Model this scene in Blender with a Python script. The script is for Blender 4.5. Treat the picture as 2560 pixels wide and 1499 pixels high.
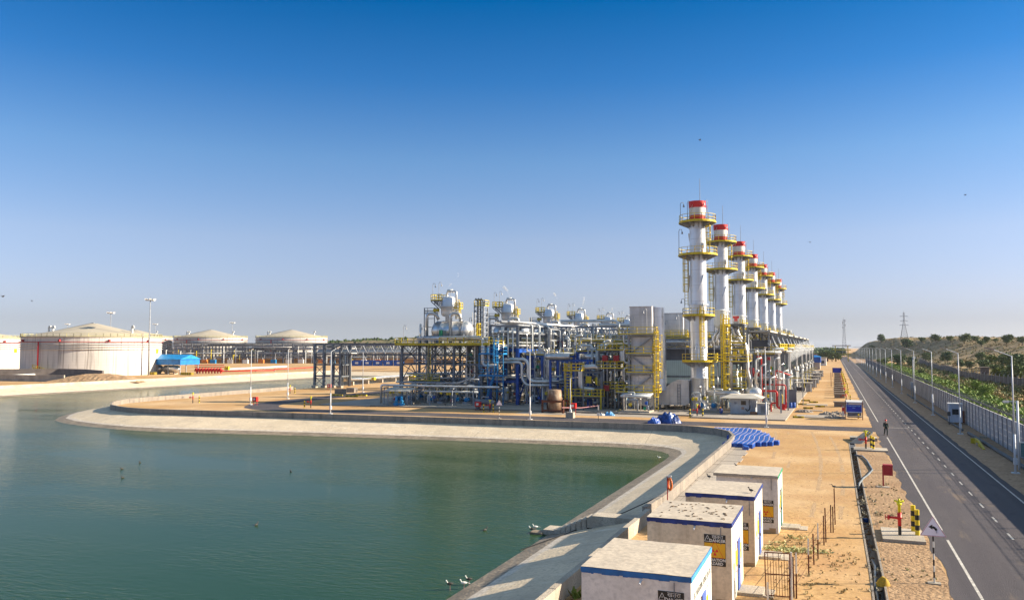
import bpy, math, random
from mathutils import Vector, Matrix, noise
from mathutils.geometry import tessellate_polygon
rnd = random.Random(11)
PI = math.pi
SC = bpy.context.scene
for o in list(bpy.data.objects): bpy.data.objects.remove(o)
COL = SC.collection
# ---------------------------------------------------------------- camera
F, CX, CY, HOR, CAMH = 2050.0, 1280.0, 749.5, 866.5, 10.0      # measured in photograph pixels (2560 wide)
PITCH = math.atan((HOR-CY)/F); YAW = math.atan((2105-CX)/(F/math.cos(PITCH)))
cam = bpy.data.cameras.new('camera'); cam.sensor_width = 36; cam.lens = F/2560*36
cam.clip_start = .5; cam.clip_end = 20000
co = bpy.data.objects.new('camera', cam); COL.objects.link(co)
co.location = (0, 0, CAMH); co.rotation_euler = (PI/2+PITCH, 0, YAW); SC.camera = co
_fw = Vector((-math.sin(YAW)*math.cos(PITCH), math.cos(YAW)*math.cos(PITCH), math.sin(PITCH)))
_rt = Vector((math.cos(YAW), math.sin(YAW), 0)); _up = _rt.cross(_fw)
def ray(px, py): return _fw+_rt*((px-CX)/F)+_up*((CY-py)/F)
def at(px, py, z=0.0):                       # photograph pixel -> point on the level z
    d = ray(px, py); t = (z-CAMH)/d.z; return Vector((d.x*t, d.y*t, z))
def atY(px, py, Y): d = ray(px, py); t = Y/d.y; return Vector((d.x*t, Y, CAMH+d.z*t))
def atX(px, py, X): d = ray(px, py); t = X/d.x; return Vector((X, d.y*t, CAMH+d.z*t))
def atD(px, py, D): d = ray(px, py); t = D/(d.dot(_fw)); return Vector((d.x*t, d.y*t, CAMH+d.z*t))
# ---------------------------------------------------------------- sky and sun
EL, AZ = math.radians(24.5), math.radians(68.0)     # azimuth clockwise from +Y (along the road)
sdir = Vector((math.sin(AZ)*math.cos(EL), math.cos(AZ)*math.cos(EL), math.sin(EL)))
SC.view_settings.view_transform = 'Standard'; SC.view_settings.look = 'None'
SC.view_settings.gamma = 1; SC.view_settings.use_curve_mapping = False; SC.view_settings.exposure = 1.3
sl = bpy.data.lights.new('sun', 'SUN'); sl.energy = 5.0; sl.angle = math.radians(.5); sl.color = (1, .87, .68)
so = bpy.data.objects.new('sun', sl); COL.objects.link(so); so.rotation_euler = sdir.to_track_quat('Z', 'Y').to_euler()
w = bpy.data.worlds.new('World'); SC.world = w; w.use_nodes = True
nt = w.node_tree; bg = nt.nodes['Background']
sky = nt.nodes.new('ShaderNodeTexSky'); sky.sky_type = 'NISHITA'; sky.sun_disc = False
sky.sun_elevation = EL; sky.sun_rotation = AZ; sky.air_density = 1.0; sky.dust_density = .6; sky.ozone_density = 3.0
tc = nt.nodes.new('ShaderNodeTexCoord'); sp = nt.nodes.new('ShaderNodeSeparateXYZ'); nt.links.new(tc.outputs['Generated'], sp.inputs[0])
rp = nt.nodes.new('ShaderNodeValToRGB'); nt.links.new(sp.outputs[2], rp.inputs[0])
SKYR = [(0.0, (0.36, 0.4, 0.592)), (0.03, (0.308, 0.304, 0.424)), (0.062, (0.352, 0.324, 0.42)), (0.127, (0.392, 0.356, 0.412)), (0.221, (0.264, 0.344, 0.424)), (0.311, (0.08, 0.256, 0.408)), (0.395, (0.0, 0.2, 0.368)), (0.52, (0.35, 0.45, 0.5)), (0.7, (0.95, 0.8, 0.6)), (1.0, (1.5, 1.15, 0.75))]
cr = rp.color_ramp
for i, (p, c) in enumerate(SKYR):
    e = cr.elements[i] if i < 2 else cr.elements.new(p)
    e.position = p
for i, (p, c) in enumerate(SKYR): cr.elements[i].color = (*c, 1)
mx = nt.nodes.new('ShaderNodeMix'); mx.data_type = 'RGBA'; mx.blend_type = 'MULTIPLY'; mx.inputs[0].default_value = 1
nt.links.new(sky.outputs[0], mx.inputs[6]); nt.links.new(rp.outputs[0], mx.inputs[7])
nt.links.new(mx.outputs[2], bg.inputs[0]); bg.inputs[1].default_value = .15
# ---------------------------------------------------------------- materials
MATS = {}
def mat(name, c, rough=.75, metal=0., var=.2, scale=.6, c2=None, bump=0., bscale=8., streak=0., streakc=(.12, .09, .07), fine=.0, spec=.4, emis=None, stretch=None, joints=None):
    if name in MATS: return MATS[name]
    m = bpy.data.materials.new(name); m.use_nodes = True; t = m.node_tree; N = t.nodes; L = t.links
    b = N['Principled BSDF']; b.inputs['Roughness'].default_value = rough; b.inputs['Metallic'].default_value = metal
    b.inputs['Specular IOR Level'].default_value = spec
    g = N.new('ShaderNodeNewGeometry'); pos = g.outputs['Position']
    def noi(sc, vec=pos, det=4.):
        n = N.new('ShaderNodeTexNoise'); n.inputs['Scale'].default_value = sc; n.inputs['Detail'].default_value = det; L.new(vec, n.inputs['Vector']); return n.outputs['Fac']
    def ramp(fac, a, bb):
        r = N.new('ShaderNodeMapRange'); r.inputs[1].default_value = a; r.inputs[2].default_value = bb; L.new(fac, r.inputs[0]); return r.outputs[0]
    def mixc(f, A, B, typ='MIX'):
        x = N.new('ShaderNodeMix'); x.data_type = 'RGBA'; x.blend_type = typ
        if isinstance(f, float): x.inputs[0].default_value = f
        else: L.new(f, x.inputs[0])
        for i, v in ((6, A), (7, B)):
            if isinstance(v, tuple): x.inputs[i].default_value = (*v[:3], 1)
            else: L.new(v, x.inputs[i])
        return x.outputs[2]
    c2 = c2 or tuple(v*(1-var*1.6) for v in c)
    vec = pos
    if stretch:
        mp = N.new('ShaderNodeMapping'); mp.inputs['Scale'].default_value = stretch; L.new(pos, mp.inputs[0]); vec = mp.outputs[0]
    col = mixc(ramp(noi(scale, vec), .35, .65), c, c2)
    if fine:
        col = mixc(ramp(noi(bscale, pos, 6.), .42, .72), col, tuple(v*(1-fine) for v in c2))
    if streak:
        mp = N.new('ShaderNodeMapping'); mp.inputs['Scale'].default_value = (1.3, 1.3, .06); L.new(pos, mp.inputs[0])
        s1 = ramp(noi(1.2, mp.outputs[0], 5.), .52, .75); s2 = N.new('ShaderNodeMath'); s2.operation = 'MULTIPLY'; L.new(s1, s2.inputs[0]); s2.inputs[1].default_value = streak
        col = mixc(s2.outputs[0], col, streakc)
    if joints:                                    # joints: (axis index, spacing, width, strength)
        for ax, spc, wd, st in joints:
            sx = N.new('ShaderNodeSeparateXYZ'); L.new(pos, sx.inputs[0])
            mm = N.new('ShaderNodeMath'); mm.operation = 'FRACT'; dv = N.new('ShaderNodeMath'); dv.operation = 'DIVIDE'; dv.inputs[1].default_value = spc
            L.new(sx.outputs[ax], dv.inputs[0]); L.new(dv.outputs[0], mm.inputs[0])
            ls = N.new('ShaderNodeMath'); ls.operation = 'LESS_THAN'; ls.inputs[1].default_value = wd/spc; L.new(mm.outputs[0], ls.inputs[0])
            ml = N.new('ShaderNodeMath'); ml.operation = 'MULTIPLY'; ml.inputs[1].default_value = st; L.new(ls.outputs[0], ml.inputs[0])
            col = mixc(ml.outputs[0], col, tuple(v*.35 for v in c))
    L.new(col, b.inputs['Base Color'])
    if bump:
        bn = N.new('ShaderNodeBump'); bn.inputs['Strength'].default_value = min(1, bump); bn.inputs['Distance'].default_value = .12*max(1, bump)
        L.new(noi(bscale, pos, 6.), bn.inputs['Height']); L.new(bn.outputs[0], b.inputs['Normal'])
    if emis: b.inputs['Emission Color'].default_value = (*emis, 1); b.inputs['Emission Strength'].default_value = 1
    MATS[name] = m; return m
sand = mat('sand', (.49, .315, .148), .95, c2=(.41, .243, .103), scale=.16, bump=.3, bscale=3.4, fine=.12, spec=.1)
def enrich(m, layers):                       # extra patches on an existing material: (scale, lo, hi, colour, strength, stretch, seed)
    t = m.node_tree; N = t.nodes; L = t.links; b = N['Principled BSDF']; src = b.inputs['Base Color'].links[0].from_socket
    g = N.new('ShaderNodeNewGeometry')
    for sc, lo, hi, c, st, strt, seed in layers:
        mp = N.new('ShaderNodeMapping'); mp.inputs['Scale'].default_value = strt; mp.inputs['Location'].default_value = (seed, seed*.7, 0); L.new(g.outputs['Position'], mp.inputs[0])
        n = N.new('ShaderNodeTexNoise'); n.inputs['Scale'].default_value = sc; n.inputs['Detail'].default_value = 7; n.inputs['Roughness'].default_value = .62; L.new(mp.outputs[0], n.inputs['Vector'])
        r = N.new('ShaderNodeMapRange'); r.inputs[1].default_value = lo; r.inputs[2].default_value = hi; r.inputs[4].default_value = st; L.new(n.outputs['Fac'], r.inputs[0])
        x = N.new('ShaderNodeMix'); x.data_type = 'RGBA'; L.new(r.outputs[0], x.inputs[0]); L.new(src, x.inputs[6]); x.inputs[7].default_value = (*c, 1); src = x.outputs[2]
    L.new(src, b.inputs['Base Color'])
enrich(sand, [(.06,.45,.62,(.56,.39,.22),.8,(1,1,1),0),(.12,.52,.64,(.38,.22,.10),.6,(1,.6,1),31),(.3,.52,.66,(.40,.235,.115),.75,(1,1,1),9),(.9,.55,.68,(.33,.20,.11),.55,(1,.35,1),21),(5,.56,.66,(.30,.18,.10),.5,(1,1,1),5),(22,.60,.68,(.22,.14,.09),.5,(1,1,1),3)])
dirt = mat('gravelly_dirt', (.44, .295, .175), .95, c2=(.33, .21, .12), scale=.5, bump=1., bscale=5, fine=.35, spec=.1)
verge = mat('brown_verge', (.46, .31, .20), .95, c2=(.36, .24, .15), scale=.7, bump=1, bscale=3.5, fine=.35, spec=.1)
conc = mat('concrete', (.52, .45, .36), .9, c2=(.34, .29, .23), scale=.5, bump=.25, bscale=14, fine=.15, streak=.25, streakc=(.13, .12, .11), spec=.2)
concd = mat('weathered_concrete', (.33, .28, .23), .9, c2=(.24, .21, .18), scale=.8, bump=.3, bscale=10, fine=.25, streak=.6, streakc=(.07, .065, .06), spec=.2)
BJ = [(0, 21.3, .09, .5)]
bankm = mat('bank_concrete', (.66, .54, .385), .9, c2=(.56, .46, .33), scale=.22, bump=.3, bscale=6, fine=.18, spec=.2, joints=[(0, 21.3, .09, .5)])
enrich(bankm, [(.5,.5,.7,(.40,.33,.25),.6,(1,1,1),4),(3,.55,.7,(.28,.24,.19),.5,(1,1,1),8),(1.2,.56,.66,(.68,.60,.48),.6,(.4,1,1),14)])
bankw = mat('wet_bank_concrete', (.34, .27, .19), .7, c2=(.20, .16, .115), scale=.8, bump=.5, bscale=5, fine=.35, stretch=(1, 1, 5))
slabm = mat('slab_concrete', (.40, .345, .28), .9, c2=(.30, .26, .22), scale=.3, bump=.15, bscale=9, fine=.2, joints=[(0, 5, .06, .5), (1, 5, .06, .5)])
asph = mat('asphalt', (.080, .069, .076), .85, c2=(.064, .056, .061), scale=.35, bump=.4, bscale=30, fine=.2, spec=.25, stretch=(1, .15, 1))
enrich_road = [(.03,.45,.65,(.095,.083,.088),.8,(8,.12,1),40),(.6,.60,.70,(.30,.21,.13),.35,(1.5,.2,1),52),(.15,.5,.7,(.10,.086,.088),.7,(1,.25,1),3),(1.5,.58,.7,(.045,.040,.044),.5,(1,.3,1),7),(.5,.6,.75,(.15,.115,.09),.6,(1,.5,1),12)]
enrich(asph, enrich_road)
paintw = mat('road_paint', (.62, .58, .52), .8, var=.25, scale=3, fine=.3, bscale=12)
white = mat('white_paint', (.70, .68, .63), .55, var=.08, streak=.3)
lampw = mat('lamp_white', (.58, .59, .61), .4, var=.05)
silver = mat('silver_paint', (.72, .73, .75), .36, metal=.5, var=.1, scale=.5, streak=.28, streakc=(.30, .25, .20), joints=[(2, 2.45, .05, .55)])
alum = mat('aluminium_cladding', (.72, .70, .67), .34, metal=.75, var=.18, scale=.9, streak=.35, streakc=(.28, .22, .16))
cladw = mat('casing_cladding', (.68, .65, .63), .5, metal=.25, var=.14, scale=.6, streak=.35, streakc=(.25, .21, .18), joints=[(2, 1.15, .04, .5), (0, 1.9, .03, .35)])
steel = mat('grey_steel', (.175, .195, .225), .55, var=.25, scale=1.5, streak=.2)
steell = mat('light_grey_steel', (.33, .345, .37), .5, var=.2, scale=1.5, streak=.2)
steeld = mat('dark_steel', (.07, .075, .085), .6, var=.3)
yel = mat('safety_yellow', (.72, .52, .015), .5, var=.15, scale=2)
yeld = mat('dull_yellow', (.58, .44, .02), .6, var=.25, scale=2)
lime = mat('hydrant_yellow', (.75, .68, .02), .4, var=.08)
red = mat('red_paint', (.62, .02, .015), .45, var=.15)
dred = mat('dark_red_paint', (.36, .02, .025), .5, var=.2)
blk = mat('black_paint', (.015, .015, .016), .5, var=.1)
rblue = mat('royal_blue_steel', (.010, .085, .40), .45, var=.25, scale=1)
cblue = mat('sky_blue_steel', (.01, .22, .50), .5, var=.2)
rust = mat('rusty_steel', (.17, .055, .025), .85, c2=(.08, .03, .018), scale=2.2, bump=.2, bscale=12)
rustc = mat('rust_stained_tank', (.42, .32, .22), .8, c2=(.14, .06, .025), scale=.9, bump=.1, streak=.8, streakc=(.12, .04, .015))
corr = mat('pale_green_sheet', (.50, .60, .56), .5, metal=.1, var=.06, joints=[(0, .35, .08, .35)])
dgrey = mat('dark_grey_cladding', (.12, .12, .135), .6, var=.2, joints=[(2, 2.1, .05, .5), (0, 2.4, .05, .4)])
glass = mat('dark_glass', (.02, .025, .03), .1, var=.1, spec=.6)
tankm = mat('tank_shell', (.60, .56, .51), .6, c2=(.50, .47, .43), scale=.12, streak=.9, streakc=(.16, .13, .11), joints=[(2, .95, .05, .30)])
tankr = mat('tank_roof', (.42, .37, .28), .9, c2=(.36, .31, .24), scale=.2, fine=.1)
silo = mat('vessel_white', (.66, .68, .66), .4, var=.1, streak=.25)
green = mat('bright_green_paint', (.02, .30, .14), .5)
def leafm(n, a, b):
    m = mat(n, a, .7, c2=b, scale=.9, fine=.3, bscale=3, spec=.2)
    return m
leaf_d = leafm('leaf_dark', (.10,.15,.045), (.06, .10, .03))
leaf_m = leafm('leaf_mid', (.15,.19,.055), (.10, .135, .04))
leaf_y = leafm('leaf_yellow', (.17, .19, .02), (.09, .13, .02))
leaf_b = leafm('leaf_bright', (.25,.34,.06), (.14,.21,.04))
bark = mat('bark', (.12, .085, .055), .9)
drygrass = mat('dry_grass', (.34, .26, .13), .9, c2=(.24, .19, .08), scale=1)
skin_ = mat('skin', (.28, .15, .09), .6, var=.05)
# ---------------------------------------------------------------- mesh builder
ORG = {}
class MB:
    def __init__(s): s.v = []; s.f = []
    def add(s, vs, fs):
        n = len(s.v); s.v.extend([tuple(v) for v in vs]); s.f.extend([tuple(i+n for i in f) for f in fs]); return s
    def box(s, a, b):
        (x0, y0, z0), (x1, y1, z1) = a, b
        return s.add([(x0,y0,z0),(x1,y0,z0),(x1,y1,z0),(x0,y1,z0),(x0,y0,z1),(x1,y0,z1),(x1,y1,z1),(x0,y1,z1)],
                     [(0,3,2,1),(4,5,6,7),(0,1,5,4),(1,2,6,5),(2,3,7,6),(3,0,4,7)])
    def cbox(s, c, d, rz=0.0):
        c = Vector(c); n = len(s.v); s.box((-d[0]/2,-d[1]/2,-d[2]/2), (d[0]/2,d[1]/2,d[2]/2))
        ca, sa = math.cos(rz), math.sin(rz)
        for i in range(n, n+8):
            x, y, z = s.v[i]; s.v[i] = (c.x+x*ca-y*sa, c.y+x*sa+y*ca, c.z+z)
        return s
    def beam(s, a, b, w, h=None):
        a = Vector(a); b = Vector(b); h = h or w; d = (b-a).normalized()
        u = Vector((0,0,1)) if abs(d.z) < .95 else Vector((0,1,0))
        r = d.cross(u).normalized(); u = r.cross(d)
        vs = [p+r*(i*w/2)+u*(j*h/2) for p in (a, b) for i, j in ((-1,-1),(1,-1),(1,1),(-1,1))]
        return s.add(vs, [(0,1,2,3),(7,6,5,4),(0,4,5,1),(1,5,6,2),(2,6,7,3),(3,7,4,0)])
    def ibeam(s, a, b, w, h=None):                  # H section
        a = Vector(a); b = Vector(b); h = h or w; d = (b-a).normalized()
        u = Vector((0,0,1)) if abs(d.z) < .95 else Vector((0,1,0))
        r = d.cross(u).normalized(); u = r.cross(d); t = .12*h
        for k in (-1, 1):
            q = u*(k*(h/2-t/2)); vs = [p+q+r*(i*w/2)+u*(j*t/2) for p in (a, b) for i, j in ((-1,-1),(1,-1),(1,1),(-1,1))]
            s.add(vs, [(0,1,2,3),(7,6,5,4),(0,4,5,1),(1,5,6,2),(2,6,7,3),(3,7,4,0)])
        vs = [p+r*(i*w*.08)+u*(j*(h/2-t)) for p in (a, b) for i, j in ((-1,-1),(1,-1),(1,1),(-1,1))]
        return s.add(vs, [(0,1,2,3),(7,6,5,4),(0,4,5,1),(1,5,6,2),(2,6,7,3),(3,7,4,0)])
    def path(s, pts, r, n=8, bend=0.0, r2=None):
        P = [Vector(p) for p in pts]
        if bend and len(P) > 2:
            Q = [P[0]]
            for i in range(1, len(P)-1):
                a, b, c = P[i-1], P[i], P[i+1]; u = (a-b); v = (c-b); k = min(bend, u.length*.48, v.length*.48)
                u.normalize(); v.normalize()
                for t in (0, .25, .5, .75, 1): Q.append((b+u*k)*(1-t)**2+b*(2*t*(1-t))+(b+v*k)*t*t)
            Q.append(P[-1]); P = Q
        m = len(P); base = len(s.v); d0 = (P[1]-P[0]).normalized()
        u = Vector((0,0,1)) if abs(d0.z) < .9 else Vector((1,0,0)); u = (u-d0*u.dot(d0)).normalized()
        for i in range(m):
            d = (P[min(i+1, m-1)]-P[max(i-1, 0)]).normalized(); u = (u-d*u.dot(d)).normalized(); q = d.cross(u)
            rr = r if r2 is None else r+(r2-r)*i/(m-1)
            for k in range(n):
                a = 2*PI*k/n; s.v.append(tuple(P[i]+u*(math.cos(a)*rr)+q*(math.sin(a)*rr)))
        for i in range(m-1):
            for k in range(n):
                k2 = (k+1) % n; s.f.append((base+i*n+k, base+i*n+k2, base+(i+1)*n+k2, base+(i+1)*n+k))
        s.f.append(tuple(base+k for k in range(n))[::-1]); s.f.append(tuple(base+(m-1)*n+k for k in range(n)))
        return s
    def tube(s, a, b, r, n=8, r2=None): return s.path([a, b], r, n, 0, r2)
    def lathe(s, c, prof, n=24, a0=0.0, a1=2*PI, cap=True, axis='z'):
        base = len(s.v); full = abs(a1-a0-2*PI) < 1e-6; m = n if full else n+1
        for (r, z) in prof:
            for k in range(m):
                a = a0+(a1-a0)*k/n; x, y = r*math.cos(a), r*math.sin(a)
                if axis == 'z': s.v.append((c[0]+x, c[1]+y, c[2]+z))
                elif axis == 'x': s.v.append((c[0]+z, c[1]+x, c[2]+y))
                else: s.v.append((c[0]-x, c[1]+z, c[2]+y))
        for i in range(len(prof)-1):
            for k in range(n):
                k2 = (k+1) % m if full else k+1
                s.f.append((base+i*m+k, base+i*m+k2, base+(i+1)*m+k2, base+(i+1)*m+k))
        if cap and full:
            if prof[0][0] > 1e-4: s.f.append(tuple(base+k for k in range(m))[::-1])
            if prof[-1][0] > 1e-4: s.f.append(tuple(base+(len(prof)-1)*m+k for k in range(m)))
        return s
    def plate(s, c, r0, r1, z, t=.1, a0=0.0, a1=2*PI, n=24):   # annular deck
        full = abs(a1-a0-2*PI) < 1e-6
        s.lathe((c[0], c[1], z), [(r0, 0), (r1, 0), (r1, t), (r0, t), (r0, 0)], n, a0, a1, False)
        if not full:
            for a in (a0, a1):
                ca, sa = math.cos(a), math.sin(a)
                s.add([(c[0]+r*ca, c[1]+r*sa, z+q) for r, q in ((r0,0),(r1,0),(r1,t),(r0,t))], [(0,1,2,3)])
        return s
    def prism(s, poly, z0, z1):
        n = len(poly); vs = [(p[0], p[1], z0) for p in poly]+[(p[0], p[1], z1) for p in poly]
        return s.add(vs, [tuple(range(n))[::-1], tuple(range(n, 2*n))]+[(i, (i+1) % n, (i+1) % n+n, i+n) for i in range(n)])
    def xprism(s, poly, y0, y1):            # polygon in x,z extruded along y
        n = len(poly); vs = [(p[0], y0, p[1]) for p in poly]+[(p[0], y1, p[1]) for p in poly]
        return s.add(vs, [tuple(range(n)), tuple(range(n, 2*n))[::-1]]+[(i, i+n, (i+1) % n+n, (i+1) % n) for i in range(n)])
    def yprism(s, poly, x0, x1):            # polygon in y,z extruded along x
        n = len(poly); vs = [(x0, p[0], p[1]) for p in poly]+[(x1, p[0], p[1]) for p in poly]
        return s.add(vs, [tuple(range(n)), tuple(range(n, 2*n))[::-1]]+[(i, i+n, (i+1) % n+n, (i+1) % n) for i in range(n)])
    def rail(s, pts, h=1.1, r=.035, gap=1.5, closed=False, mid=True, toe=True):
        P = [Vector(p) for p in pts]
        if closed: P.append(P[0])
        for a, b in zip(P[:-1], P[1:]):
            L = (b-a).length; k = max(1, round(L/gap))
            for i in range(k+1):
                p = a+(b-a)*(i/k); s.beam(p, p+Vector((0,0,h)), 2*r, 2*r)
            for hh in ([h, h*.52] if mid else [h]): s.beam(a+Vector((0,0,hh)), b+Vector((0,0,hh)), 2*r, 2*r)
            if toe: s.beam(a+Vector((0,0,.09)), b+Vector((0,0,.09)), .03, .18)
        return s
    def ladder(s, base, h, face=(0,-1), cage=True, w=.5, r=.035):
        b = Vector(base); f = Vector((face[0], face[1], 0)).normalized(); q = Vector((-f.y, f.x, 0))
        for k in (-1, 1): s.beam(b+q*(k*w/2), b+q*(k*w/2)+Vector((0,0,h)), 2*r, 2*r)
        z = .3
        while z < h: s.beam(b-q*(w/2)+Vector((0,0,z)), b+q*(w/2)+Vector((0,0,z)), r*1.3, r*1.3); z += .45
        if cage:
            z0 = 2.2 if h > 4 else .6; rings = []
            z = z0
            while z <= h:
                ring = [b+q*(math.cos(a)*w*.72)+f*(math.sin(a)*w*1.35)+Vector((0,0,z)) for a in (0, PI/4, PI/2, 3*PI/4, PI)]
                for u, v in zip(ring[:-1], ring[1:]): s.beam(u, v, r*1.6, r*2.6)
                rings.append(ring); z += 1.1
            if len(rings) > 1:
                for k in range(5): s.beam(rings[0][k], rings[-1][k], r*1.3, r*1.3)
        return s
    def o(s, name, m, parent=None, smooth=False, **props):
        off = ORG.get(parent.name, Vector()) if parent else Vector()
        me = bpy.data.meshes.new(name)
        me.from_pydata([(v[0]-off.x, v[1]-off.y, v[2]-off.z) for v in s.v] if parent else s.v, [], s.f)
        me.materials.append(m)
        if smooth: me.polygons.foreach_set('use_smooth', [True]*len(me.polygons))
        me.update(); ob = bpy.data.objects.new(name, me); COL.objects.link(ob)
        if parent: ob.parent = parent; ORG[ob.name] = off
        for k, v in props.items(): ob[k] = v
        return ob
def T(name, label, cat, loc=(0,0,0), group=None, local=False):
    o = bpy.data.objects.new(name, None); COL.objects.link(o); o.location = loc; o.empty_display_size = .5
    o['label'] = label; o['category'] = cat
    if group: o['group'] = group
    ORG[o.name] = Vector() if local else Vector(loc)
    return o
KIDS = None
def copy_tree(root, label=None, loc=None, off=None, group=None, rz=None, sc=None, deep=True):
    global KIDS
    def cp(o, par):
        c = o.copy(); COL.objects.link(c)
        if par: c.parent = par
        if deep:
            for ch in list(o.children): cp(ch, c)
        return c
    c = cp(root, None)
    if loc is not None: c.location = loc
    if off is not None: c.location = Vector(root.location)+Vector(off)
    if rz is not None: c.rotation_euler.z = rz
    if sc is not None: c.scale = sc if not isinstance(sc, (int, float)) else (sc, sc, sc)
    if label: c['label'] = label
    if group: c['group'] = group; root['group'] = group
    return c
ORD = ['first','second','third','fourth','fifth','sixth','seventh','eighth','ninth','tenth','eleventh','twelfth','thirteenth','fourteenth','fifteenth','sixteenth','seventeenth','eighteenth','nineteenth','twentieth']
def frame(t, xs, ys, zs, m, cw=.3, bw=.22, z0=0.2, braces=(), mlow=None, zlow=0, deck=()):
    for x in xs:
        for y in ys:
            if mlow:
                MB().ibeam((x,y,z0), (x,y,zlow), cw, cw).o('column', mlow, t); MB().ibeam((x,y,zlow), (x,y,zs[-1]), cw*.9, cw*.9).o('column', m, t)
            else: MB().ibeam((x,y,z0), (x,y,zs[-1]), cw, cw).o('column', m, t)
    for z in zs:
        mm = mlow if (mlow and z <= zlow+.1) else m
        for y in ys: MB().ibeam((xs[0]-.1,y,z-bw/2-.004), (xs[-1]+.1,y,z-bw/2-.004), bw*.8, bw).o('beam', mm, t)
        for x in xs: MB().ibeam((x,ys[0]-.07,z-bw/2-.03), (x,ys[-1]+.07,z-bw/2-.03), bw*.7, bw).o('beam', mm, t)
    for (a, b, k) in braces:
        mb = MB(); a = Vector(a); b = Vector(b)
        if k == 'x':
            mb.beam(a, b, .12); mb.beam((a.x, a.y, b.z), (b.x, b.y, a.z), .12)
        elif k == 'v':
            mid = Vector(((a.x+b.x)/2, (a.y+b.y)/2, b.z)); mb.beam(a, mid, .13); mb.beam((b.x, b.y, a.z), mid, .13)
        elif k == 'k':
            mid = Vector(((a.x+b.x)/2, (a.y+b.y)/2, a.z)); mb.beam(mid, b, .13); mb.beam(mid, (a.x, a.y, b.z), .13)
        else: mb.beam(a, b, .14)
        mb.o('brace', m, t)
    for (x0, x1, y0, y1, z) in deck: MB().box((x0,y0,z), (x1,y1,z+.07)).o('deck', m, t)
def txt(s, size, mtl, parent, loc, rot=(PI/2,0,0), name='lettering', thick=.004, bold=0.0, sx=1.0):
    cu = bpy.data.curves.new('txt', 'FONT'); cu.body = s; cu.size = size; cu.align_x = 'CENTER'; cu.align_y = 'CENTER'; cu.extrude = thick; cu.offset = bold; cu.resolution_u = 3
    ob = bpy.data.objects.new('txt', cu); COL.objects.link(ob); bpy.context.view_layer.update()
    me = bpy.data.meshes.new_from_object(ob.evaluated_get(bpy.context.evaluated_depsgraph_get())); bpy.data.objects.remove(ob)
    M4 = Matrix.Translation(Vector(loc)-ORG.get(parent.name, Vector())) @ Matrix.Rotation(rot[2], 4, 'Z') @ Matrix.Rotation(rot[0], 4, 'X') @ Matrix.Diagonal((sx, 1, 1, 1))
    me.transform(M4); me.materials.clear(); me.materials.append(mtl)
    o = bpy.data.objects.new(name, me); COL.objects.link(o); o.parent = parent; ORG[o.name] = ORG.get(parent.name, Vector()); return o
exec_parts = []
# ================================================================ THE SETTING
def struct(o, kind='structure'): o['kind'] = kind; return o
WL = -1.5
PAIR = [((-10.7,-60),(-17,-60)),((-10.7,40),(-17,40)),((-10.7,84),(-17,84)),((-10.9,89),(-17.1,87)),((-11.8,93),(-17.6,88.9)),((-13.4,95.6),(-18.6,90.5)),((-15.8,97.2),(-20,91.7)),
 ((-19,97.9),(-22,92.5)),((-25,97.9),(-26,92.8)),((-47,97),(-46.3,91.5)),((-70,95.8),(-65,89.4)),((-92,94.1),(-86.5,86.1)),((-97,94.1),(-94,86.5)),((-101.5,95),(-101.6,88)),
 ((-105,96.4),(-109,90.3)),((-109,98.6),(-114.8,93.3)),((-112.5,101.8),(-119.8,98.3)),((-115.5,105.2),(-123.5,103)),((-118,110),(-127,108.5)),((-119,116),(-130,115)),
 ((-119.3,135),(-130,135)),((-119.8,160),(-129,160)),((-120.5,285),(-128,275)),((-187,285),(-178,275)),((-187,-60),(-178,-60))]
def fillpoly(rings, z):
    pts = [Vector((x, y, z)) for r in rings for x, y in r]
    tris = tessellate_polygon([[Vector((x, y, 0)) for x, y in r] for r in rings])
    return pts, tris
SH = lambda Y: -.0085*(Y-50)
pond = [p[0] for p in PAIR]
drainL = [(1.0,20),(1.0,40),(.78,60),(.52,93.2)]; drainR = [(.98,93.2),(1.2,60),(1.42,40),(1.44,20)]
drain = drainL+drainR
B = 6000
p, f = fillpoly([[(-B,-B),(B,-B),(B,B),(-B,B)], pond, drain], 0)
m = MB(); m.add(p, f); g_ = m.o('ground', sand); struct(g_)
m = MB(); n = len(PAIR)
def lerp(a, b, t): return (a[0]+(b[0]-a[0])*t, a[1]+(b[1]-a[1])*t)
def bankz(t): return WL*t
def strip(mb, ts):
    rows = [[(*lerp(a, b, t), bankz(t)) for a, b in PAIR] for t in ts]
    for r0, r1 in zip(rows[:-1], rows[1:]):
        for i in range(n-1): mb.add([r0[i], r0[i+1], r1[i+1], r1[i]], [(0,1,2,3)])
strip(m, [0, .4, .72]); struct(m.o('pond_bank', bankm))
m = MB(); strip(m, [.72, .80]); struct(m.o('pond_bank_tide_line', mat('lime_tide_line', (.66,.58,.48), .9, c2=(.50,.42,.33), scale=1.5, fine=.3, bscale=6)))
m = MB(); strip(m, [.80, .9, 1.0, 1.6]); struct(m.o('pond_bank_wet_edge', bankw))
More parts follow.
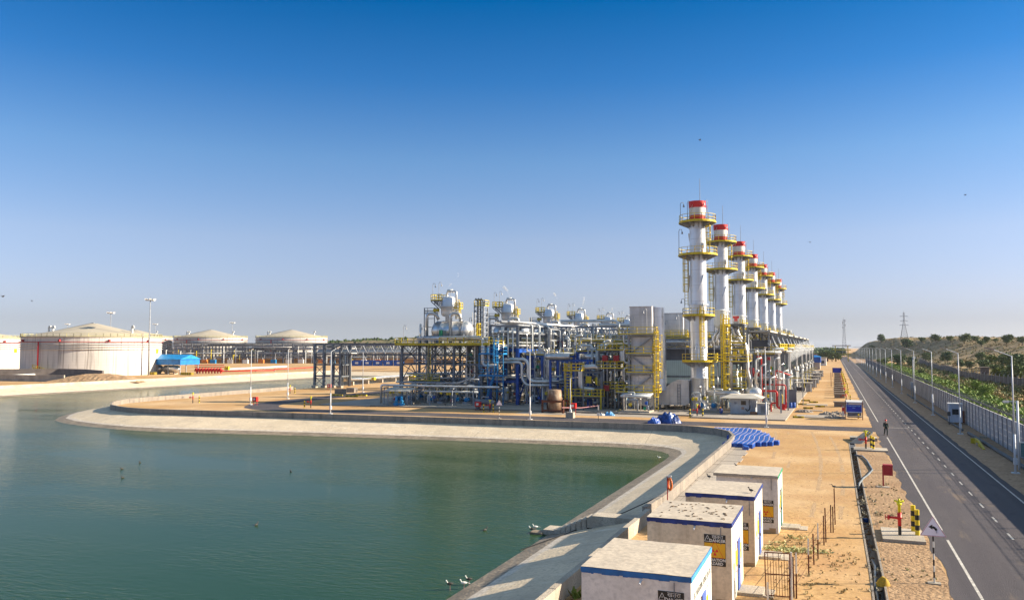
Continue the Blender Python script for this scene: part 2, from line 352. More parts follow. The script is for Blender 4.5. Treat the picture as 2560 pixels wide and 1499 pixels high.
# water
wm = bpy.data.materials.new('pond_water'); wm.use_nodes = True; t = wm.node_tree; N = t.nodes; L = t.links; b = N['Principled BSDF']
b.inputs['Base Color'].default_value = (.012, .075, .055, 1); b.inputs['Roughness'].default_value = .06; b.inputs['IOR'].default_value = 1.33
g = N.new('ShaderNodeNewGeometry'); mp = N.new('ShaderNodeMapping'); mp.inputs['Rotation'].default_value = (0,0,math.radians(-34)); mp.inputs['Scale'].default_value = (1, 2.6, 1)
L.new(g.outputs['Position'], mp.inputs[0])
n1 = N.new('ShaderNodeTexNoise'); n1.inputs['Scale'].default_value = 1.15; n1.inputs['Detail'].default_value = 4; n1.inputs['Roughness'].default_value = .55; n1.inputs['Distortion'].default_value = .5; L.new(mp.outputs[0], n1.inputs['Vector'])
n2 = N.new('ShaderNodeTexNoise'); n2.inputs['Scale'].default_value = .05; L.new(g.outputs['Position'], n2.inputs['Vector'])
n3 = N.new('ShaderNodeTexNoise'); n3.inputs['Scale'].default_value = .035; n3.inputs['Detail'].default_value = 3; L.new(mp.outputs[0], n3.inputs['Vector']); m3 = N.new('ShaderNodeMapRange'); m3.inputs[1].default_value = .38; m3.inputs[2].default_value = .62; m3.inputs[3].default_value = .35; m3.inputs[4].default_value = 1.5; L.new(n3.outputs['Fac'], m3.inputs[0]); m4 = N.new('ShaderNodeMath'); m4.operation = 'MULTIPLY'; L.new(n1.outputs['Fac'], m4.inputs[0]); L.new(m3.outputs[0], m4.inputs[1])
bm = N.new('ShaderNodeBump'); bm.inputs['Strength'].default_value = .27; bm.inputs['Distance'].default_value = .12; L.new(m4.outputs[0], bm.inputs['Height']); L.new(bm.outputs[0], b.inputs['Normal'])
mxw = N.new('ShaderNodeMix'); mxw.data_type = 'RGBA'; L.new(n2.outputs['Fac'], mxw.inputs[0]); mxw.inputs[6].default_value = (.014,.048,.026,1); mxw.inputs[7].default_value = (.034,.062,.018,1); L.new(mxw.outputs[2], b.inputs['Base Color'])
m = MB(); m.add([(-186,-59,WL),(-11,-59,WL),(-11,284,WL),(-186,284,WL)], [(0,1,2,3)]); struct(m.o('water', wm))
df = N.new('ShaderNodeBsdfDiffuse'); gl = N.new('ShaderNodeBsdfGlossy'); gl.inputs['Roughness'].default_value = .09; fr = N.new('ShaderNodeFresnel'); fr.inputs['IOR'].default_value = 1.33; ms = N.new('ShaderNodeMixShader'); ml = N.new('ShaderNodeMath'); ml.operation = 'MULTIPLY'; ml.inputs[1].default_value = .72
L.new(mxw.outputs[2], df.inputs['Color']); L.new(bm.outputs[0], gl.inputs['Normal']); L.new(bm.outputs[0], df.inputs['Normal']); L.new(bm.outputs[0], fr.inputs['Normal']); L.new(fr.outputs[0], ml.inputs[0]); L.new(ml.outputs[0], ms.inputs[0]); L.new(df.outputs[0], ms.inputs[1]); L.new(gl.outputs[0], ms.inputs[2]); L.new(ms.outputs[0], N['Material Output'].inputs['Surface'])
# pond parapet walls
def wallstrip(mb, pts, th, z0, z1, side=1):
    P = [Vector((*q, 0)) for q in pts]; k = len(P); out = []
    for i in range(k):
        d = (P[min(i+1,k-1)]-P[max(i-1,0)]).normalized(); out.append(P[i]+Vector((d.y, -d.x, 0))*th*side)
    for i in range(k-1):
        a, b_, c, d = P[i], P[i+1], out[i+1], out[i]
        mb.add([(q.x, q.y, z) for z in (z0, z1) for q in (a, b_, c, d)], [(0,1,5,4),(2,3,7,6),(4,5,6,7),(1,2,6,5),(3,0,4,7)])
def dens(pts, st=1.0):
    out = []
    for a, b_ in zip(pts[:-1], pts[1:]):
        L_ = math.dist(a, b_); k = max(1, int(L_/st)); out += [lerp(a, b_, i/k) for i in range(k)]
    return out+[pts[-1]]
ins = pond[:22]
near = [(-10.7,-20),(-10.7,47.3)]
wp = dens(near, 4)
m = MB()
for i in range(len(wp)-1): wallstrip(m, [wp[i], (wp[i+1][0], wp[i+1][1]-.02)], .28, -.1, .70 if i % 2 else .715)
o = m.o('parapet_wall', conc); o['label'] = 'low concrete parapet wall between the pond and the four huts, shaded by the huts'; o['category'] = 'wall'
m = MB(); far_ = [(-10.95,47.5),(-10.7,52),(-10.7,84)]+ins[3:]
wallstrip(m, far_, .28, -.1, .78)
for i, q in enumerate(dens(far_, 18)[1:-1]):      # joint pilasters
    m.cbox((q[0]+.1, q[1], .37), (.5, .5, .8)) if 0 else None
o = m.o('parapet_wall', concd); o['label'] = 'long stained concrete parapet wall curving around the plant peninsula'; o['category'] = 'wall'
m = MB(); wallstrip(m, [(-187,-60),(-187,284.8)], .3, -.1, .75, side=-1)
o = m.o('parapet_wall', conc); o['label'] = 'pale concrete parapet wall along the far bank below the storage tanks'; o['category'] = 'wall'
# drain channel beside the road
m = MB(); dl = [(*q, 0) for q in drainL]; dr = [(*q, 0) for q in drainR[::-1]]
for i in range(3):
    for s_ in (dl, dr):
        a, c = s_[i], s_[i+1]; m.add([a, c, (c[0],c[1],-.55), (a[0],a[1],-.55)], [(0,1,2,3)])
    m.add([(dl[i][0],dl[i][1],-.5),(dl[i+1][0],dl[i+1][1],-.5),(dr[i+1][0],dr[i+1][1],-.5),(dr[i][0],dr[i][1],-.5)], [(0,1,2,3)])
for s_, sg in ((dl, -1), (dr, 1)):
    for i in range(3):
        a, c = s_[i], s_[i+1]; y = a[1]
        m.add([(a[0],a[1],.02),(c[0],c[1],.02),(c[0]+sg*.09,c[1],.02),(a[0]+sg*.09,a[1],.02),(a[0],a[1],-.02),(c[0],c[1],-.02)], [(0,1,2,3),(0,1,5,4)])
o = m.o('drain_channel', concd); struct(o)
m = MB(); r3 = random.Random(3)
for i in range(420):
    y = r3.uniform(30, 90); k = (y-20)/73; x = r3.uniform(.98-.5*k, 1.4-.35*k); s_ = r3.uniform(.03,.1)
    m.cbox((x, y, -.47), (s_*2, s_, s_), r3.uniform(0,3))
o = m.o('debris', dirt); struct(o, 'stuff')
# gravel shoulder, roads
def ribbon(mb, fl, fr, y0, y1, z, st=2.0):
    y = y0; prev = None
    while y <= y1+1e-6:
        cur = ((fl(y), y, z), (fr(y), y, z))
        if prev: mb.add([prev[0], prev[1], cur[1], cur[0]], [(0,1,2,3)])
        prev = cur; y += st
def nz(x, y, s, a): return noise.noise(Vector((x*s, y*s, 3.3)))*a
m = MB(); ribbon(m, lambda y: (1.56 if y < 40 else 1.54-.009*(y-40)), lambda y: 3.95+SH(y), 16, 100, .004); struct(m.o('gravel_shoulder', dirt))
ED = lambda y: 3.9+SH(y)+nz(0,y,.35,.28)+nz(5,y,1.1,.12)
m = MB(); ribbon(m, ED, lambda y: 11.25+SH(y)+nz(3,y,.3,.15), 14, 900, .010, .8); struct(m.o('road', asph))
m = MB(); ribbon(m, lambda y: 11.0+SH(y), lambda y: 17, 14, 900, .005, 6); struct(m.o('road_verge', verge))
m = MB()
LW = lambda x, w_, y0, y1, st=1.5: ribbon(m, lambda y: x+SH(y)-w_/2, lambda y: x+SH(y)+w_/2, y0, y1, .015, st)
LW(4.85, .12, 14, 49.7); LW(4.85, .12, 50.9, 101.5); LW(4.85, .12, 120.5, 640); LW(10.72, .12, 14, 640)
y = 18.0
while y < 620: LW(8.05, .11, y, y+1.55, 1.55); y += 4.55
m.add([(5.0,112.3,.016),(8.0,112.3,.016),(8.0,112.5,.016),(5.0,112.5,.016)], [(0,1,2,3)])
struct(m.o('road_marking', paintw))
# road along the pond wall, curving north at the western end
cl = [(6,109.0),(-7,109),(-30,109.2),(-60,109),(-80,108),(-87,109),(-92,112.5),(-94.2,118),(-95,126),(-95,150),(-95,200),(-95,260)]
cl = dens(cl, 3)
def pathstrip(pts, w_, z, mtl, name):
    m = MB(); P = [Vector((*q,0)) for q in pts]
    for k_ in range(3): P = [P[0]]+[(P[i-1]+P[i]*2+P[i+1])/4 for i in range(1,len(P)-1)]+[P[-1]]
    E = []
    for i, q in enumerate(P):
        d = (P[min(i+1,len(P)-1)]-P[max(i-1,0)]).normalized(); nn = Vector((-d.y,d.x,0)); j = nz(q.x,q.y,.4,.25)
        E.append((q+nn*(w_/2+j), q-nn*(w_/2-j)))
    for (a, b_), (c, d) in zip(E[:-1], E[1:]): m.add([(a.x,a.y,z),(b_.x,b_.y,z),(d.x,d.y,z),(c.x,c.y,z)], [(0,1,2,3)])
    return struct(m.o(name, mtl))
pathstrip(cl, 5.6, .007, asph, 'plant_road')
pathstrip(dens([(-190,-20),(-193,60),(-194,150),(-194,230),(-194,330)], 6), 4, .006, asph, 'far_bank_road')
trk = mat('tyre_track', (.37,.235,.12), .95, c2=(.46,.30,.155), scale=1.1, fine=.3, bscale=9, bump=.5)
for (xa, xb, ya, yb) in ((-1.9,-3.6,52,104),(-.3,-1.9,52,104),(-4.5,-6.2,54,103),(-6.0,-7.6,54,103)):
    m = MB(); y = ya; prev = None
    while y < yb:
        f_ = (y-ya)/(yb-ya); x = xa+(xb-xa)*f_+.8*math.sin(f_*3.1); w_ = .13+nz(x,y,.9,.12)
        cur = ((x-w_,y,.003),(x+w_,y,.003))
        if prev and noise.noise(Vector((x*.3,y*.18,2))) > -.12 and w_ > .05: m.add([prev[0],prev[1],cur[1],cur[0]],[(0,1,2,3)])
        prev = cur; y += .7
    struct(m.o('tyre_track', trk))
# plant slabs with kerbs
m = MB(); m.box((-74,120,-.2),(-20.02,360,.2)); m.box((-20,117.2,-.2),(-7.3,360,.18)); m.box((-84,119.6,-.2),(-74.02,150,.12))
struct(m.o('plant_paving', slabm))
m = MB(); m.add([(-24,116,.006),(-46,115.4,.006),(-46,119.9,.006),(-24,119.9,.006)], [(0,1,2,3)]); struct(m.o('paved_strip', slabm))
# ground east of the plant: slabs
for (a, b_, c, d, h) in ((-6.3,-.9,123.5,128,.12),(-6.5,-2.5,150,153,.08),(-6,-3,137,138.2,.1)):
    m = MB(); m.box((a,c,-.1),(b_,d,h)); struct(m.o('concrete_pad', slabm))
# ---------------------------------------------------------------- hills and open country
def sstep(a, b_, x): t = max(0, min(1, (x-a)/(b_-a))); return t*t*(3-2*t)
def hz(x, y):
    far = sstep(380, 850, y)
    ft = 42-30*far+nz(x, y, .012, 5); wd = 95-66*far
    h = (14.3+2.6*far)*sstep(ft, ft+wd, x)*sstep(60, 200, y)*(1-.75*sstep(1300, 1600, y))
    return h-.25+.28*sstep(17, 24, x)+sstep(24,46,x)*(nz(x,y,.03,1.8)+nz(x,y,.11,.6))-3*(1-sstep(15.5,17.5,x))
def grid(mb, x0, x1, y0, y1, nx, ny, fz, fx=lambda t: t):
    b0 = len(mb.v)
    for j in range(ny+1):
        for i in range(nx+1):
            x = x0+(x1-x0)*fx(i/nx); y = y0+(y1-y0)*fx(j/ny); mb.v.append((x, y, fz(x, y)))
    for j in range(ny):
        for i in range(nx):
            a = b0+j*(nx+1)+i; mb.f.append((a, a+1, a+nx+2, a+nx+1))
hillm = mat('scrub_hill', (.44,.31,.185), .95, c2=(.27,.21,.11), scale=.09, bump=3., bscale=.9, fine=.45, spec=.05)
m = MB(); grid(m, 15.2, 420, 30, 1600, 120, 300, hz, lambda t: t**1.5); struct(m.o('hill', hillm, None, True))
def hz2(x, y):
    D = -x*math.sin(YAW)+y*math.cos(YAW); La = x*math.cos(YAW)+y*math.sin(YAW); px = CX+F*La/D
    h = 19*sstep(520, 900, px)*(1-sstep(1150, 1900, px))*sstep(760, 930, D)*(1-.5*sstep(1000,1400,D))
    return h-.4+nz(x,y,.006,5)*min(1,h/8)+nz(x,y,.03,1.6)*min(1,h/8)
hill2 = mat('far_scrub_hill', (.30,.22,.13), .95, c2=(.14,.13,.065), scale=.03, bump=3, bscale=.2, fine=.4, spec=.05)
m = MB(); grid(m, -1000, 250, 560, 1500, 150, 110, hz2); struct(m.o('distant_hills', hill2, None, True))
# foliage
def crown(mb, c, R_, n_, s_, rr, flat=.75, lobes=7):
    cs = []
    for k in range(lobes):
        a = rr.uniform(0, 2*PI); q = rr.uniform(0, .62)
        cs.append((c[0]+R_*q*math.cos(a), c[1]+R_*q*math.sin(a), c[2]+R_*flat*rr.uniform(-.35, .55), R_*rr.uniform(.3, .55)))
    for k in range(n_):
        x, y, z, r = cs[k % lobes]
        d = Vector((rr.gauss(0,1), rr.gauss(0,1), rr.gauss(0,1))).normalized()*r*rr.uniform(.55,1.1)
        p_ = Vector((x+d.x, y+d.y, z+d.z*.8)); u = Vector((rr.gauss(0,1), rr.gauss(0,1), rr.gauss(0,1))).normalized()
        v = u.cross(Vector((rr.gauss(0,1), rr.gauss(0,1), rr.gauss(0,1)))).normalized(); q = s_*rr.uniform(.6,1.3)
        mb.add([p_-u*q, p_+v*q*.55, p_+u*q, p_-v*q*.55], [(0,1,2,3)])
def tree_proto(kind, mtl, seed, n_=900, s_=.3, H_=4.5):
    rr = random.Random(seed); t_ = T('scrub_tree', kind, 'tree', local=True)
    m = MB(); crown(m, (0,0,H_*.47), H_*.56, n_, s_, rr, .62, 11); m.o('crown', mtl, t_)
    m = MB(); m.path([(0,0,-.4),(.1,0,H_*.2),(-.1,.1,H_*.5)], .16, 6, r2=.08)
    for k in range(4):
        a = rr.uniform(0,6.28); m.path([(0,0,H_*.2),(math.cos(a)*H_*.2,math.sin(a)*H_*.2,H_*.5),(math.cos(a)*H_*.33,math.sin(a)*H_*.33,H_*.7)], .07, 5, r2=.02)
    m.o('trunk', bark, t_); return t_
protos = {'d': [tree_proto('', leaf_d, 21), tree_proto('', leaf_d, 22)], 'm': [tree_proto('', leaf_m, 23), tree_proto('', leaf_m, 24)], 'y': [tree_proto('', leaf_y, 25), tree_proto('', leaf_y, 26)]}
used_p = set()
# pixel of the crown centre, depth, crown height in metres, kind, label
trees = [(2203,843,330,5.6,'d','dark round tree standing out on the left end of the hill ridge'),(2268,855,250,5.0,'d','big dark bush on the hill slope right of the pylon'),
 (2305,845,330,4.2,'m','small round tree on the ridge right of the pylon'),(2340,842,320,5.4,'m','leaning two-toned tree on the ridge above the fourth street lamp'),(2376,845,310,4.0,'y','low pale bush on the ridge beside the short post'),
 (2412,842,300,6.0,'m','wide pale green tree on the middle of the ridge'),(2440,843,300,4.8,'m','feathery tree just right of the wide ridge tree'),(2465,845,290,4.4,'y','thin pale tree on the ridge, half bare'),
 (2488,847,290,2.8,'m','tiny bush on the ridge between two trees'),(2517,842,280,5.8,'m','bushy tree on the ridge near the right edge of the photo'),(2556,846,270,5.2,'m','tree on the ridge cut by the right edge of the photo'),
 (2247,893,250,6.4,'d','big dark tree behind the wall at the foot of the hill, between two street lamps'),(2213,897,290,5.0,'m','olive bush behind the wall near the far lamps'),(2200,900,300,4.0,'y','yellowish bush behind the wall beside the olive bush'),
 (2278,897,240,4.6,'d','dark bush at the foot of the hill left of the fence end'),(2322,888,230,4.6,'m','rounded bush on the lower slope above the fence'),(2370,887,215,4.8,'d','dark bush on the lower slope above the middle of the fence'),
 (2278,903,225,3.6,'d','small dark bush below the larger one at the fence end'),(2452,886,205,4.4,'m','dusty bush on the slope left of the nearest lamp arm'),(2460,905,190,4.6,'d','dense dark bush beyond the hill fence'),
 (2478,893,195,4.8,'y','yellow green shrub just above the dense dark bush'),(2520,895,180,6.6,'m','tall mid green tree behind the nearest street lamp'),(2546,895,180,6.0,'d','dark tree at the right edge behind the nearest street lamp'),
 (2538,922,165,6.4,'m','large leafy tree beyond the fence near the right edge'),(2494,915,175,4.4,'m','broad shrub beyond the hill fence near the right edge'),(2495,927,168,4.2,'y','bright yellow green shrub beyond the fence'),
 (2402,905,210,3.6,'d','dark low bush behind the hill fence, left one'),(2424,908,205,3.2,'d','dark low bush behind the hill fence, right one'),(2454,854,240,3.6,'m','grey green bush high on the slope'),(2180,866,360,3.4,'m','small bush on the far left slope of the hill'),
 (2440,958,118,3.6,'b','light green shrub inside the fenced strip, left of a pair'),(2468,962,112,3.8,'b','light green shrub inside the fenced strip, right of a pair'),(2305,925,185,2.6,'m','small round shrub in the fenced strip'),(2386,936,140,2.6,'b','pale low shrub in the dry grass strip')]
protos['b'] = [tree_proto('', leaf_b, 27, 1100, .2), tree_proto('', leaf_b, 28, 1100, .2)]
def march(px, py):                          # where a sight line meets the rising ground
    d = ray(px, py); k = d.dot(_fw); best = None; D = 60.0
    while D < 1400:
        q = d*(D/k); z = hz(q.x, q.y) if q.x > 16 else 0
        e = (CAMH+q.z-z)/D
        if e <= 0: return Vector((q.x, q.y, z))
        if best is None or e < best[0]: best = (e, q.x, q.y, z)
        D *= 1.01
    return Vector(best[1:])
for i, (px, py, D, hgt, k, lab) in enumerate(trees):
    hp = hgt*F/D; base = march(px, py+hp*.45); D = (base-co.location).dot(_fw); hgt = hp*D/F*.72
    pr = protos[k][i % 2]; s_ = hgt/4.5; base.z -= .1
    if pr.name in used_p: o = copy_tree(pr, lab, base, sc=s_, rz=i*1.7)
    else: o = pr; o.location = base; o.scale = (s_,)*3; o.rotation_euler.z = i*1.7; o['label'] = lab; used_p.add(pr.name)
    o['group'] = 'trees and bushes on the hill behind the wall'
# low scrub, dry grass and green weeds: nobody could count these
def tufts(name, mtl, pts, s0, s1, k, rr, up_=.8):
    m = MB()
    for (x, y, z) in pts:
        s_ = rr.uniform(s0, s1)
        for j in range(k):
            a = rr.uniform(0,6.28); l = Vector((math.cos(a)*.6, math.sin(a)*.6, up_)).normalized()*s_; q = Vector((-math.sin(a), math.cos(a), 0))*s_*.28
            b_ = Vector((x+rr.uniform(-s_,s_)*.6, y+rr.uniform(-s_,s_)*.6, z+rr.uniform(-.05,.4)*s_)); m.add([b_-q, b_+q, b_+l+q*.3, b_+l-q*.3], [(0,1,2,3)])
    return struct(m.o(name, mtl), 'stuff')
rr = random.Random(5)
def scat(n_, x0, x1, y0, y1, dens_=None, pw=1.0):
    out = []
    while len(out) < n_:
        y = y0+(y1-y0)*rr.random()**1.5; x = x0+(x1-x0)*rr.random()**pw
        if noise.noise(Vector((x*.08, y*.08, 1.7))) > rr.uniform(-.5, .35): out.append((x, y, hz(x, y)))
    return out
tufts('green_weeds', leaf_b, scat(8000, 16.3, 27, 70, 520, pw=1.5), .45, .95, 7, rr)
tufts('green_weeds', leaf_m, scat(2600, 19, 40, 75, 500), .35, .8, 7, rr)
tufts('dry_grass', drygrass, scat(4200, 22, 44, 80, 520), .3, .7, 6, rr)
tufts('hill_scrub', leaf_m, scat(900, 42, 150, 200, 900), .4, 1.0, 9, rr, .5)
tufts('hill_scrub', drygrass, scat(5600, 36, 150, 200, 900), .5, 1.1, 6, rr, .6)
# distant woodland and far-hill scrub
def far_scrub(name, mtl, n_, fpos, s0, s1):
    m = MB()
    for k in range(n_):
        q, s_ = fpos(), rr.uniform(s0, s1); crown(m, (q[0], q[1], q[2]+s_*.3), s_, 26, s_*.42, rr, .7, 3)
    return struct(m.o(name, mtl), 'stuff')
def fp1():
    while True:
        x, y = rr.uniform(-950, 100), rr.uniform(700, 1150); z = hz2(x, y)
        if z > 3: return (x, y, z)
far_scrub('distant_scrub', leaf_d, 900, fp1, 1.5, 3.6); far_scrub('distant_scrub', leaf_m, 500, fp1, 1.2, 2.8)
def fp2():
    q = atD(rr.uniform(1985, 2110), 866, rr.uniform(900, 2600)); return (q.x, q.y, 0)
def fp3():
    q = atD(rr.uniform(-50, 1500), 866, rr.uniform(1300, 2600)); return (q.x, q.y, 0)
far_scrub('distant_woodland', leaf_d, 420, fp2, 4, 8); far_scrub('distant_woodland', leaf_d, 260, fp3, 4, 8)
# ================================================================ PERIMETER WALL AND ROADSIDE
WX = lambda y: 15.0+SH(y)*.35
t_ = T('perimeter_wall', 'long precast grey concrete perimeter wall topped with barbed wire right of the road', 'wall', (15, 60, 0))
PY = [33+2.5*i for i in range(210)]
def wpost(mb, y):
    x = WX(y); mb.box((x-.11, y-.09, -.1), (x+.11, y+.09, 3.05))
def wpanel(mb, y):
    x = WX(y+1.25)
    for k in range(5): mb.box((x-.035, y+.092, .01+k*.6), (x+.035, y+2.408, .585+k*.6))
    mb.box((x-.06, y+.092, 3.0), (x+.06, y+2.408, 3.045))
wc = mat('precast_concrete', (.52,.49,.48), .9, c2=(.42,.40,.40), scale=.8, fine=.2, streak=.3)
wcd = mat('precast_post', (.34,.32,.32), .9, scale=.8)
for i, y in enumerate(PY[:98]):
    m = MB(); wpost(m, y); m.o('post', wcd, t_); m = MB(); wpanel(m, y); m.o('panel', wc, t_)
m = MB(); [wpost(m, y) for y in PY[98:]]; m.o('post', wcd, t_, kind='stuff')
m = MB(); [wpanel(m, y) for y in PY[98:-1]]; m.o('panel', wc, t_, kind='stuff')
wire = mat('galvanised_wire', (.16,.16,.16), .5, metal=.4)
def ybr(mb, y):
    x = WX(y); mb.beam((x,y,3.0), (x,y,3.35), .06)
    for k in (-1, 1): mb.beam((x,y,3.33), (x+k*.42,y,3.75), .05)
for y in PY[:98]: m = MB(); ybr(m, y); m.o('wire_bracket', wire, t_)
m = MB(); [ybr(m, y) for y in PY[98:]]; m.o('wire_bracket', wire, t_, kind='stuff')
m = MB()
for k, q in ((-.4,3.72),(-.2,3.53),(.2,3.53),(.4,3.72)):
    for a, b_ in zip(PY[:70:2], PY[2:72:2]): m.beam((WX(a)+k,a,q), (WX(b_)+k,b_,q), .018)
for a, b_ in zip(PY[:70], PY[1:71]):                  # concertina between the arms
    for j in range(8):
        y0, y1 = a+(b_-a)*j/8, a+(b_-a)*(j+1)/8; xa = WX(y0); s1, s2 = (-.38, .38) if j % 2 else (.38, -.38)
        m.beam((xa+s1,y0,3.72), (xa,(y0+y1)/2,3.35), .014); m.beam((xa,(y0+y1)/2,3.35), (xa+s2,y1,3.72), .014)
m.o('barbed_wire', wire, t_, kind='stuff')
# pipe laid on the verge
m = MB(); m.path([(13.9,58,.16),(13.6,85,.16),(13.2,107,.18)], .17, 8); o = m.o('drain_pipe', mat('pipe_grey', (.12,.13,.14), .7)); o['label'] = 'grey pipe lying on the verge along the foot of the perimeter wall, near part'; o['category'] = 'pipe'
m = MB(); m.path([(13.1,111,.14),(12.9,135,.14),(12.4,190,.15)], .12, 8); o = m.o('drain_pipe', MATS['pipe_grey']); o['label'] = 'thinner grey pipe on the verge beyond the second street lamp'; o['category'] = 'pipe'
# street lamps along the wall
def lamp_proto(h=9.3, L_=1.75, rise=.6, ang=PI, local=True, brown=True, name='street_lamp'):
    t = T(name, '', 'street lamp', local=True)
    m = MB(); m.tube((0,0,0), (0,0,h*.33), .09, 10); m.tube((0,0,h*.33), (0,0,h), .066, 10, .045); m.o('pole', lampw, t, True)
    m = MB(); m.cbox((0,0,.03), (.55,.55,.1)); m.o('base_plate', lampw, t); m = MB(); m.cbox((.02,0,.95), (.25,.3,.5)); m.o('service_box', lampw, t)
    ca, sa = math.cos(ang), math.sin(ang)
    m = MB(); m.path([(0,0,h-.05),(ca*L_*.75,sa*L_*.75,h+rise*.8)], .035, 6); m.o('arm', lampw, t)
    m = MB(); a = Vector((ca*L_*.7,sa*L_*.7,h+rise*.78)); b_ = Vector((ca*(L_+.15),sa*(L_+.15),h+rise*1.08)); m.beam(a, b_, .26, .12)
    m.o('lamp_head', mat('lamp_head_beige', (.42,.33,.25), .5), t)
    return t
L0 = lamp_proto(); L0['label'] = 'white street lamp nearest the camera, standing right in front of the perimeter wall'
L0.location = (12.55, 75.8, 0); L0['group'] = 'street lamps along the perimeter wall'
Ys = [107.3,135.3,164,194.9,225,252.3,280.3,306.8]+[334+27.5*i for i in range(10)]
for i, y in enumerate(Ys):
    nm = ORD[i+1]
    copy_tree(L0, 'white street lamp with arm over the road, %s from the camera along the wall' % nm, (12.9+SH(y), y, 0))
# camera pole beside the nearest lamp
t = T('camera_pole', 'slim white pole with a surveillance camera just right of the nearest street lamp', 'camera pole', (13.2, 78, 0))
m = MB(); m.tube((13.2,78,0), (13.2,78,5.6), .09, 10); m.o('pole', lampw, t, True)
m = MB(); m.beam((13.2,78,5.5), (12.55,78,5.55), .05); m.o('arm', lampw, t); m = MB(); m.cbox((12.4,78,5.5), (.42,.18,.18), .3); m.cbox((12.2,78,5.48), (.06,.12,.12)); m.o('camera', white, t)
m = MB(); m.box((13.32,77.8,1.1), (14.2,77.9,2.2)); m.o('box', mat('box_teal', (.10,.19,.20), .6), t); m = MB(); m.box((13.3,77.76,2.2), (14.25,77.95,2.3)); m.o('lid', white, t)
t = T('camera_pole', 'grey pole with a floodlight and box behind the fourth street lamp, beside the wall', 'camera pole', (12.15, 176, 0))
m = MB(); m.tube((12.6,176,0), (12.6,176,8.1), .09, 8); m.o('pole', steell, t, True); m = MB(); m.cbox((12.9,176,7.9), (.5,.3,.3)); m.o('floodlight', white, t); m = MB(); m.cbox((12.3,175.6,2.6), (.5,.4,1.3)); m.beam((12.1,175.6,0), (12.3,175.6,2), .08); m.o('control_box', steell, t)
# guard booth
q = (13.6, 122, 0); t = T('guard_booth', 'small pale blue guard booth standing against the perimeter wall', 'booth', q)
bth = mat('booth_pale_blue', (.50,.56,.66), .6)
m = MB(); m.box((12.75,120.7,.25), (14.25,122.3,2.55)); m.o('wall', bth, t); m = MB(); m.box((12.65,120.6,2.552), (14.35,122.4,2.68)); m.o('roof', white, t)
m = MB(); m.box((13.1,120.66,1.25), (13.9,120.698,1.95)); f_ = m.o('window', glass, t); m = MB()
for x in (13.08,13.5,13.9): m.box((x,120.62,1.2), (x+.05,120.655,2.0))
m.box((13.08,120.62,1.55), (13.95,120.65,1.6)); m.o('frame', steeld, f_); m = MB()
for x in (12.85,14.05): m.box((x,120.8,0), (x+.12,122.2,.249))
m.o('skid', steeld, t)
m = MB(); m.tube((12.6,119.6,0), (12.6,119.6,1.7), .05); m.cbox((12.6,119.6,1.4), (.35,.2,.5)); o = m.o('switch_box', steeld); o['label'] = 'dark switch box on a short post in front of the guard booth'; o['category'] = 'switch box'
m = MB(); m.cbox((14.5,123.4,.8), (.1,1.5,1.6), .3); o = m.o('board', rust); o['label'] = 'rusty brown sheet leaning on the wall behind the guard booth'; o['category'] = 'metal sheet'
# yellow ramp wedge
t = T('culvert_headwall', 'yellow painted concrete culvert headwall on the shaded verge near the third lamp', 'headwall', (12.5,98,0))
m = MB(); m.yprism([(97.5,0),(97.5,.55),(95.6,.55),(92.0,.1),(92.0,0)][::-1], 12.55, 12.75); m.box((12.2,97.5,0), (12.75,97.7,.55)); m.o('wall', yeld, t); m = MB(); m.box((12.4,95.2,0), (12.548,95.5,.3)); m.o('buttress', conc, t)
m = MB(); m.cbox((14.2,103.6,.12), (.7,.4,.22)); o = m.o('stone_block', conc); o['label'] = 'pale loose concrete block lying at the foot of the perimeter wall'; o['category'] = 'block'
# second fence on the foot of the hill
t = T('hill_fence', 'dark grey slatted fence running along the foot of the hill', 'fence', (40,180,0))
hp_ = [(39.5,150),(38.5,223),(36,306),(38.5,420),(41,540)]; hp2 = dens(hp_, 1.25); ms = MB(); mp_ = []
fnc = mat('weathered_grey_fence', (.15,.135,.13), .9, var=.25)
for i, (a, b_) in enumerate(zip(hp2[:-1], hp2[1:])):
    z = hz(*a)
    ms.cbox(((a[0]+b_[0])/2, (a[1]+b_[1])/2, z+1.15), (1.05, .06, 2.3), math.atan2(b_[1]-a[1], b_[0]-a[0]))
    if i % 4 == 0 and len(mp_) < 98: m = MB(); m.cbox((a[0],a[1],z+1.3), (.16,.16,3.0)); m.beam((a[0],a[1],z+2.7),(a[0]+.4,a[1],z+3.2),.05); m.o('post', wcd, t); mp_.append(1)
ms.o('panel', fnc, t, kind='stuff')
t = T('fence_hut', 'small dark brick hut at the bend of the hill fence', 'hut', (37,310,0)); q = march(2462, 942)
m = MB(); m.cbox((q.x,q.y,q.z+1.5), (2.2,2.2,3)); m.o('wall', mat('dark_brick', (.13,.10,.09), .9), t); m = MB(); m.cbox((q.x,q.y,q.z+3.06), (2.6,2.6,.12)); m.o('roof', conc, t)
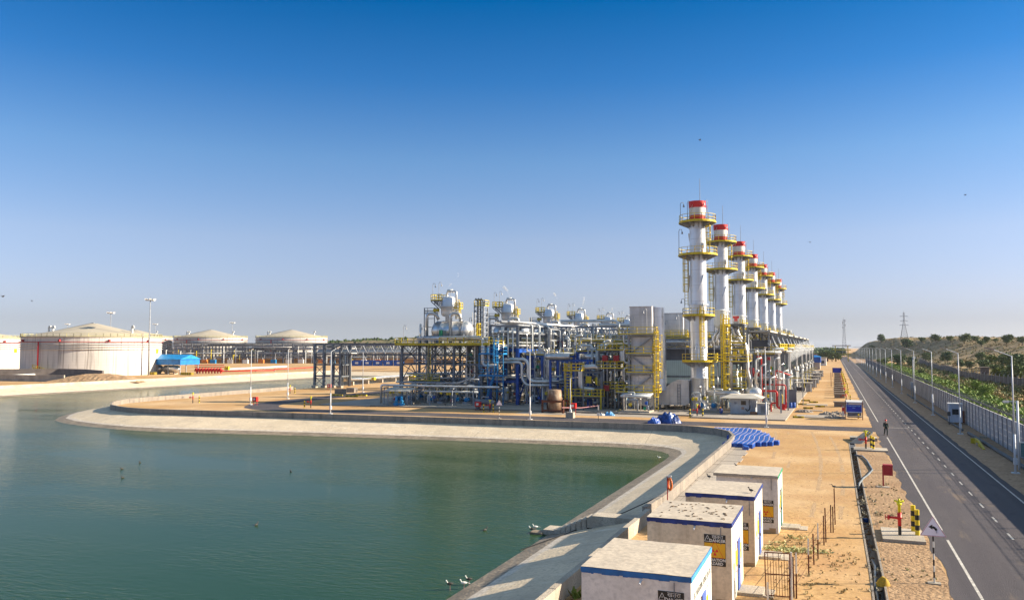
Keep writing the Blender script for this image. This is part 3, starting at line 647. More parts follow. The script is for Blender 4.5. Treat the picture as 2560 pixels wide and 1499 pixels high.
# huts
def sign(t, face, cx_, z1, wd, ht, y=None, x=None, text=True):
    # black panel, yellow middle, warning triangle and lettering; on a wall facing -Y
    th = .012; sb = MB(); sb.box((cx_-wd/2, y-th, z1-ht), (cx_+wd/2, y-.002, z1)); s_ = sb.o('warning_sign', blk, t)
    ya = y-th-.004; m = MB(); m.box((cx_-wd/2+.01, ya, z1-ht*.74), (cx_+wd/2-.01, y-th-.001, z1-ht*.27)); m.o('yellow_panel', mat('sign_orange_yellow', (.75,.40,.01), .5), s_)
    def tri(mb, c, s, yy, wl):
        P = [Vector((c[0], yy, c[1]+s*.62)), Vector((c[0]-s*.5, yy, c[1]-s*.38)), Vector((c[0]+s*.5, yy, c[1]-s*.38))]
        for i in range(3): mb.beam(P[i], P[(i+1)%3], .004, wl) if 0 else mb.add([P[i]+(P[(i+1)%3]-P[i]).cross(Vector((0,1,0))).normalized()*wl*k2 for k2 in (-.5,.5)]+[P[(i+1)%3]+(P[(i+1)%3]-P[i]).cross(Vector((0,1,0))).normalized()*wl*k2 for k2 in (.5,-.5)], [(0,1,2,3)])
    m = MB(); tri(m, (cx_-wd*.34, z1-ht*.15), .22*wd/.8, ya-.002, .016); m.beam((cx_-wd*.34, ya-.003, z1-ht*.12), (cx_-wd*.34, ya-.003, z1-ht*.16), .018, .004); m.o('symbol', white, s_)
    if text:
        txt('खतरा', wd*.25, white, s_, (cx_+wd*.12, ya, z1-ht*.075)); txt('DANGER', wd*.185, white, s_, (cx_+wd*.12, ya, z1-ht*.195), bold=.004)
        txt('RADIATION', wd*.185, white, s_, (cx_-wd*.0, ya, z1-ht*.81), bold=.004); txt('HAZARD', wd*.185, white, s_, (cx_-wd*.0, ya, z1-ht*.925), bold=.004)
    m = MB(); zc = z1-ht*.53; tri(m, (cx_, zc), wd*.78, ya-.002, .014)
    for a in (PI/2, PI/2+2*PI/3, PI/2+4*PI/3):
        pts = [(cx_+math.cos(a+PI)*.02, ya-.003, zc-.03+math.sin(a+PI)*.02)]
        pts = [(cx_+math.cos(b_)*r, ya-.003, zc-.03+math.sin(b_)*r) for r, bs in ((.03,(a+PI-.5,a+PI+.5)),(.13*wd/.8,(a+PI+.5,a+PI+.17,a+PI-.17,a+PI-.5))) for b_ in bs]
        m.add(pts, [tuple(range(len(pts)))])
    m.lathe((cx_, ya-.003, zc-.03), [(.02,0),(.0,-.001)], 10, axis='y'); m.o('trefoil', red, s_)
def hut(x0, x1, y0, y1, h, wallm, band, bandm2, label, over=0.0, doorm=None, textside=None, sgn=None):
    t = T('hut', label, 'hut', (x0, y0, 0), 'flat-roofed concrete huts beside the pond wall')
    m = MB(); m.box((x0,y0,-.1), (x1,y1,h-.14)); wl_ = m.o('wall', wallm, t)
    rg = random.Random(int(x0*100)); m = MB()
    nx, ny = 9, 9; o_ = over
    m2 = []
    m.box((x0-o_-.02,y0-o_-.02,h-.138), (x1+.02,y1+.02,h-.004)); m.o('roof_edge', band, t)
    m = MB(); b0 = 0
    for j in range(ny+1):
        for i in range(nx+1): m.v.append((x0-o_-.02+(x1-x0+.04+o_)*i/nx, y0-o_-.02+(y1-y0+.04+o_)*j/ny, h+rg.uniform(0,.012)+.004))
    for j in range(ny):
        for i in range(nx): a = j*(nx+1)+i; m.f.append((a,a+1,a+nx+2,a+nx+1))
    m.o('roof', mat('roof_screed', (.52,.44,.34), .9, c2=(.44,.37,.29), scale=.9, fine=.18, bscale=5, bump=.15), t)
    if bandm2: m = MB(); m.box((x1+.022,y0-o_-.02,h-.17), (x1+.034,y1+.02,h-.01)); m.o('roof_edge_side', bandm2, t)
    # irregular paint drips under the band
    m = MB(); x = x0-o_
    while x < x1 and not o_:
        w_ = rg.uniform(.08,.3); dz = rg.uniform(.015,.06); m.box((x,y0-.012-o_,h-.14-dz), (min(x+w_,x1),y0-.003-o_,h-.137)); x += w_
    if m.v: m.o('paint_edge', band, t)
    if doorm:
        yd0, yd1 = y0+(y1-y0)*.46, y0+(y1-y0)*.64
        m = MB(); m.box((x1+.004,yd0,.08), (x1+.05,yd1,2.1)); d = m.o('door', doorm, t)
        m = MB(); m.box((x1+.05,yd0+.1,1.0), (x1+.09,yd0+.16,1.12)); m.o('handle', steeld, d)
        m = MB(); m.box((x1+.0,yd0-.12,2.1), (x1+.25,yd1+.12,2.17)); m.o('canopy', conc, t) if 0 else None
        for a, b_ in ((yd0-.62,yd0-.08),(yd1+.08,yd1+.62)):
            m = MB(); m.box((x1+.003,a,.95), (x1+.02,b_,2.15)); s_ = m.o('notice', white, t)
            m = MB(); m.box((x1+.021,a+.02,1.22), (x1+.026,b_-.02,1.82)); m.o('yellow_panel', yel, s_)
            m = MB()
            for (za, zb) in ((.98,1.18),(1.88,2.1)):
                for z in (za, zb): m.box((x1+.021,a+.05,z), (x1+.027,b_-.05,z+.018))
                for yy in (a+.05, b_-.07): m.box((x1+.021,yy,za), (x1+.027,yy+.018,zb))
            m.lathe((x1+.028,(a+b_)/2,1.5), [(.07,0),(0,.002)], 10, axis='x'); m.o('symbol', dred, s_)
        m = MB(); m.lathe((x1+.003,y0+(y1-y0)*.17,1.35), [(.13,0),(.13,.012),(0,.013)], 14, axis='x'); m.o('round_sign', yel, t)
        m = MB(); m.box((x1,yd0-.25,-.05), (x1+1.0,yd1+.25,.12)); m.box((x1+.2,yd0-.2,-.05), (x1+1.4,yd1+.2,.05)); m.o('doorstep', conc, t)
    if sgn: sign(t, 0, sgn[0], sgn[1], sgn[2], sgn[3], y=y0)
    return t
wgrey = mat('hut_grey_wall', (.74,.70,.65), .9, c2=(.64,.61,.57), scale=1.5, streak=.35, streakc=(.22,.2,.19), fine=.15)
wbeig = mat('hut_beige_wall', (.70,.58,.42), .9, c2=(.60,.50,.36), scale=1.5, streak=.55, streakc=(.24,.17,.11), fine=.15)
wlime = mat('hut_limewash', (.62,.57,.46), .9, c2=(.56,.51,.41), scale=1, streak=.2)
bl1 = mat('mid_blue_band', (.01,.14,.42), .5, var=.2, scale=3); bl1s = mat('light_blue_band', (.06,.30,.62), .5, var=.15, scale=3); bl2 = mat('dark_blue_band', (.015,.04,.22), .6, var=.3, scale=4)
dblue = mat('blue_door', (.06,.12,.42), .5); dgreen = mat('green_door', (.04,.18,.16), .5)
q1 = atY(1645,1474,25.05); q1b = atY(1710,1483,25.05)
h1 = hut(-7.72,-4.33,25.05,29.1,3.15, wgrey, bl1, bl1s, 'nearest grey hut with a bright blue roof edge and black lettering on its white side', sgn=((q1.x+q1b.x)/2, q1.z, q1b.x-q1.x, 1.25), doorm=dblue)
q2 = atY(1760,1333,33.2); q2b = atY(1815,1416,33.2)
hut(-7.45,-4.15,33.2,37.05,3.15, wbeig, bl2, bl2, 'beige hut with dark blue roof edge and debris on its roof, second from the camera', sgn=((q2.x+q2b.x)/2, q2.z, q2b.x-q2.x, q2.z-q2b.z), doorm=dblue)
hut(-7.0,-3.88,39.4,43.4,3.15, wbeig, bl2, bl2, 'beige hut with dark blue roof edge and crows on it, third from the camera', sgn=(-4.55, 1.95, .8, 1.25), doorm=dblue)
h4_ = hut(-6.6,-3.36,46.7,50.1,3.07, wgrey, conc, green, 'grey and white hut with overhanging green-edged roof, farthest from the camera', over=.12, sgn=(-4.0, 1.75, .8, 1.2), doorm=dgreen)
# side walls are limewashed white; the thin render coat sits on the wall facing the sun
for nm, (x1, y0, y1, mtl) in {'a': (-4.33,25.05,29.1, mat('limewash_white', (.74,.72,.66), .85, var=.05)), 'b': (-4.15,33.2,37.05, wlime), 'c': (-3.88,39.4,43.4, wlime), 'd': (-3.36,46.7,50.1, MATS['limewash_white'])}.items():
    tt = [o for o in COL.objects if o.get('category') == 'hut' and abs(o.location.y-y0) < .1][0]
    m = MB(); m.box((x1+.0005,y0+.0,0), (x1+.0025,y1,2.98)); m.o('limewash', mtl, tt)
hs2 = [o for o in COL.objects if o.get('category') == 'hut']
for tt in hs2:
    x0, y0 = tt.location.x, tt.location.y; m = MB(); m.tube((x0+1.9,y0-.28,2.86),(x0+1.9,y0+.05,2.92),.035,8); m.o('rain_spout', lampw, tt)
    m = MB(); m.path([(x0+2.9,y0-.03,2.95),(x0+2.9,y0-.03,2.3)], .014, 5); m.o('conduit', steel, tt)
    w_ = 3.3 if x0 > -7.2 else 3.35; m = MB(); rg0 = random.Random(int(y0)); x = x0+.02
    while x < x0+3.1: d = rg0.uniform(.15,.5); m.box((x,y0-.004,-.05),(min(x+d,x0+3.1),y0-.0015,rg0.uniform(.05,.3))); x += d
    m.o('dirt_splash', mat('mud_splash', (.40,.29,.17), .95), tt)
grt = mat('faded_lettering', (.22,.22,.20), .8)
txt('EEC INDUSTRIAL SERVICE (P) LTD.', .30, grt, h1, (-4.322, 27.25, 2.42), (PI/2,0,PI/2), sx=.75); txt('DADRI', .24, grt, h1, (-4.322, 26.9, 2.0), (PI/2,0,PI/2))
# lifebuoy on post
q = atY(1672,1248,44.7); t = T('lifebuoy_stand', 'orange lifebuoy hanging on a red post beside the pond wall', 'lifebuoy', (-8.6,44.2,0))
P_ = at(1669, 1320, .75) ; bx, by = -10.2, atX(1669,1250,-10.2).y
m = MB(); m.tube((bx,by,0), (bx,by,2.0), .035, 6); m.o('post', dred, t)
m = MB(); R1, r1 = .27, .075
for i in range(20):
    a = 2*PI*i/20; b_ = 2*PI*(i+1)/20; m.tube((bx+.16+math.cos(a)*R1*.55, by-.06-math.cos(a)*R1*.8, 1.55+math.sin(a)*R1*1.25), (bx+.16+math.cos(b_)*R1*.55, by-.06-math.cos(b_)*R1*.8, 1.55+math.sin(b_)*R1*1.25), r1, 8)
m.o('ring', mat('lifebuoy_orange', (.80,.20,.03), .5), t)
m = MB(); m.cbox((bx+.1,by,2.02), (.3,.08,.08)); m.o('bracket', white, t)
# stairs down the bank
t = T('bank_stairs', 'concrete stairs and landing going down the pond bank to the water', 'stairs', (-14,51,0))
ys = 47.9
m = MB(); m.box((-14.1,ys,-1.0), (-11.6,ys+1.2,-.08)); m.o('landing', conc, t)
for i in range(7):
    x = -14.1-i*.33; z = -.2-i*.15; m = MB(); m.box((x-.37,ys+.02,z-.6), (x,ys+1.16,z)); m.o('step', conc, t)
m = MB(); m.box((-17.3,ys+.3,-2.4), (-16.45,ys+1.6,-1.2)); m.o('platform', conc, t)
m = MB(); m.box((-18.1,ys+.1,-2.4), (-17.32,ys+.8,-1.38)); m.o('footing', bankw, t)
# pale slabs on the land side of the parapet
m = MB()
for i in range(17):
    y = 46.5+i*2.3; j = (i*37 % 5)*.03; m.box((-10.38,y,-.1),(-8.75+j*3,y+2.26,.03+j*.3))
o = m.o('paving_strip', slabm); struct(o)
# ================================================================ EXHAUST STACKS
def annrail(mb, c, R_, z, a0=0, a1=2*PI, n=20, **k):
    full = abs(a1-a0-2*PI) < 1e-6; pts = [(c[0]+R_*math.cos(a0+(a1-a0)*i/n), c[1]+R_*math.sin(a0+(a1-a0)*i/n), z) for i in range(n if full else n+1)]
    mb.rail(pts, closed=full, gap=3, **k)
def goose(t, x, y, z, h, ang, m_=None, name='light_pole'):
    m = MB(); ca, sa = math.cos(ang)*.45, math.sin(ang)*.45
    m.path([(x,y,z),(x,y,z+h-.3),(x+ca*.3,y+sa*.3,z+h),(x+ca,y+sa,z+h-.05),(x+ca*1.15,y+sa*1.15,z+h-.45)], .045, 5); m.tube((x+ca*1.15,y+sa*1.15,z+h-.4), (x+ca*1.2,y+sa*1.2,z+h-.75), .09, 6, .16)
    m.o(name, m_ or steell, t)
ONLY_FIRST = []
def stack():
    c = (0,0); t = T('exhaust_stack', '', 'stack', local=True)
    m = MB(); m.lathe((0,0,0), [(1.75,.15),(1.75,.35),(1.42,.36),(1.36,1.2),(1.36,5.1),(1.40,5.14),(1.31,5.2),(1.30,11.5),(1.30,16.4),(1.30,17.5),(1.27,23.7),(1.25,28.7),(1.25,30.0)], 32, cap=False); m.o('shell', silver, t, True)
    for z, r in ((16.6,1.55),(23.75,1.42),(28.75,1.38)):
        m = MB(); m.lathe((0,0,z), [(1.2,-.09),(r,-.09),(r,-.02),(r-.03,.02),(r,.03),(r,.1),(1.2,.1)], 32, cap=False)
        m.o('flange', silver, t)
    m = MB(); m.lathe((0,0,0), [(2.2,-.3),(2.2,.16),(0,.16)], 8); m.o('plinth', conc, t)
    for a, b_, mm, nm, r0, r1 in ((30.0,30.75,red,'red_band',1.27,1.28),(30.75,31.95,white,'white_band',1.28,1.31),(31.95,33.0,red,'red_band',1.31,1.36)):
        m = MB(); m.lathe((0,0,0), [(r0,a),(r1,b_)], 32, cap=False)
        if b_ == 33.0: m.lathe((0,0,0), [(r1,b_),(r1-.1,b_),(r1-.12,b_-1.0)], 32, cap=False)
        m.o(nm, mm, t, True)
    m = MB(); m.lathe((0,0,30), [(1.2,0),(0,.01)], 20); m.o('inner_liner', steeld, t)
    for k in range(3):          # helical strakes
        m = MB(); q = 26
        for (za, zb) in ((18.4,21.3),(25.3,28.0),(30.1,32.4)):
            R0 = 1.28 if za < 30 else 1.3; prev = None
            for i in range(q+1):
                z = za+(zb-za)*i/q; a = k*2*PI/3-1.9+(z-17)*.27; cur = ((R0*math.cos(a),R0*math.sin(a),z),((R0+.17)*math.cos(a),(R0+.17)*math.sin(a),z))
                if prev: m.add([prev[0],prev[1],cur[1],cur[0]], [(0,1,2,3)])
                prev = cur
        m.o('strake', silver, t)
    def plat(z, r1, a0=0, a1=2*PI, nb=10):
        m = MB(); m.plate(c, 1.3, r1, z, .1, a0, a1, 28); p = m.o('platform', steel, t)
        m = MB(); m.plate(c, r1-.04, r1+.03, z-.07, .2, a0, a1, 28); m.o('platform_edge', yel, p)
        k = nb if a1-a0 > 6 else max(3, int(nb*(a1-a0)/6.28)+1)
        for i in range(k):
            a = a0+(a1-a0)*(i/(k if a1-a0 > 6 else k-1)); ca, sa = math.cos(a), math.sin(a)
            m = MB(); q = [(1.28*ca,1.28*sa,z-.02),(r1*ca*.98,r1*sa*.98,z-.02),(r1*ca*.98,r1*sa*.98,z-.16),(1.28*ca,1.28*sa,z-.85)]; nn = Vector((-sa,ca,0))*.05
            m.add([Vector(v)+nn for v in q]+[Vector(v)-nn for v in q], [(0,1,2,3),(7,6,5,4),(0,4,5,1),(1,5,6,2),(2,6,7,3)]); m.o('bracket', steell, t)
        m = MB(); annrail(m, c, r1-.05, z+.1, a0, a1, 16 if a1-a0 > 6 else max(4, int(16*(a1-a0)/6.28)), r=.03); m.o('railing', yel, t)
    plat(29.6, 2.9); plat(24.4, 3.05); k0 = set(o.name for o in t.children_recursive); plat(14.85, 2.5, PI*.75, PI*2.05); ONLY_FIRST.extend([o for o in COL.objects if o.parent and o.name not in k0 and o.name in {q.name for q in t.children_recursive}]); plat(7.7, 2.75, -PI*.85, PI*.15)
    m = MB(); m.box((1.35,-1.3,7.75), (2.9,-.2,7.85)); m.o('side_platform', steel, t); m = MB(); m.rail([(1.4,-1.3,7.85),(2.9,-1.3,7.85),(2.9,-.2,7.85)], r=.05); m.o('railing', yel, t)
    for b_, h, f in (((1.95,-.55,1.6),6.4,(0,-1)),((.75,-1.35,8.0),8.4,(0,-1)),((-1.75,-.7,16.5),7.9,(-.4,-1)),((1.75,-.8,24.5),5.4,(.5,-1))):
        m = MB(); m.ladder(b_, h, f, True, .55, .042); l_ = m.o('ladder', yel, t)
    for (x, y, z, h, a) in ((-2.5,-.9,29.7,3.2,PI*.1),(-1.45,-.6,29.7,3.4,0),(1.75,-.9,29.7,3.3,PI),(-2.9,-.3,24.5,4.2,0),(-2.0,-.9,14.9,2.7,PI),(1.45,-1.6,14.9,2.2,PI),(2.4,-.4,7.8,3.1,PI),(-1.9,-1.4,7.8,3.1,0),(.2,-2.0,7.8,2.6,PI)): goose(t, x, y, z, h, a)
    m = MB(); m.tube((.35,.6,32.6), (.35,.6,36.8), .05, 6, .03); m.o('lightning_rod', steel, t)
    m = MB(); m.cbox((-.05,-1.42,2.0), (.75,.1,1.2)); m.o('hatch', silver, t); m = MB(); m.cbox((.75,-1.3,2.2), (.5,.3,.7)); m.o('control_box', steel, t)
    m = MB(); m.path([(-1.35,-.65,9),(-1.35,-.65,23.5)], .06, 6); m.o('cable_conduit', steell, t)
    m = MB(); m.cbox((.95,-1.3,25.8), (.5,.3,.9)); m.cbox((.9,-1.35,25.0), (.3,.25,.5)); m.o('analyser_box', white, t)
    return t
SX = -20.9
S0 = stack(); S0.location = (SX,131,0); S0['label'] = 'nearest and tallest-looking silver exhaust stack with red and white cap'; S0['group'] = 'exhaust stacks in a row'
for i in range(1,7): cs = copy_tree(S0, 'silver exhaust stack with red and white cap, %s in the row' % (ORD[i] if i < 6 else 'last and farthest'), (SX+(.15*i if i > 1 else 0),131+27*i,0)); [bpy.data.objects.remove(bpy.data.objects[n]) for n in [k.name for k in cs.children_recursive if k.data in [q.data for q in ONLY_FIRST]]]
# ---------------------------------------------------------------- heat recovery boilers (one per train)
def boiler():
    t = T('boiler', '', 'boiler', local=True)
    x0, x1, y0, y1 = -1.7, 1.7, 0, 8.5
    m = MB(); m.box((x0,y0+.25,.95), (x1,y1,11.9)); m.o('casing', cladw, t)
    m = MB(); m.box((x0-.12,y0,11.9), (x1-.02,y1-.2,16.2)); m.box((x0-.2,y0-.08,16.2), (x1,y1,16.3)); m.o('upper_casing', cladw, t)
    m = MB(); m.lathe((x1,y0+3.2,3.2), [(1.35,0),(1.25,13.0)], 14, -PI/2, PI/2, False); m.lathe((x1,y0+3.2,3.2), [(0,12.99),(1.25,13.0)], 14, -PI/2, PI/2, False); m.o('side_duct', silver, t, True)
    for x in (x0-.25, x1+.2):
        for y in (y0, y0+4.2, y1+.3): m = MB(); m.ibeam((x,y,.2),(x,y,11.9), .34, .34); m.o('column', steell, t)
    for z in (2.85,5.9,8.8,11.8): m = MB(); m.ibeam((x0-.25,y0-.02,z-.16),(x1+.2,y0-.02,z-.16), .2, .28); m.o('beam', steell, t)
    for (xa, za, xb, zb) in ((x0,9.0,x1,11.5),(x1,6.1,x0,8.6),(x0,3.0,x1,5.6),(x0,.3,0,2.6),(x1,.3,0,2.6)):
        m = MB(); m.beam((xa,y0-.02,za),(xb,y0-.02,zb), .2, .16); m.o('brace', steell, t)
    for z, xa, xb in ((11.85,x0-1.7,x1+.9),(8.85,x0-.5,x1+.3),(5.95,x0-.5,x1+.3),(2.9,x0-2.1,x1+.3)):
        m = MB(); m.box((xa,y0-1.25,z),(xb,y0-.22,z+.08)); p = m.o('platform', steell, t); m = MB(); m.rail([(xa,y0-.3,z+.08),(xa,y0-1.2,z+.08),(xb,y0-1.2,z+.08),(xb,y0-.3,z+.08)], r=.042); m.o('railing', yel, t)
        for x in (xa+.3, xb-.3): m = MB(); m.beam((x,y0-1.2,z),(x,y0-.2,z-.8), .1); m.o('bracket', steell, t)
    m = MB(); m.ladder((x1+.75,y0-.7,.2), 12.8, (0,-1), True, .5, .036); m.o('ladder', yel, t)
    m = MB(); m.ladder((x1+.95,y0+.3,3), 9.6, (1,0), True, .45, .03); m.o('ladder', yel, t)
    for z in (3.0,6.4,9.4): m = MB(); m.rail([(x1+.3,y0-.9,z),(x1+1.2,y0-.9,z),(x1+1.2,y0+.6,z)], r=.05); m.o('railing', yel, t)
    for (x, z, h) in ((-.9,12,2.8),(1.1,12,3.9)): goose(t, x, y0-1.0, z, h, PI)
    m = MB(); m.cbox((-1.0,y0+.2,5.0), (.9,.12,.9)); m.o('access_door', cladw, t); m = MB(); m.cbox((.6,y0-.1,1.6),(1.0,.7,.9)); m.o('valve_box', steell, t)
    # transition duct towards the stack
    m = MB(); P = [(x1,.9),(x1+4.4,.9),(x1+4.9,1.2),(x1+4.9,4.75),(x1+3.2,4.85),(x1+2.2,4.4),(x1,2.5)]; m.xprism(P, 3.6, 6.6); m.o('transition_duct', cladw, t)
    for x in (x1+1.2,x1+3.8): m = MB(); m.box((x,4.2,.15),(x+.2,6,.9)); m.o('duct_support', conc, t)
    m = MB(); m.ladder((x1+3.4,3.5,1.0), 3.2, (0,-1), False, .4, .03); m.o('ladder', steel, t)
    for k in range(4):
        m = MB(); z = 1.5+k*3; m.path([(x0-.3,y0+1,z),(x0-1.3,y0+1,z),(x0-1.3,y0+1,z+2.2),(x0-.3,y0+1,z+2.2)], .16, 8, .4); m.o('pipe', alum, t, True)
    m = MB(); m.lathe((x0-1.6,y0+1.5,7.6), [(0,0),(.5,.1),(.55,.3),(.55,2.2),(.5,2.5),(0,2.6)], 14); m.o('small_vessel', silo, t, True)
    return t
B0 = boiler(); B0.location = (-28.95,126,0); B0['label'] = 'tall grey boiler casing with yellow platforms and ladders left of the nearest stack'; B0['group'] = 'boilers beside the stacks'
for i in range(1,7): copy_tree(B0, 'grey boiler casing with yellow railings, %s boiler back from the pond' % ORD[i], (-28.95,126+27*i,0))
# ---------------------------------------------------------------- enclosure behind the transition duct
def enclosure():
    t = T('turbine_enclosure', '', 'enclosure', local=True)
    m = MB(); m.box((-14,0,3.3),(0,8,7.6)); m.o('wall', corr, t); m = MB(); m.box((-14,-.06,4.55),(0,-.003,4.85)); m.o('beam', steel, t)
    m = MB(); m.box((-14,.03,0.2),(0,7.9,3.3)); m.o('lower_wall', corr, t); m = MB(); m.box((-14,-.06,2.9),(0,-.004,3.4)); m.o('beam', steel, t)
    m = MB(); m.box((-14.1,.2,7.6),(.1,8,9.6)); m.o('upper_wall', dgrey, t)
    for z in (9.75,11.3): m = MB(); m.ibeam((-14,-1,z),(1,-1,z), .25,.25); m.o('beam', steell, t)
    m = MB()
    for i in range(9): x = -14+i*1.65; m.beam((x,-1,9.8),(x+.82,-1,11.2),.1); m.beam((x+.82,-1,11.2),(x+1.65,-1,9.8),.1)
    m.o('truss', steell, t)
    m = MB(); m.box((-14,-1,11.42),(1,3,11.5)); m.o('deck', steel, t); m = MB(); m.rail([(-14,-1,11.5),(1,-1,11.5)], r=.042); m.o('railing', yeld, t)
    for k in range(3): m = MB(); m.path([(-14,-.5-.4*k,10.4+.25*k),(1,-.5-.4*k,10.4+.25*k)], .12+.04*k, 8); m.o('pipe', alum, t, True)
    m = MB(); m.box((1.1,4,4.8),(5.2,20,11.2)); m.o('side_housing', dgrey, t); m = MB(); m.box((1.6,3.4,.2),(4.8,4,4.8)); m.o('intake', steeld, t)
    for x in (1.3,5): m = MB(); m.ibeam((x,3.8,.2),(x,3.8,12.6),.3,.3); m.o('column', steell, t)
    m = MB(); m.box((.2,2.4,12.6),(5.4,20,12.9)); m.o('roof', mat('cream_roof',(.55,.50,.42),.7), t)
    for y in (6,10,14,18): m = MB(); m.ibeam((5.3,y,.2),(5.3,y,12.6),.22,.22); m.o('column', steell, t)
    m = MB(); m.box((5.45,1.5,9.3),(7.0,24,9.4)); m.o('walkway', steel, t); m = MB(); m.rail([(7.0,1.5,9.4),(7.0,24,9.4)], r=.045); m.rail([(5.5,1.5,9.4),(7.0,1.5,9.4)], r=.045); m.o('railing', yel, t)
    for y in (2,7.5,13,18.5,23.5): m = MB(); m.ibeam((6.9,y,.2),(6.9,y,9.28),.2,.2); m.o('column', steel, t)
    q = random.Random(3)
    for k in range(13): y = 2.5+k*1.65; x = 6.0+q.uniform(-.4,.7); r = q.choice([.07,.1,.15,.22]); m = MB(); m.path([(x-1,y,q.uniform(9.8,12)),(x,y,q.uniform(9.2,9.7)),(x,y,q.choice([.3,2,3.5])),(x+q.uniform(.3,1),y,q.choice([.3,1.6]))], r, 8, .5); m.o('pipe', q.choice([alum,steel,steell,steell,dred if k == 5 else steel]), t, True)
    for k in range(4): m = MB(); m.cbox((6.9,3+5.5*k,9.9), (.3,.9,1.1)); m.o('ladder_gate', yel, t)
    return t
E0 = enclosure(); E0.location = (-17,148,0); E0['label'] = 'pale green sheet-metal enclosure behind the nearest stack and duct'; E0['group'] = 'machine enclosures between the boilers'
for i in range(1,7): copy_tree(E0, 'sheet-metal machine enclosure with cream roof, %s back from the pond' % ORD[i], (-17,148+27*i,0))
# ---------------------------------------------------------------- service tower with silencer drum, one per train
def service():
    t = T('service_tower', '', 'steel tower', local=True)   # origin at (-18,135)
    frame(t, [0,3.5], [0,6], [3.4,7.5,13.6], steel, .32, .3, braces=(((0,0,7.6),(3.5,0,13.4),'x'),((3.5,0,3.6),(3.5,6,7.3),'x'),((3.5,0,7.6),(3.5,6,13.4),'x')))
    m = MB(); m.box((-1.0,-1.0,7.55),(4.1,6.2,7.63)); m.o('deck', steel, t); m = MB(); m.rail([(-1,0,7.63),(-1,-1,7.63),(4.1,-1,7.63),(4.1,6.2,7.63)], r=.055); m.o('railing', yel, t)
    m = MB(); m.box((.1,.1,13.61),(3.4,5.9,13.69)); m.o('deck', steel, t)
    m = MB(); m.ladder((.9,-.55,.2), 15.0, (0,-1), True, .8, .06); m.o('ladder', yel, t)
    m = MB(); m.ladder((.3,-.55,3.2), 12.0, (0,-1), False, .5, .06); m.o('ladder', yel, t)
    for z in (3.4,5.2,9.5,10.6): m = MB(); m.rail([(1.6,-.6,z),(3.8,-.6,z)], r=.05); m.o('railing', yel, t)
    # silencer drum and S ducts
    m = MB(); m.lathe((-.6,3,0), [(.25,12.9),(.9,13.35),(1.0,13.7),(1.0,15.9),(1.08,15.95),(1.08,16.1),(0,16.12)], 22); m.o('silencer_drum', silo, t, True)
    for k in (-.32,.32): m = MB(); m.path([(-.6+k,3,13.3),(-.6+k,3,12.6),(-1.3+k,2.6,11.6),(-1.3+k,2.6,10.2)], .26, 10, .5); m.o('s_duct', alum, t, True)
    m = MB(); m.path([(1.9,1.6,13.4),(1.9,1.4,12.3),(3.2,.6,10.4),(3.9,.2,9.6),(4.0,.1,6.2),(4.6,.1,3.6),(4.6,.1,2.2)], .26, 10, .5); m.o('pipe', alum, t, True)
    m = MB(); m.path([(2.4,1.6,13.4),(2.4,1.2,12.3),(3.6,1.6,10.4),(4.4,1.6,8)], .22, 10, .5); m.o('pipe', alum, t, True)
    m = MB(); m.path([(1.5,-.7,2.8),(1.5,-.7,8.0),(1.5,-.2,8.6),(3,-.2,8.6),(3,.6,8.2)], .33, 12, .5); m.o('pipe', alum, t, True)
    for (x, y, r, z1) in ((2.3,.4,.09,7.4),(2.8,1.4,.14,7.4),(3.2,2.5,.1,13),(1.2,2.2,.18,13),(2.0,3.5,.12,7.4),(-.7,.5,.1,7.4),(3.9,3.0,.12,12)):
        m = MB(); m.tube((x,y,.2),(x,y,z1), r, 8); m.o('pipe', alum, t, True)
    for (x, y, z) in ((2.9,-.5,5.6),(1.9,-.4,4.6),(.6,1.0,4.4),(2.2,-.8,9.0),(3.2,-.8,9.2)):
        m = MB(); m.cbox((x,y,z), (.55,.4,.6)); m.o('valve', yel, t)
    m = MB(); m.cbox((4.2,1.5,6.2),(1.3,.5,.9)); m.o('red_box', dred, t)
    for x, h in ((4.3,3.6),(5.4,2.2)): goose(t, x, 2+x*.3, 7.6, h, PI*.9)
    return t
V0 = service(); V0.location = (-18,135,0); V0['label'] = 'grey steel service tower with yellow caged ladder and silencer drum right of the nearest stack'; V0['group'] = 'service towers beside the stacks'
for i in range(1,8): copy_tree(V0, 'steel service tower with silencer drum, %s back from the pond' % ORD[i], (-18,135+27*i,0))
# logo board on the third tower
lb = T('logo_board', 'white sign board with a red T-shaped emblem high on the second service tower', 'sign', (-15.6,161.5,0))
q = atY(1840,801,161.5); m = MB(); m.box((q.x-.75,161.4,q.z-1.0),(q.x+.75,161.46,q.z+1.05)); m.o('board', white, lb)
m = MB()
for s_ in (-1,1): m.add([(q.x+s_*.02,161.385,q.z+.85),(q.x+s_*.58,161.385,q.z+.85),(q.x+s_*.58,161.385,q.z+.42),(q.x+s_*.3,161.385,q.z+.42),(q.x+s_*.3,161.385,q.z-.15),(q.x+s_*.02,161.385,q.z-.15)], [(0,1,2,3,4,5) if s_ < 0 else (5,4,3,2,1,0)])
m.o('emblem', red, lb); m = MB()
for k in range(3): m.box((q.x-.5+.1*(k%2),161.38,q.z-.35-.22*k),(q.x+.5-.1*(k%2),161.395,q.z-.25-.22*k))
m.o('text_line', steeld, lb)
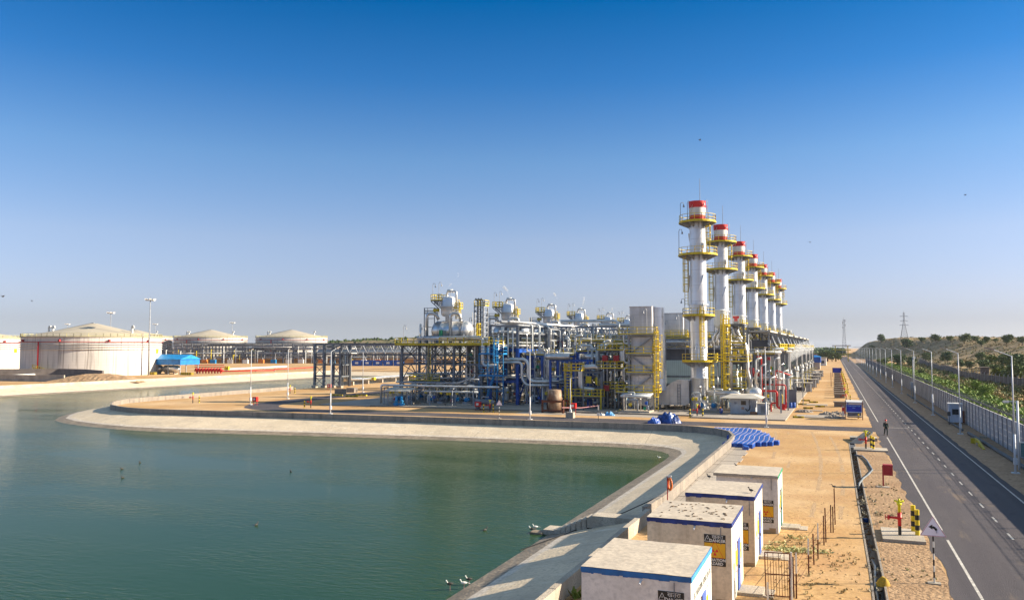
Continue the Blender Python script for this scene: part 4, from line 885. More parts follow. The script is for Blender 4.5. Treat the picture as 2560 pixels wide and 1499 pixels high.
# ---------------------------------------------------------------- small vertical tanks in a row, and screens
vt = T('vertical_tank', '', 'tank', local=True)
m = MB(); m.lathe((0,0,0), [(0,1.4),(.7,1.6),(.95,2.0),(.95,4.9),(.75,5.35),(0,5.6)], 18); m.o('shell', silo, vt, True)
for a in range(4): m = MB(); m.tube((.7*math.cos(a*1.57+.8),.7*math.sin(a*1.57+.8),.15),(.7*math.cos(a*1.57+.8),.7*math.sin(a*1.57+.8),2.0),.06,6); m.o('leg', steell, vt)
m = MB(); m.path([(0,0,5.4),(0,0,8.6),(.25,.6,9.4)], .09, 6); m.o('vent_pipe', alum, vt)
vt.location = (-10.9,160,.0); vt['label'] = 'white vertical pressure tank on legs behind the red pipework, nearest of its row'; vt['group'] = 'white vertical tanks behind the kiosk'
for i in range(1,6): copy_tree(vt, 'white vertical pressure tank on legs, %s in the row from the pond' % ORD[i], (-10.9,160+27*i if i > 1 else 184,0))
for (x0, x1, nm) in ((-9.95,-8.6,'left'),(-8.4,-7.0,'right')):
    m = MB(); m.box((x0,141,.25),(x1,141.06,1.65)); m.box((x0,141.004,1.72),(x1,141.056,3.1)); m.box((x0,140.95,1.6),(x1,141.1,1.76)); o = m.o('screen', mat('grey_sheet',(.17,.18,.20),.6)); o['label'] = 'grey corrugated screen behind the barrels, %s one of the pair' % nm; o['category'] = 'screen'
brl = T('barrel', 'blue plastic barrel beside the grey screens, left one', 'barrel', local=True); m = MB(); m.lathe((0,0,0), [(.27,0),(.3,.06),(.3,.3),(.31,.33),(.3,.36),(.3,.8),(.26,.88),(0,.88)], 16); m.o('body', rblue, brl, True); m = MB(); m.cbox((.1,0,.9),(.08,.08,.05)); m.o('cap', blk, brl)
brl.location = (-8.55,139.6,.2); brl['group'] = 'blue barrels by the grey screens'; copy_tree(brl, 'blue plastic barrel beside the grey screens, middle one', (-7.9,139.5,.2)); copy_tree(brl, 'blue plastic barrel beside the grey screens, right one', (-7.4,139.9,.2))
# ---------------------------------------------------------------- main pipe rack (blue lower half, grey upper half)
t = T('pipe_rack', 'long steel pipe rack with royal blue lower half and grey top running through the plant', 'pipe rack', (-54,130,0))
ysr = [130+7.1*i for i in range(24)]
for j, y in enumerate(ysr):
    for x in (-56.3,-51.2):
        m = MB(); m.ibeam((x,y,.2),(x,y,9.7),.5,.5); m.o('column', rblue, t); m = MB(); m.ibeam((x,y,9.7),(x,y,13.7),.42,.42); m.o('upper_column', steel, t)
    for z, mm in ((4.1,rblue),(9.5,rblue),(11.9,steell),(13.6,steell)): m = MB(); m.ibeam((-56.2,y+.02,z),(-51.3,y+.02,z),.24,.42 if z < 10 else .3); m.o('cross_beam', mm, t)
for x in (-56.3,-51.2):
    for z, mm, hh in ((4.05,rblue,.4),(9.35,rblue,.7),(10.8,steell,.22),(12.3,steell,.25),(13.75,steell,.3)): m = MB(); m.ibeam((x,130.2,z),(x,ysr[-1],z),.25,hh); m.o('side_beam', mm, t)
for j in range(0,22,2):
    for (y0, y1) in ((ysr[j],ysr[j+1]),): m = MB(); m.beam((-51.2,y0,.4),(-51.2,(y0+y1)/2,3.9),.2); m.beam((-51.2,y1,.4),(-51.2,(y0+y1)/2,3.9),.2); m.beam((-51.2,y0,4.3),(-51.2,y1,9.2),.18); m.o('brace', rblue, t)
rr = random.Random(9)
for z, xs in ((9.9,[-55.6,-55,-54.2,-53.2,-52.4,-51.9]),(12.3,[-55.8,-54.9,-54,-53.1,-52.2]),(14.0,[-55.4,-54.1,-52.6]),(4.5,[-55.6,-54.6,-53.5,-52.4])):
    for x in xs:
        r = rr.choice([.12,.16,.22,.28]); m = MB(); m.path([(x,129.5 if rr.random() < .5 else 130.5,z+r),(x,290,z+r)], r, 8); m.o('pipe', rr.choice([alum,alum,silo,steell]), t, True)
# verticals and hangers along the visible side
for k in range(46):
    y = 133+k*2.9+rr.uniform(-.6,.6); x = -50.75+rr.uniform(-.15,.3); z1 = rr.choice([13.9,12.5,10.6,9.2]); z0 = rr.choice([.3,3.8,4.2,6.2]); r = rr.choice([.09,.12,.16,.2,.26]); m = MB()
    if rr.random() < .5: m.path([(x-1.6,y,z1),(x,y,z1),(x,y,z0),(x+rr.uniform(.8,2.2),y,z0)], r, 8, .6)
    else: m.path([(x-1,y,z1),(x,y,z1),(x,y,z0)], r, 8, .5)
    m.o('riser_pipe', rr.choice([alum,silo,steell,alum]), t, True)
for k in range(5): m = MB(); m.path([(-55.5+k*.9,129.6,z1_) for z1_ in (4.6+.3*k,12+.3*k)], .13, 8); m.o('riser_pipe', alum, t, True)
m = MB(); m.path([(-57,129.3,7.9),(-49.6,129.3,7.9),(-49.0,129.3,7.2),(-49.0,129.3,4.8),(-48.2,129.3,4.2),(-43.5,129.3,4.2)], .3, 12, .7); m.o('pipe', alum, t, True)
m = MB(); m.path([(-57,128.9,7.4),(-50.4,128.9,7.4),(-50,128.9,7.0),(-50,128.9,4.7),(-49.3,128.9,3.6),(-44,128.9,3.6)], .24, 12, .6); m.o('pipe', alum, t, True)
# cyan access scaffold on the end of the rack
t2 = T('access_tower', 'light blue steel access platforms and stair on the front end of the pipe rack', 'stair tower', (-55,128,0))
for z in (5.05,8.7):
    m = MB(); m.box((-57.3,127.2,z),(-52.7,129.2,z+.12)); m.o('platform', cblue, t2); m = MB(); m.rail([(-57.2,129.1,z+.1),(-57.2,127.3,z+.1),(-52.8,127.3,z+.1),(-52.8,129.1,z+.1)], r=.05, toe=True); m.o('railing', cblue, t2)
for x in (-57.2,-55.6,-53.9,-52.8): m = MB(); m.beam((x,127.4,.2),(x,127.4,9.8 if x < -53 else 8.8),.12); m.o('post', cblue, t2)
m = MB(); m.beam((-54.4,127,5.1),(-55.9,126.6,.3),.12,.3); m.beam((-54.4,127.6,5.1),(-55.9,127.2,.3),.12,.3)
for i in range(14): f_ = i/14; m.cbox((-55.9+1.5*f_,127-.0+.4*f_-.05,.3+4.8*f_),(.25,.6,.05))
m.o('stair', cblue, t2); m = MB(); m.ladder((-53.9,127.0,5.2), 6.2, (0,-1), True, .6, .05); m.o('ladder', cblue, t2)
for z in (2.6,6.8,7.8): m = MB(); m.beam((-57.2,127.4,z),(-52.8,127.4,z),.08); m.o('rail_bar', cblue, t2)
# ================================================================ DEAERATOR STRUCTURE AND DEAERATORS
def dstruct():
    t = T('support_structure', '', 'steel structure', local=True)     # origin (-73,129)
    X_ = [0,5.3,10.3,15.6]; Y_ = [0,6.5,13]
    br = [((0,0,.4),(5.3,0,3.7),'v'),((5.3,0,.4),(10.3,0,3.7),'k'),((10.3,0,.4),(15.6,0,3.7),'v'),((0,0,4),(5.3,0,6.9),'x'),((5.3,0,4),(10.3,0,6.9),'v'),((10.3,0,4),(15.6,0,6.9),'v'),
          ((0,0,7.2),(5.3,0,10.2),'v'),((5.3,0,7.2),(10.3,0,10.2),'v'),((10.3,0,7.2),(15.6,0,10.2),'x')]
    br += [((x,a,z0_),(x,a+6.5,z1_),k) for x in (0,5.3,10.3,15.6) for a in (0,6.5) for z0_, z1_, k in ((.4,3.7,'x'),(4,6.9,'v'),(7.2,10.2,'x'))]
    br += [((a,13,z0_),(b_,13,z1_),'x') for a, b_ in ((0,5.3),(10.3,15.6)) for z0_, z1_ in ((.4,3.7),(4,6.9),(7.2,10.2))]
    frame(t, X_, Y_, [3.9,7.1,10.4], steel, .36, .3, braces=br)
    m = MB(); m.box((-.8,-1.2,10.41),(17.5,13.8,10.5)); m.o('deck', steel, t)
    m = MB(); m.box((-.8,-1.24,10.25),(17.5,-1.205,10.62)); m.o('deck_edge', yeld, t)
    m = MB(); m.rail([(-.8,2,10.5),(-.8,-1.2,10.5),(3,-1.2,10.5)], r=.045); m.o('railing', yeld, t); m = MB(); m.rail([(8,-1.2,10.5),(17.4,-1.2,10.5),(17.4,6,10.5)], r=.05); m.o('railing', yel, t)
    m = MB(); m.box((2,-1.0,4.0),(8,1,4.08)); m.o('deck', steel, t); m = MB(); m.rail([(2,-1,4.08),(8,-1,4.08)], r=.05); m.o('railing', yeld, t)
    m = MB(); m.path([(3.5,-.8,11.5),(13.2,-.8,11.5),(14.2,-.8,11.4)], .36, 12); m.o('header_pipe', alum, t, True)
    m = MB(); m.path([(13.6,-.9,11.5),(16.2,-.9,11.5),(16.2,-.9,6.8),(19,-.9,6.8)], .36, 12, .8); m.o('header_pipe', alum, t, True)
    m = MB(); m.path([(15,-.2,11.4),(16.9,-.2,11.4),(16.9,-.2,4.6),(20,-.2,4.6)], .28, 12, .7); m.o('header_pipe', alum, t, True)
    rq = random.Random(4)
    for k in range(16):
        x = rq.uniform(.5,15); y = rq.uniform(.6,12); z0_ = rq.choice([.3,3.9,.3]); z1_ = rq.choice([6,7.1,10.4,10.4]); r = rq.choice([.09,.12,.17,.22]); m = MB()
        m.path([(x,y,z1_),(x,y,z0_+1),(x+rq.uniform(-3,3),y,z0_+1)], r, 8, .4); m.o('pipe', rq.choice([alum,silo,steell]), t, True)
    for k in range(7):
        z = rq.choice([4.3,7.4,3.0,5.2]); y = rq.uniform(0,11); m = MB(); m.path([(-.5,y,z),(16.5,y,z)], rq.choice([.1,.16,.22]), 8); m.o('pipe', rq.choice([alum,steell,silo]), t, True)
    for x, h in ((.9,3.3),(4.0,3.2),(4.7,3.2)): goose(t, x, -1.1, 10.5, h, 0)
    m = MB(); m.ladder((6.2,-1.4,.2), 10.2, (0,-1), False, .5, .03); m.o('ladder', yeld, t)
    return t
D0 = dstruct(); D0.location = (-73,129,0); D0['label'] = 'grey braced steel structure carrying the nearest deaerator drum'; D0['group'] = 'braced structures under the deaerators'
def deaer():
    t = T('deaerator', '', 'deaerator', local=True)      # origin (-66,135)
    m = MB(); m.lathe((0,0,12.9), [(0,-4.0),(.9,-3.85),(1.5,-3.4),(1.8,-2.9),(1.8,-1.8),(1.86,-1.78),(1.86,-1.6),(1.8,-1.58),(1.8,.4),(1.86,.42),(1.86,.6),(1.8,.62),(1.8,2.6),(1.87,2.62),(1.87,2.75),(1.8,2.78),(1.8,3.1),(1.5,3.55),(.9,3.95),(0,4.1)], 28, axis='x'); m.o('drum', alum, t, True)
    for x in (-2.6,2.2): m = MB(); m.box((x-.25,-1.2,10.5),(x+.25,1.2,11.4)); m.o('saddle', steel, t)
    m = MB(); m.lathe((-.8,0,0), [(.55,14.5),(.55,15.45),(1.05,15.6),(1.3,15.85),(1.36,16.2),(1.36,17.25),(1.42,17.27),(1.42,17.43),(1.36,17.45),(1.36,18.6),(1.28,18.9),(1.0,19.12),(.6,19.22),(0,19.25)], 24); m.o('dome_vessel', silver, t, True)
    m = MB(); m.box((-3.8,-1.3,18.35),(-1.4,1.0,18.45)); p = m.o('platform', steel, t); m = MB(); m.rail([(-1.5,-1.25,18.45),(-3.75,-1.25,18.45),(-3.75,.95,18.45),(-1.5,.95,18.45)], r=.05, gap=.8); m.o('railing', yel, t)
    for y in (-1.2,0,.9): m = MB(); m.beam((-3.75,y,18.3),(-2.1,y,16.9),.14); m.beam((-3.0,y,18.3),(-2.1,y,17.6),.1); m.beam((-3.0,y,18.3),(-3.0,y,17.7),.1); m.o('bracket', steel, t)
    m = MB(); m.path([(-1.0,-.2,19),(-1.0,-.2,20.1),(1.1,-.6,20.1),(1.1,-.6,15.0)], .22, 10, .5); m.o('overhead_pipe', alum, t, True)
    m = MB(); m.lathe((-.3,-.3,20.2), [(0,-.55),(.3,-.5),(.3,.5),(0,.55)], 10, axis='x'); m.o('silencer', silo, t, True)
    m = MB(); m.path([(.6,-1.9,10.6),(.6,-1.9,16.0),(2.3,-1.6,16.0),(2.3,-1.4,14.6)], .3, 12, .7); m.o('side_pipe', alum, t, True)
    m = MB(); m.path([(-4.6,-1.2,10.6),(-4.6,-1.2,16.1),(-3.1,-.6,16.1),(-2.6,-.4,15)], .3, 12, .7); m.o('side_pipe', alum, t, True)
    m = MB(); m.path([(-5.9,-1.2,10.6),(-5.9,-1.2,14.2)], .2, 8); m.o('vent_pipe', alum, t, True)
    m = MB(); m.rail([(-5.4,-.6,16.2),(-3.2,-.6,16.2),(-3.2,1,16.2)], h=.9, r=.05); m.box((-5.4,-.6,16.0),(-3.2,1,16.1)); m.o('valve_platform', steel, t); m = MB(); m.cbox((-3.0,-.6,16.7),(1.0,.6,.5)); m.o('valve', yeld, t)
    m = MB()
    for x in (-5.5,-3.4): m.beam((x,-.5,10.5),(x,-.5,17.2),.12); m.beam((x,.9,10.5),(x,.9,17.2),.12)
    for z in (12,13.6,15.2,16.6): m.beam((-5.5,-.5,z),(-3.4,-.5,z),.1)
    m.o('pipe_frame', steel, t)
    m = MB(); m.ladder((1.3,-.3,15.0), 3.6, (1,-.4), True, .5, .05); m.o('ladder', yel, t); m = MB(); m.rail([(.9,-.9,16.9),(1.9,-.9,16.9),(1.9,.4,16.9)], r=.05); m.o('railing', yel, t)
    for x, y, h in ((-3.4,-1.2,3.2),(-2.3,-.9,3.4),(-.6,.5,2.2)): goose(t, x, y, 18.4, h, 0)
    for x in (4.3,4.8): m = MB(); m.tube((x,-.5,10.5),(x,-.5,16.2),.06,6); m.o('post', white, t)
    m = MB(); m.cbox((-1.0,-2.6,12.3),(.5,.5,1.5)); m.o('green_cylinder', green, t)
    for x in (-3.2,-1.9,.4,1.6,3.2): m = MB(); m.tube((x,-1.9,10.5),(x,-1.85,12.2),.09,6); m.cbox((x,-1.95,11.6),(.35,.35,.35)); m.o('nozzle', steell, t)
    return t
DA = deaer(); DA.location = (-66,135,0); DA['label'] = 'silver deaerator drum with domed vessel and railed platform, nearest and largest'; DA['group'] = 'deaerators in a row'
for i, y in enumerate([162,188.5,213,242.5,266.5]):
    copy_tree(DA, 'silver deaerator with railed platform, %s in the row from the left' % ORD[i+1], (-65.3,y,0))
    if i < 4: copy_tree(D0, 'grey braced steel structure under the %s deaerator' % ORD[i+1], (-72.3,y-6,0))
# lattice vent tower with three bent stacks
t = T('vent_tower', 'slim grey lattice tower with three vent pipes bent over at its top', 'lattice tower', (-67.5,151,0)); x0, x1, y0, y1 = -68.4, -66.4, 150, 152
for x in (x0,x1):
    for y in (y0,y1): m = MB(); m.beam((x,y,.2),(x,y,18.8),.2); m.o('column', steell, t)
m = MB(); z = 1.0
while z < 18.6:
    for (a, b_) in (((x0,y0),(x1,y0)),((x1,y0),(x1,y1)),((x0,y0),(x0,y1))): m.beam((*a,z),(*b_,z),.1); m.beam((*a,z),(*b_,z+1),.08)
    z += 1.0
m.o('lattice', steell, t)
for k in range(3): m = MB(); m.path([(-68+.6*k,150.8,.3),(-68+.6*k,150.8,19.3),(-68.5+.6*k,150.6,19.7)], .2, 10, .4); m.o('vent_pipe', steel, t, True)
m = MB(); m.box((x0-1.2,y0-.4,13.2),(x0,y1,13.3)); m.rail([(x0-1.2,y1,13.3),(x0-1.2,y0-.4,13.3),(x0,y0-.4,13.3)], r=.05); m.o('platform', steel, t)
m = MB(); m.rail([(x0,y0-.1,18.2),(x1+.3,y0-.1,18.2),(x1+.3,y1,18.2)], r=.05); m.o('railing', yel, t); m = MB(); m.ladder((-67.3,149.7,.3), 14.4, (0,-1), True, .6, .06); m.o('ladder', yel, t); goose(t, x0-1.1, y0, 13.3, 2.6, 0)
# ================================================================ EQUIPMENT SKIDS
def skid(kind, seed, w=4.5, d=3.2, h=3.4):
    q = random.Random(seed); t = T(kind, '', kind.replace('_', ' '), local=True)
    m = MB(); m.box((-w/2,-d/2,0),(w/2,d/2,.25)); m.o('base', conc, t)
    if kind == 'pump_skid':
        for k in (-1,1):
            m = MB(); m.lathe((k*w*.22,0,.9), [(0,-.7),(.35,-.68),(.38,-.2),(.38,.5),(.2,.6),(.2,.9),(0,.9)], 14, axis='y'); m.o('motor', q.choice([rblue,cblue,steel]), t, True)
            m = MB(); m.lathe((k*w*.22,1.0,.9), [(0,-.3),(.5,-.25),(.5,.25),(0,.3)], 14, axis='y'); m.cbox((k*w*.22,.2,.4),(.9,2.4,.3)); m.o('pump', steell, t)
            m = MB(); m.path([(k*w*.22,1.0,1.2),(k*w*.22,1.0,h),(k*w*.22,-1.2,h)], .16, 10, .4); m.o('pipe', alum, t, True)
    elif kind == 'vessel_skid':
        r = q.uniform(.5,.75); m = MB(); m.lathe((-.6,0,0), [(0,.5),(r*.8,.7),(r,1.0),(r,h-.5),(r*.7,h-.15),(0,h)], 18); m.o('vessel', q.choice([silo,alum]), t, True)
        m = MB(); [m.tube((-.6+r*.7*math.cos(a),r*.7*math.sin(a),.2),(-.6+r*.7*math.cos(a),r*.7*math.sin(a),1.0),.06,6) for a in (0,2.1,4.2)]; m.o('leg_frame', steell, t)
        m = MB(); m.lathe((1.1,0,1.4), [(0,-1.3),(.4,-1.15),(.42,1.1),(0,1.25)], 14, axis='y'); m.o('exchanger', alum, t, True)
    else:
        for k in range(3):
            m = MB(); m.tube((-w/2,-d*.3+k*d*.3,h*.75+.1*k),(w/2,-d*.3+k*d*.3,h*.75+.1*k),q.choice([.14,.2,.26]),10); m.o('header', q.choice([alum,silo]), t, True)
        for x in (-w*.4,w*.4): m = MB(); m.ibeam((x,0,.25),(x,0,h*.66),.2,.2); m.beam((x,-d*.42,h*.66),(x,d*.42,h*.66),.16); m.o('support', steel, t)
    for k in range(q.randint(5,7)):
        x = q.uniform(-w*.45,w*.45); y = q.uniform(-d*.45,d*.1); z = q.uniform(h*.4,h); m = MB(); m.path([(x,y,.2),(x,y,z),(x+q.choice([-1,1])*q.uniform(.5,1.3),y,z),(x+q.uniform(-.3,.3),y+.9,z)][:q.choice([3,3,4])], q.choice([.07,.1,.14]), 8, .25); m.o('pipe', q.choice([alum,silo,steell,steell]), t, True)
    for k in range(4):
        x = q.uniform(-w*.45,w*.45); y = -d*.45; z = q.uniform(.6,h*.7); m = MB(); m.tube((x,y,z-.25),(x,y,z+.25),.16,8); m.tube((x,y-.3,z),(x,y,z),.05,6); m.lathe((x,y-.3,z), [(.22,-.03),(.22,.03)], 10, axis='y'); m.o('valve', q.choice([dred,steell,green,yel,rblue]), t)
    return t
kinds = ['pump_skid','vessel_skid','pipe_manifold']
prot = {k: [skid(k, 40+j+10*i, h=3.2+.5*j) for j in range(2)] for i, k in enumerate(kinds)}
desc = {'pump_skid': 'twin motor pump skid', 'vessel_skid': 'upright vessel skid', 'pipe_manifold': 'header pipe bundle with valves'}
spots = [(x, y, 'between the blue rack and the boilers', j) for j, (x, y) in enumerate([(-47.5,131),(-46,137),(-43.2,133.5),(-40.8,137),(-47,144),(-42,144.5),(-46,152),(-40.5,152),(-44,160),(-38,145),(-36.5,152),(-46,168),(-40,163),(-34.5,134.5),(-34,141)])]
spots += [(x, y, 'under the deaerator structure', j) for j, (x, y) in enumerate([(-71,126.5),(-64.5,126),(-60,126.5),(-70,133),(-64.8,132.6),(-59.8,133),(-69.5,139.5),(-62,139)])]
spots += [(x, y, 'inside the end bays of the blue rack', j) for j, (x, y) in enumerate([(-53.8,132.5),(-53.8,139.5),(-53.8,147),(-53.8,154)])]
spots += [(x, y, 'beside the service towers', j) for j, (x, y) in enumerate([(-19.3,127.8),(-12.6,136.5),(-12.6,146),(-15.5,132.2),(-12.4,168),(-12.4,178),(-12.4,195)])]
spots += [(x, y, 'below the boiler casings', j) for j, (x, y) in enumerate([(-29,122.9),(-24.5,134.8)])]
usedk = set(); cnt = {}
for n_, (x, y, wh, j) in enumerate(spots):
    k = kinds[(n_*2+j) % 3]; pr = prot[k][n_ % 2]; cnt[(k,wh)] = cnt.get((k,wh), 0)+1
    lab = '%s %s, %s one' % (desc[k], wh, ORD[cnt[(k,wh)]-1])
    sc_ = .78 if wh.startswith('inside') else 1
    if pr.name in usedk: copy_tree(pr, lab, (x,y,.2), rz=(n_ % 4)*.02, sc=sc_)
    else: pr.location = (x,y,.2); pr['label'] = lab; usedk.add(pr.name); pr.scale = (sc_,)*3
for k in kinds:
    for pr in prot[k]:
        if pr.name not in usedk: pr.location = (-38,170,.2); pr['label'] = desc[k]+' far back beside the boilers'
def pblock(lab, x0, xs, y0, ys, zs, mm, n_, seed, grp='pipe frames between the blue rack and the boilers'):
    t = T('riser_rack', lab, 'pipe rack', (x0,y0,0), grp, local=True); q = random.Random(seed)
    frame(t, xs, ys, zs, mm, .34, .34, braces=[((xs[0],ys[0],.4),(xs[1],ys[0],zs[0]-.3),'v'),((xs[-1],ys[0],zs[0]),(xs[-1],ys[-1],zs[1]-.3),'x')])
    for k in range(n_):
        x = q.uniform(xs[0]-.6,xs[-1]+.6); y = ys[0]-q.uniform(.2,1.4) if k % 2 else q.uniform(ys[0],ys[-1]); z1 = q.choice(zs)+q.uniform(.3,1.2); z0 = q.choice([.3,.3,zs[0]+.4]); r = q.choice([.07,.1,.14,.2]); dx = q.uniform(-2.2,2.2); m = MB()
        m.path([(x+dx,y,z1),(x,y,z1),(x,y,z0+.6),(x-dx*.5,y,z0+.6)], r, 8, .45); m.o('pipe', q.choice([alum,silo,steell,alum,white]), t, True)
    for k in range(5): z = q.choice(zs)+.25; y = ys[0]+.4+k*.5; m = MB(); m.tube((xs[0]-1,y,z),(xs[-1]+1,y,z),q.choice([.1,.16,.24]),8); m.o('header', q.choice([alum,silo]), t, True)
    for k in range(8): m = MB(); x, z = q.uniform(xs[0],xs[-1]), q.uniform(1,zs[-1]); m.cbox((x,ys[0]-q.uniform(0,.9),z),(.45,.4,.5)); m.o('valve', q.choice([dred,yel,yeld,steel,green,blk]), t)
    for z in zs[1:]: m = MB(); m.rail([(xs[0],ys[0]-.4,z),(xs[-1],ys[0]-.4,z)], r=.035); m.o('railing', yeld, t)
    return t
b1 = pblock('royal blue pipe frame directly right of the blue rack, nearest the pond', -50, [0,2.8,5.6], 134.5, [0,5], [3.9,8.2], rblue, 22, 5)
b2 = pblock('dark grey pipe frame with many risers behind the rusty hopper', -43.5, [0,3,6], 136, [0,5], [4.6,8.0,11.0], steel, 24, 6)
for i in range(1,4): copy_tree(b1, 'royal blue pipe frame right of the blue rack, %s from the pond' % ORD[i], (-50,134.5+12.5*i,0)); copy_tree(b2, 'dark grey pipe frame with many risers, %s from the pond' % ORD[i], (-43.5,136+13*i,0))
b6 = pblock('royal blue front frame between the blue rack and the rusty hopper', -49.6, [0,2.6,5.4,8.2], 130.6, [0,2.6], [4.2,8.6], rblue, 20, 15)
b7 = pblock('blue frame behind the portal frame, left of the red boxes', -41.0, [0,2.4,4.6], 131.2, [0,2.4], [5.0,9.2], rblue, 16, 18)
b3 = pblock('low grey pipe frame in shadow just left of the boiler', -36.5, [0,2.2,4.4], 133, [0,4], [4.0,7.6,10.2], steeld, 20, 8)
b4 = pblock('tall light grey pipe frame crowded with risers between the deaerators and blue rack', -61.5, [0,2.0,4.0], 132, [0,4], [3.6,7.2,10.2], steell, 22, 9)
b5 = pblock('grey riser frame at the right side of the enclosures, nearest the kiosk', -13.6, [0,1.6,3.2], 143, [0,3], [4.4,8.8], steel, 16, 12, 'riser frames at the right side of the enclosures')
for i in range(1,7): copy_tree(b5, 'grey riser frame at the right side of the enclosures, %s from the pond' % ORD[i], (-13.4,143+(27*i)/1.0,0))
t = T('lean_to_rack', 'blue girder row and grey top beams beside the long blue rack, crowded with small pipes', 'pipe rack', (-49,140,0))
for j in range(9):
    y = 139.5+7.1*j; m = MB(); m.ibeam((-48.8,y,.2),(-48.8,y,9.2),.4,.4); m.o('column', rblue, t); m = MB(); m.ibeam((-48.8,y,9.2),(-48.8,y,13.2),.3,.3); m.o('upper_column', steell, t)
for z, mm, hh in ((4.4,rblue,.5),(8.9,rblue,.6),(11.2,steell,.25),(13.2,steell,.28)): m = MB(); m.ibeam((-48.8,139.4,z),(-48.8,196.5,z),.25,hh); m.o('beam', mm, t)
for k in range(34):
    y = 139+k*1.65; r = (.06,.08,.11,.15)[k%4]; m = MB(); m.path([(-49.4,y,(13,11,9.3)[k%3]),(-48.3,y,(13,11,9.3)[k%3]),(-48.3,y,(.3,4.6)[k%2])], r, 6, .3); m.o('pipe', (alum,silo,steel,steell,dred)[k%5 if k%10 == 4 else k%4], t, True)
# front low pipes before the deaerator structure
t = T('low_pipe_rack', 'low pipe rack on grey legs along the front of the deaerator structure', 'pipe rack', (-65,124,0))
for x in (-73.4,-69,-64.6,-60.4,-56.5): m = MB(); m.beam((x,123.6,.2),(x,123.6,3.0),.15); m.beam((x,124.8,.2),(x,124.8,3.0),.15); m.beam((x,123.4,3.0),(x,125,3.0),.15); m.o('leg', steell, t)
m = MB(); m.path([(-74.2,123.9,.3),(-74.2,123.9,3.4),(-52,123.9,3.4)], .2, 10, .5); m.o('pipe', alum, t, True)
m = MB(); m.path([(-66.5,124.3,2.5),(-56,124.3,2.5)], .16, 8); m.o('pipe', silo, t, True); m = MB(); m.path([(-71,124.6,3.9),(-60,124.6,3.9),(-58,124.6,4.6),(-56,124.6,4.6)], .14, 8, .5); m.o('pipe', steell, t, True)
t = T('pump_shelter', 'small pump shelter with a sloping pale roof in front of the deaerator structure', 'shelter', (-69.5,122.5,0))
for x in (-71.6,-67.8): m = MB(); m.beam((x,121.8,.2),(x,121.8,2.6),.12); m.o('post', steell, t); m = MB(); m.beam((x,123.2,.2),(x,123.2,2.9),.12); m.o('post', steell, t)
m = MB(); m.yprism([(121.2,2.5),(123.6,3.0),(123.6,3.08),(121.2,2.58)], -72.1, -67.2); m.o('roof', MATS['cream_roof'], t)
for i, x in enumerate((-69.4,-68.4)):
    t = T('pump', 'vertical sky-blue pump in front of the little shelter, %s one' % ('left','right')[i], 'pump', (x,120.8,.2), 'pair of sky-blue pumps')
    m = MB(); m.lathe((x,120.8,.2), [(.4,0),(.4,.1),(.3,.15),(.3,.7),(.38,.75),(.38,.85),(.2,.9),(.2,1.5),(.1,1.55)], 14); m.o('casing', cblue, t, True); m = MB(); m.tube((x-.5,120.8,.5),(x+.5,120.8,.5),.14,8); m.o('pipe', cblue, t)
t = T('filter_unit', 'dark horizontal filter vessel on saddles by the kerb left of the blue rack', 'vessel', (-58,119.5,0)); q = at(1182,1030)
m = MB(); m.lathe((q.x,119.3,1.25), [(0,-1.7),(.4,-1.6),(.45,-1.3),(.45,1.3),(.4,1.6),(0,1.7)], 16, axis='x'); m.o('vessel', steel, t, True); m = MB(); m.box((q.x-1.2,119,.1),(q.x-.9,119.6,.9)); m.o('saddle', steel, t); m = MB(); m.box((q.x+.9,119,.1),(q.x+1.2,119.6,.9)); m.o('saddle', steel, t); m = MB(); m.path([(q.x-.4,119.3,1.6),(q.x-.4,119.3,2.1),(q.x+.8,119.3,2.1)],.08,6); m.o('pipe', steell, t)
# ================================================================ HOPPER, PORTAL, PLATFORMS
t = T('rusty_hopper', 'rust-stained white cylindrical hopper standing in a dark red steel frame', 'hopper', (-40.9,119.3,0))
m = MB(); m.lathe((-40.9,119.3,0), [(.0,.3),(1.05,.35),(1.05,1.7),(1.12,1.9),(1.22,2.1),(1.12,2.5),(1.05,3.4),(.95,3.5),(0,3.52)], 24); m.o('vessel', rustc, t, True)
for x in (-42.5,-39.2):
    for y in (118.2,120.6): m = MB(); m.beam((x,y,.0),(x,y,1.95),.26); m.o('leg', rust, t)
for z in (.35,1.75):
    for y in (118.2,120.6): m = MB(); m.beam((-42.5,y,z),(-39.2,y,z),.24,.3); m.o('beam', rust, t)
m = MB(); m.tube((-41.9,119.2,2.9),(-40.4,119.0,3.1),.05,6); m.o('handle', rust, t)
t = T('yellow_platform', 'high yellow railed platform on two yellow ladder legs behind the rusty hopper', 'platform', (-39,121.5,0))
m = MB(); m.box((-40.1,120.8,6.2),(-37.2,122.6,6.3)); m.o('deck', steel, t); m = MB(); m.rail([(-40.1,122.5,6.3),(-40.1,120.8,6.3),(-37.2,120.8,6.3),(-37.2,122.5,6.3)], r=.055, gap=.7); m.o('railing', yel, t)
m = MB(); m.ladder((-39.2,120.7,.1), 7.2, (0,-1), False, 1.0, .07); m.o('ladder', yeld, t); m = MB(); m.beam((-37.3,122.4,0),(-37.3,122.4,6.2),.16); m.beam((-40,122.4,0),(-40,122.4,6.2),.16); m.o('leg_frame', steel, t)
t = T('portal_frame', 'grey steel portal frame with a big bent silver pipe and a yellow railed lower platform', 'steel frame', (-37.7,127,0))
frame(t, [-39.8,-35.5], [126.6,130.2], [2.1,3.6,6.1], steel, .38, .34)
m = MB(); m.box((-40.6,125.4,2.1),(-34.9,126.4,2.18)); m.o('deck', steell, t); m = MB(); m.rail([(-40.5,126.3,2.18),(-40.5,125.4,2.18),(-35,125.4,2.18),(-35,126.3,2.18)], r=.055, gap=1.0); m.o('railing', yel, t)
for x in (-40.6,-35.3): m = MB(); m.beam((x,125.3,.1),(x,125.3,3.4),.2); m.o('yellow_post', yel, t)
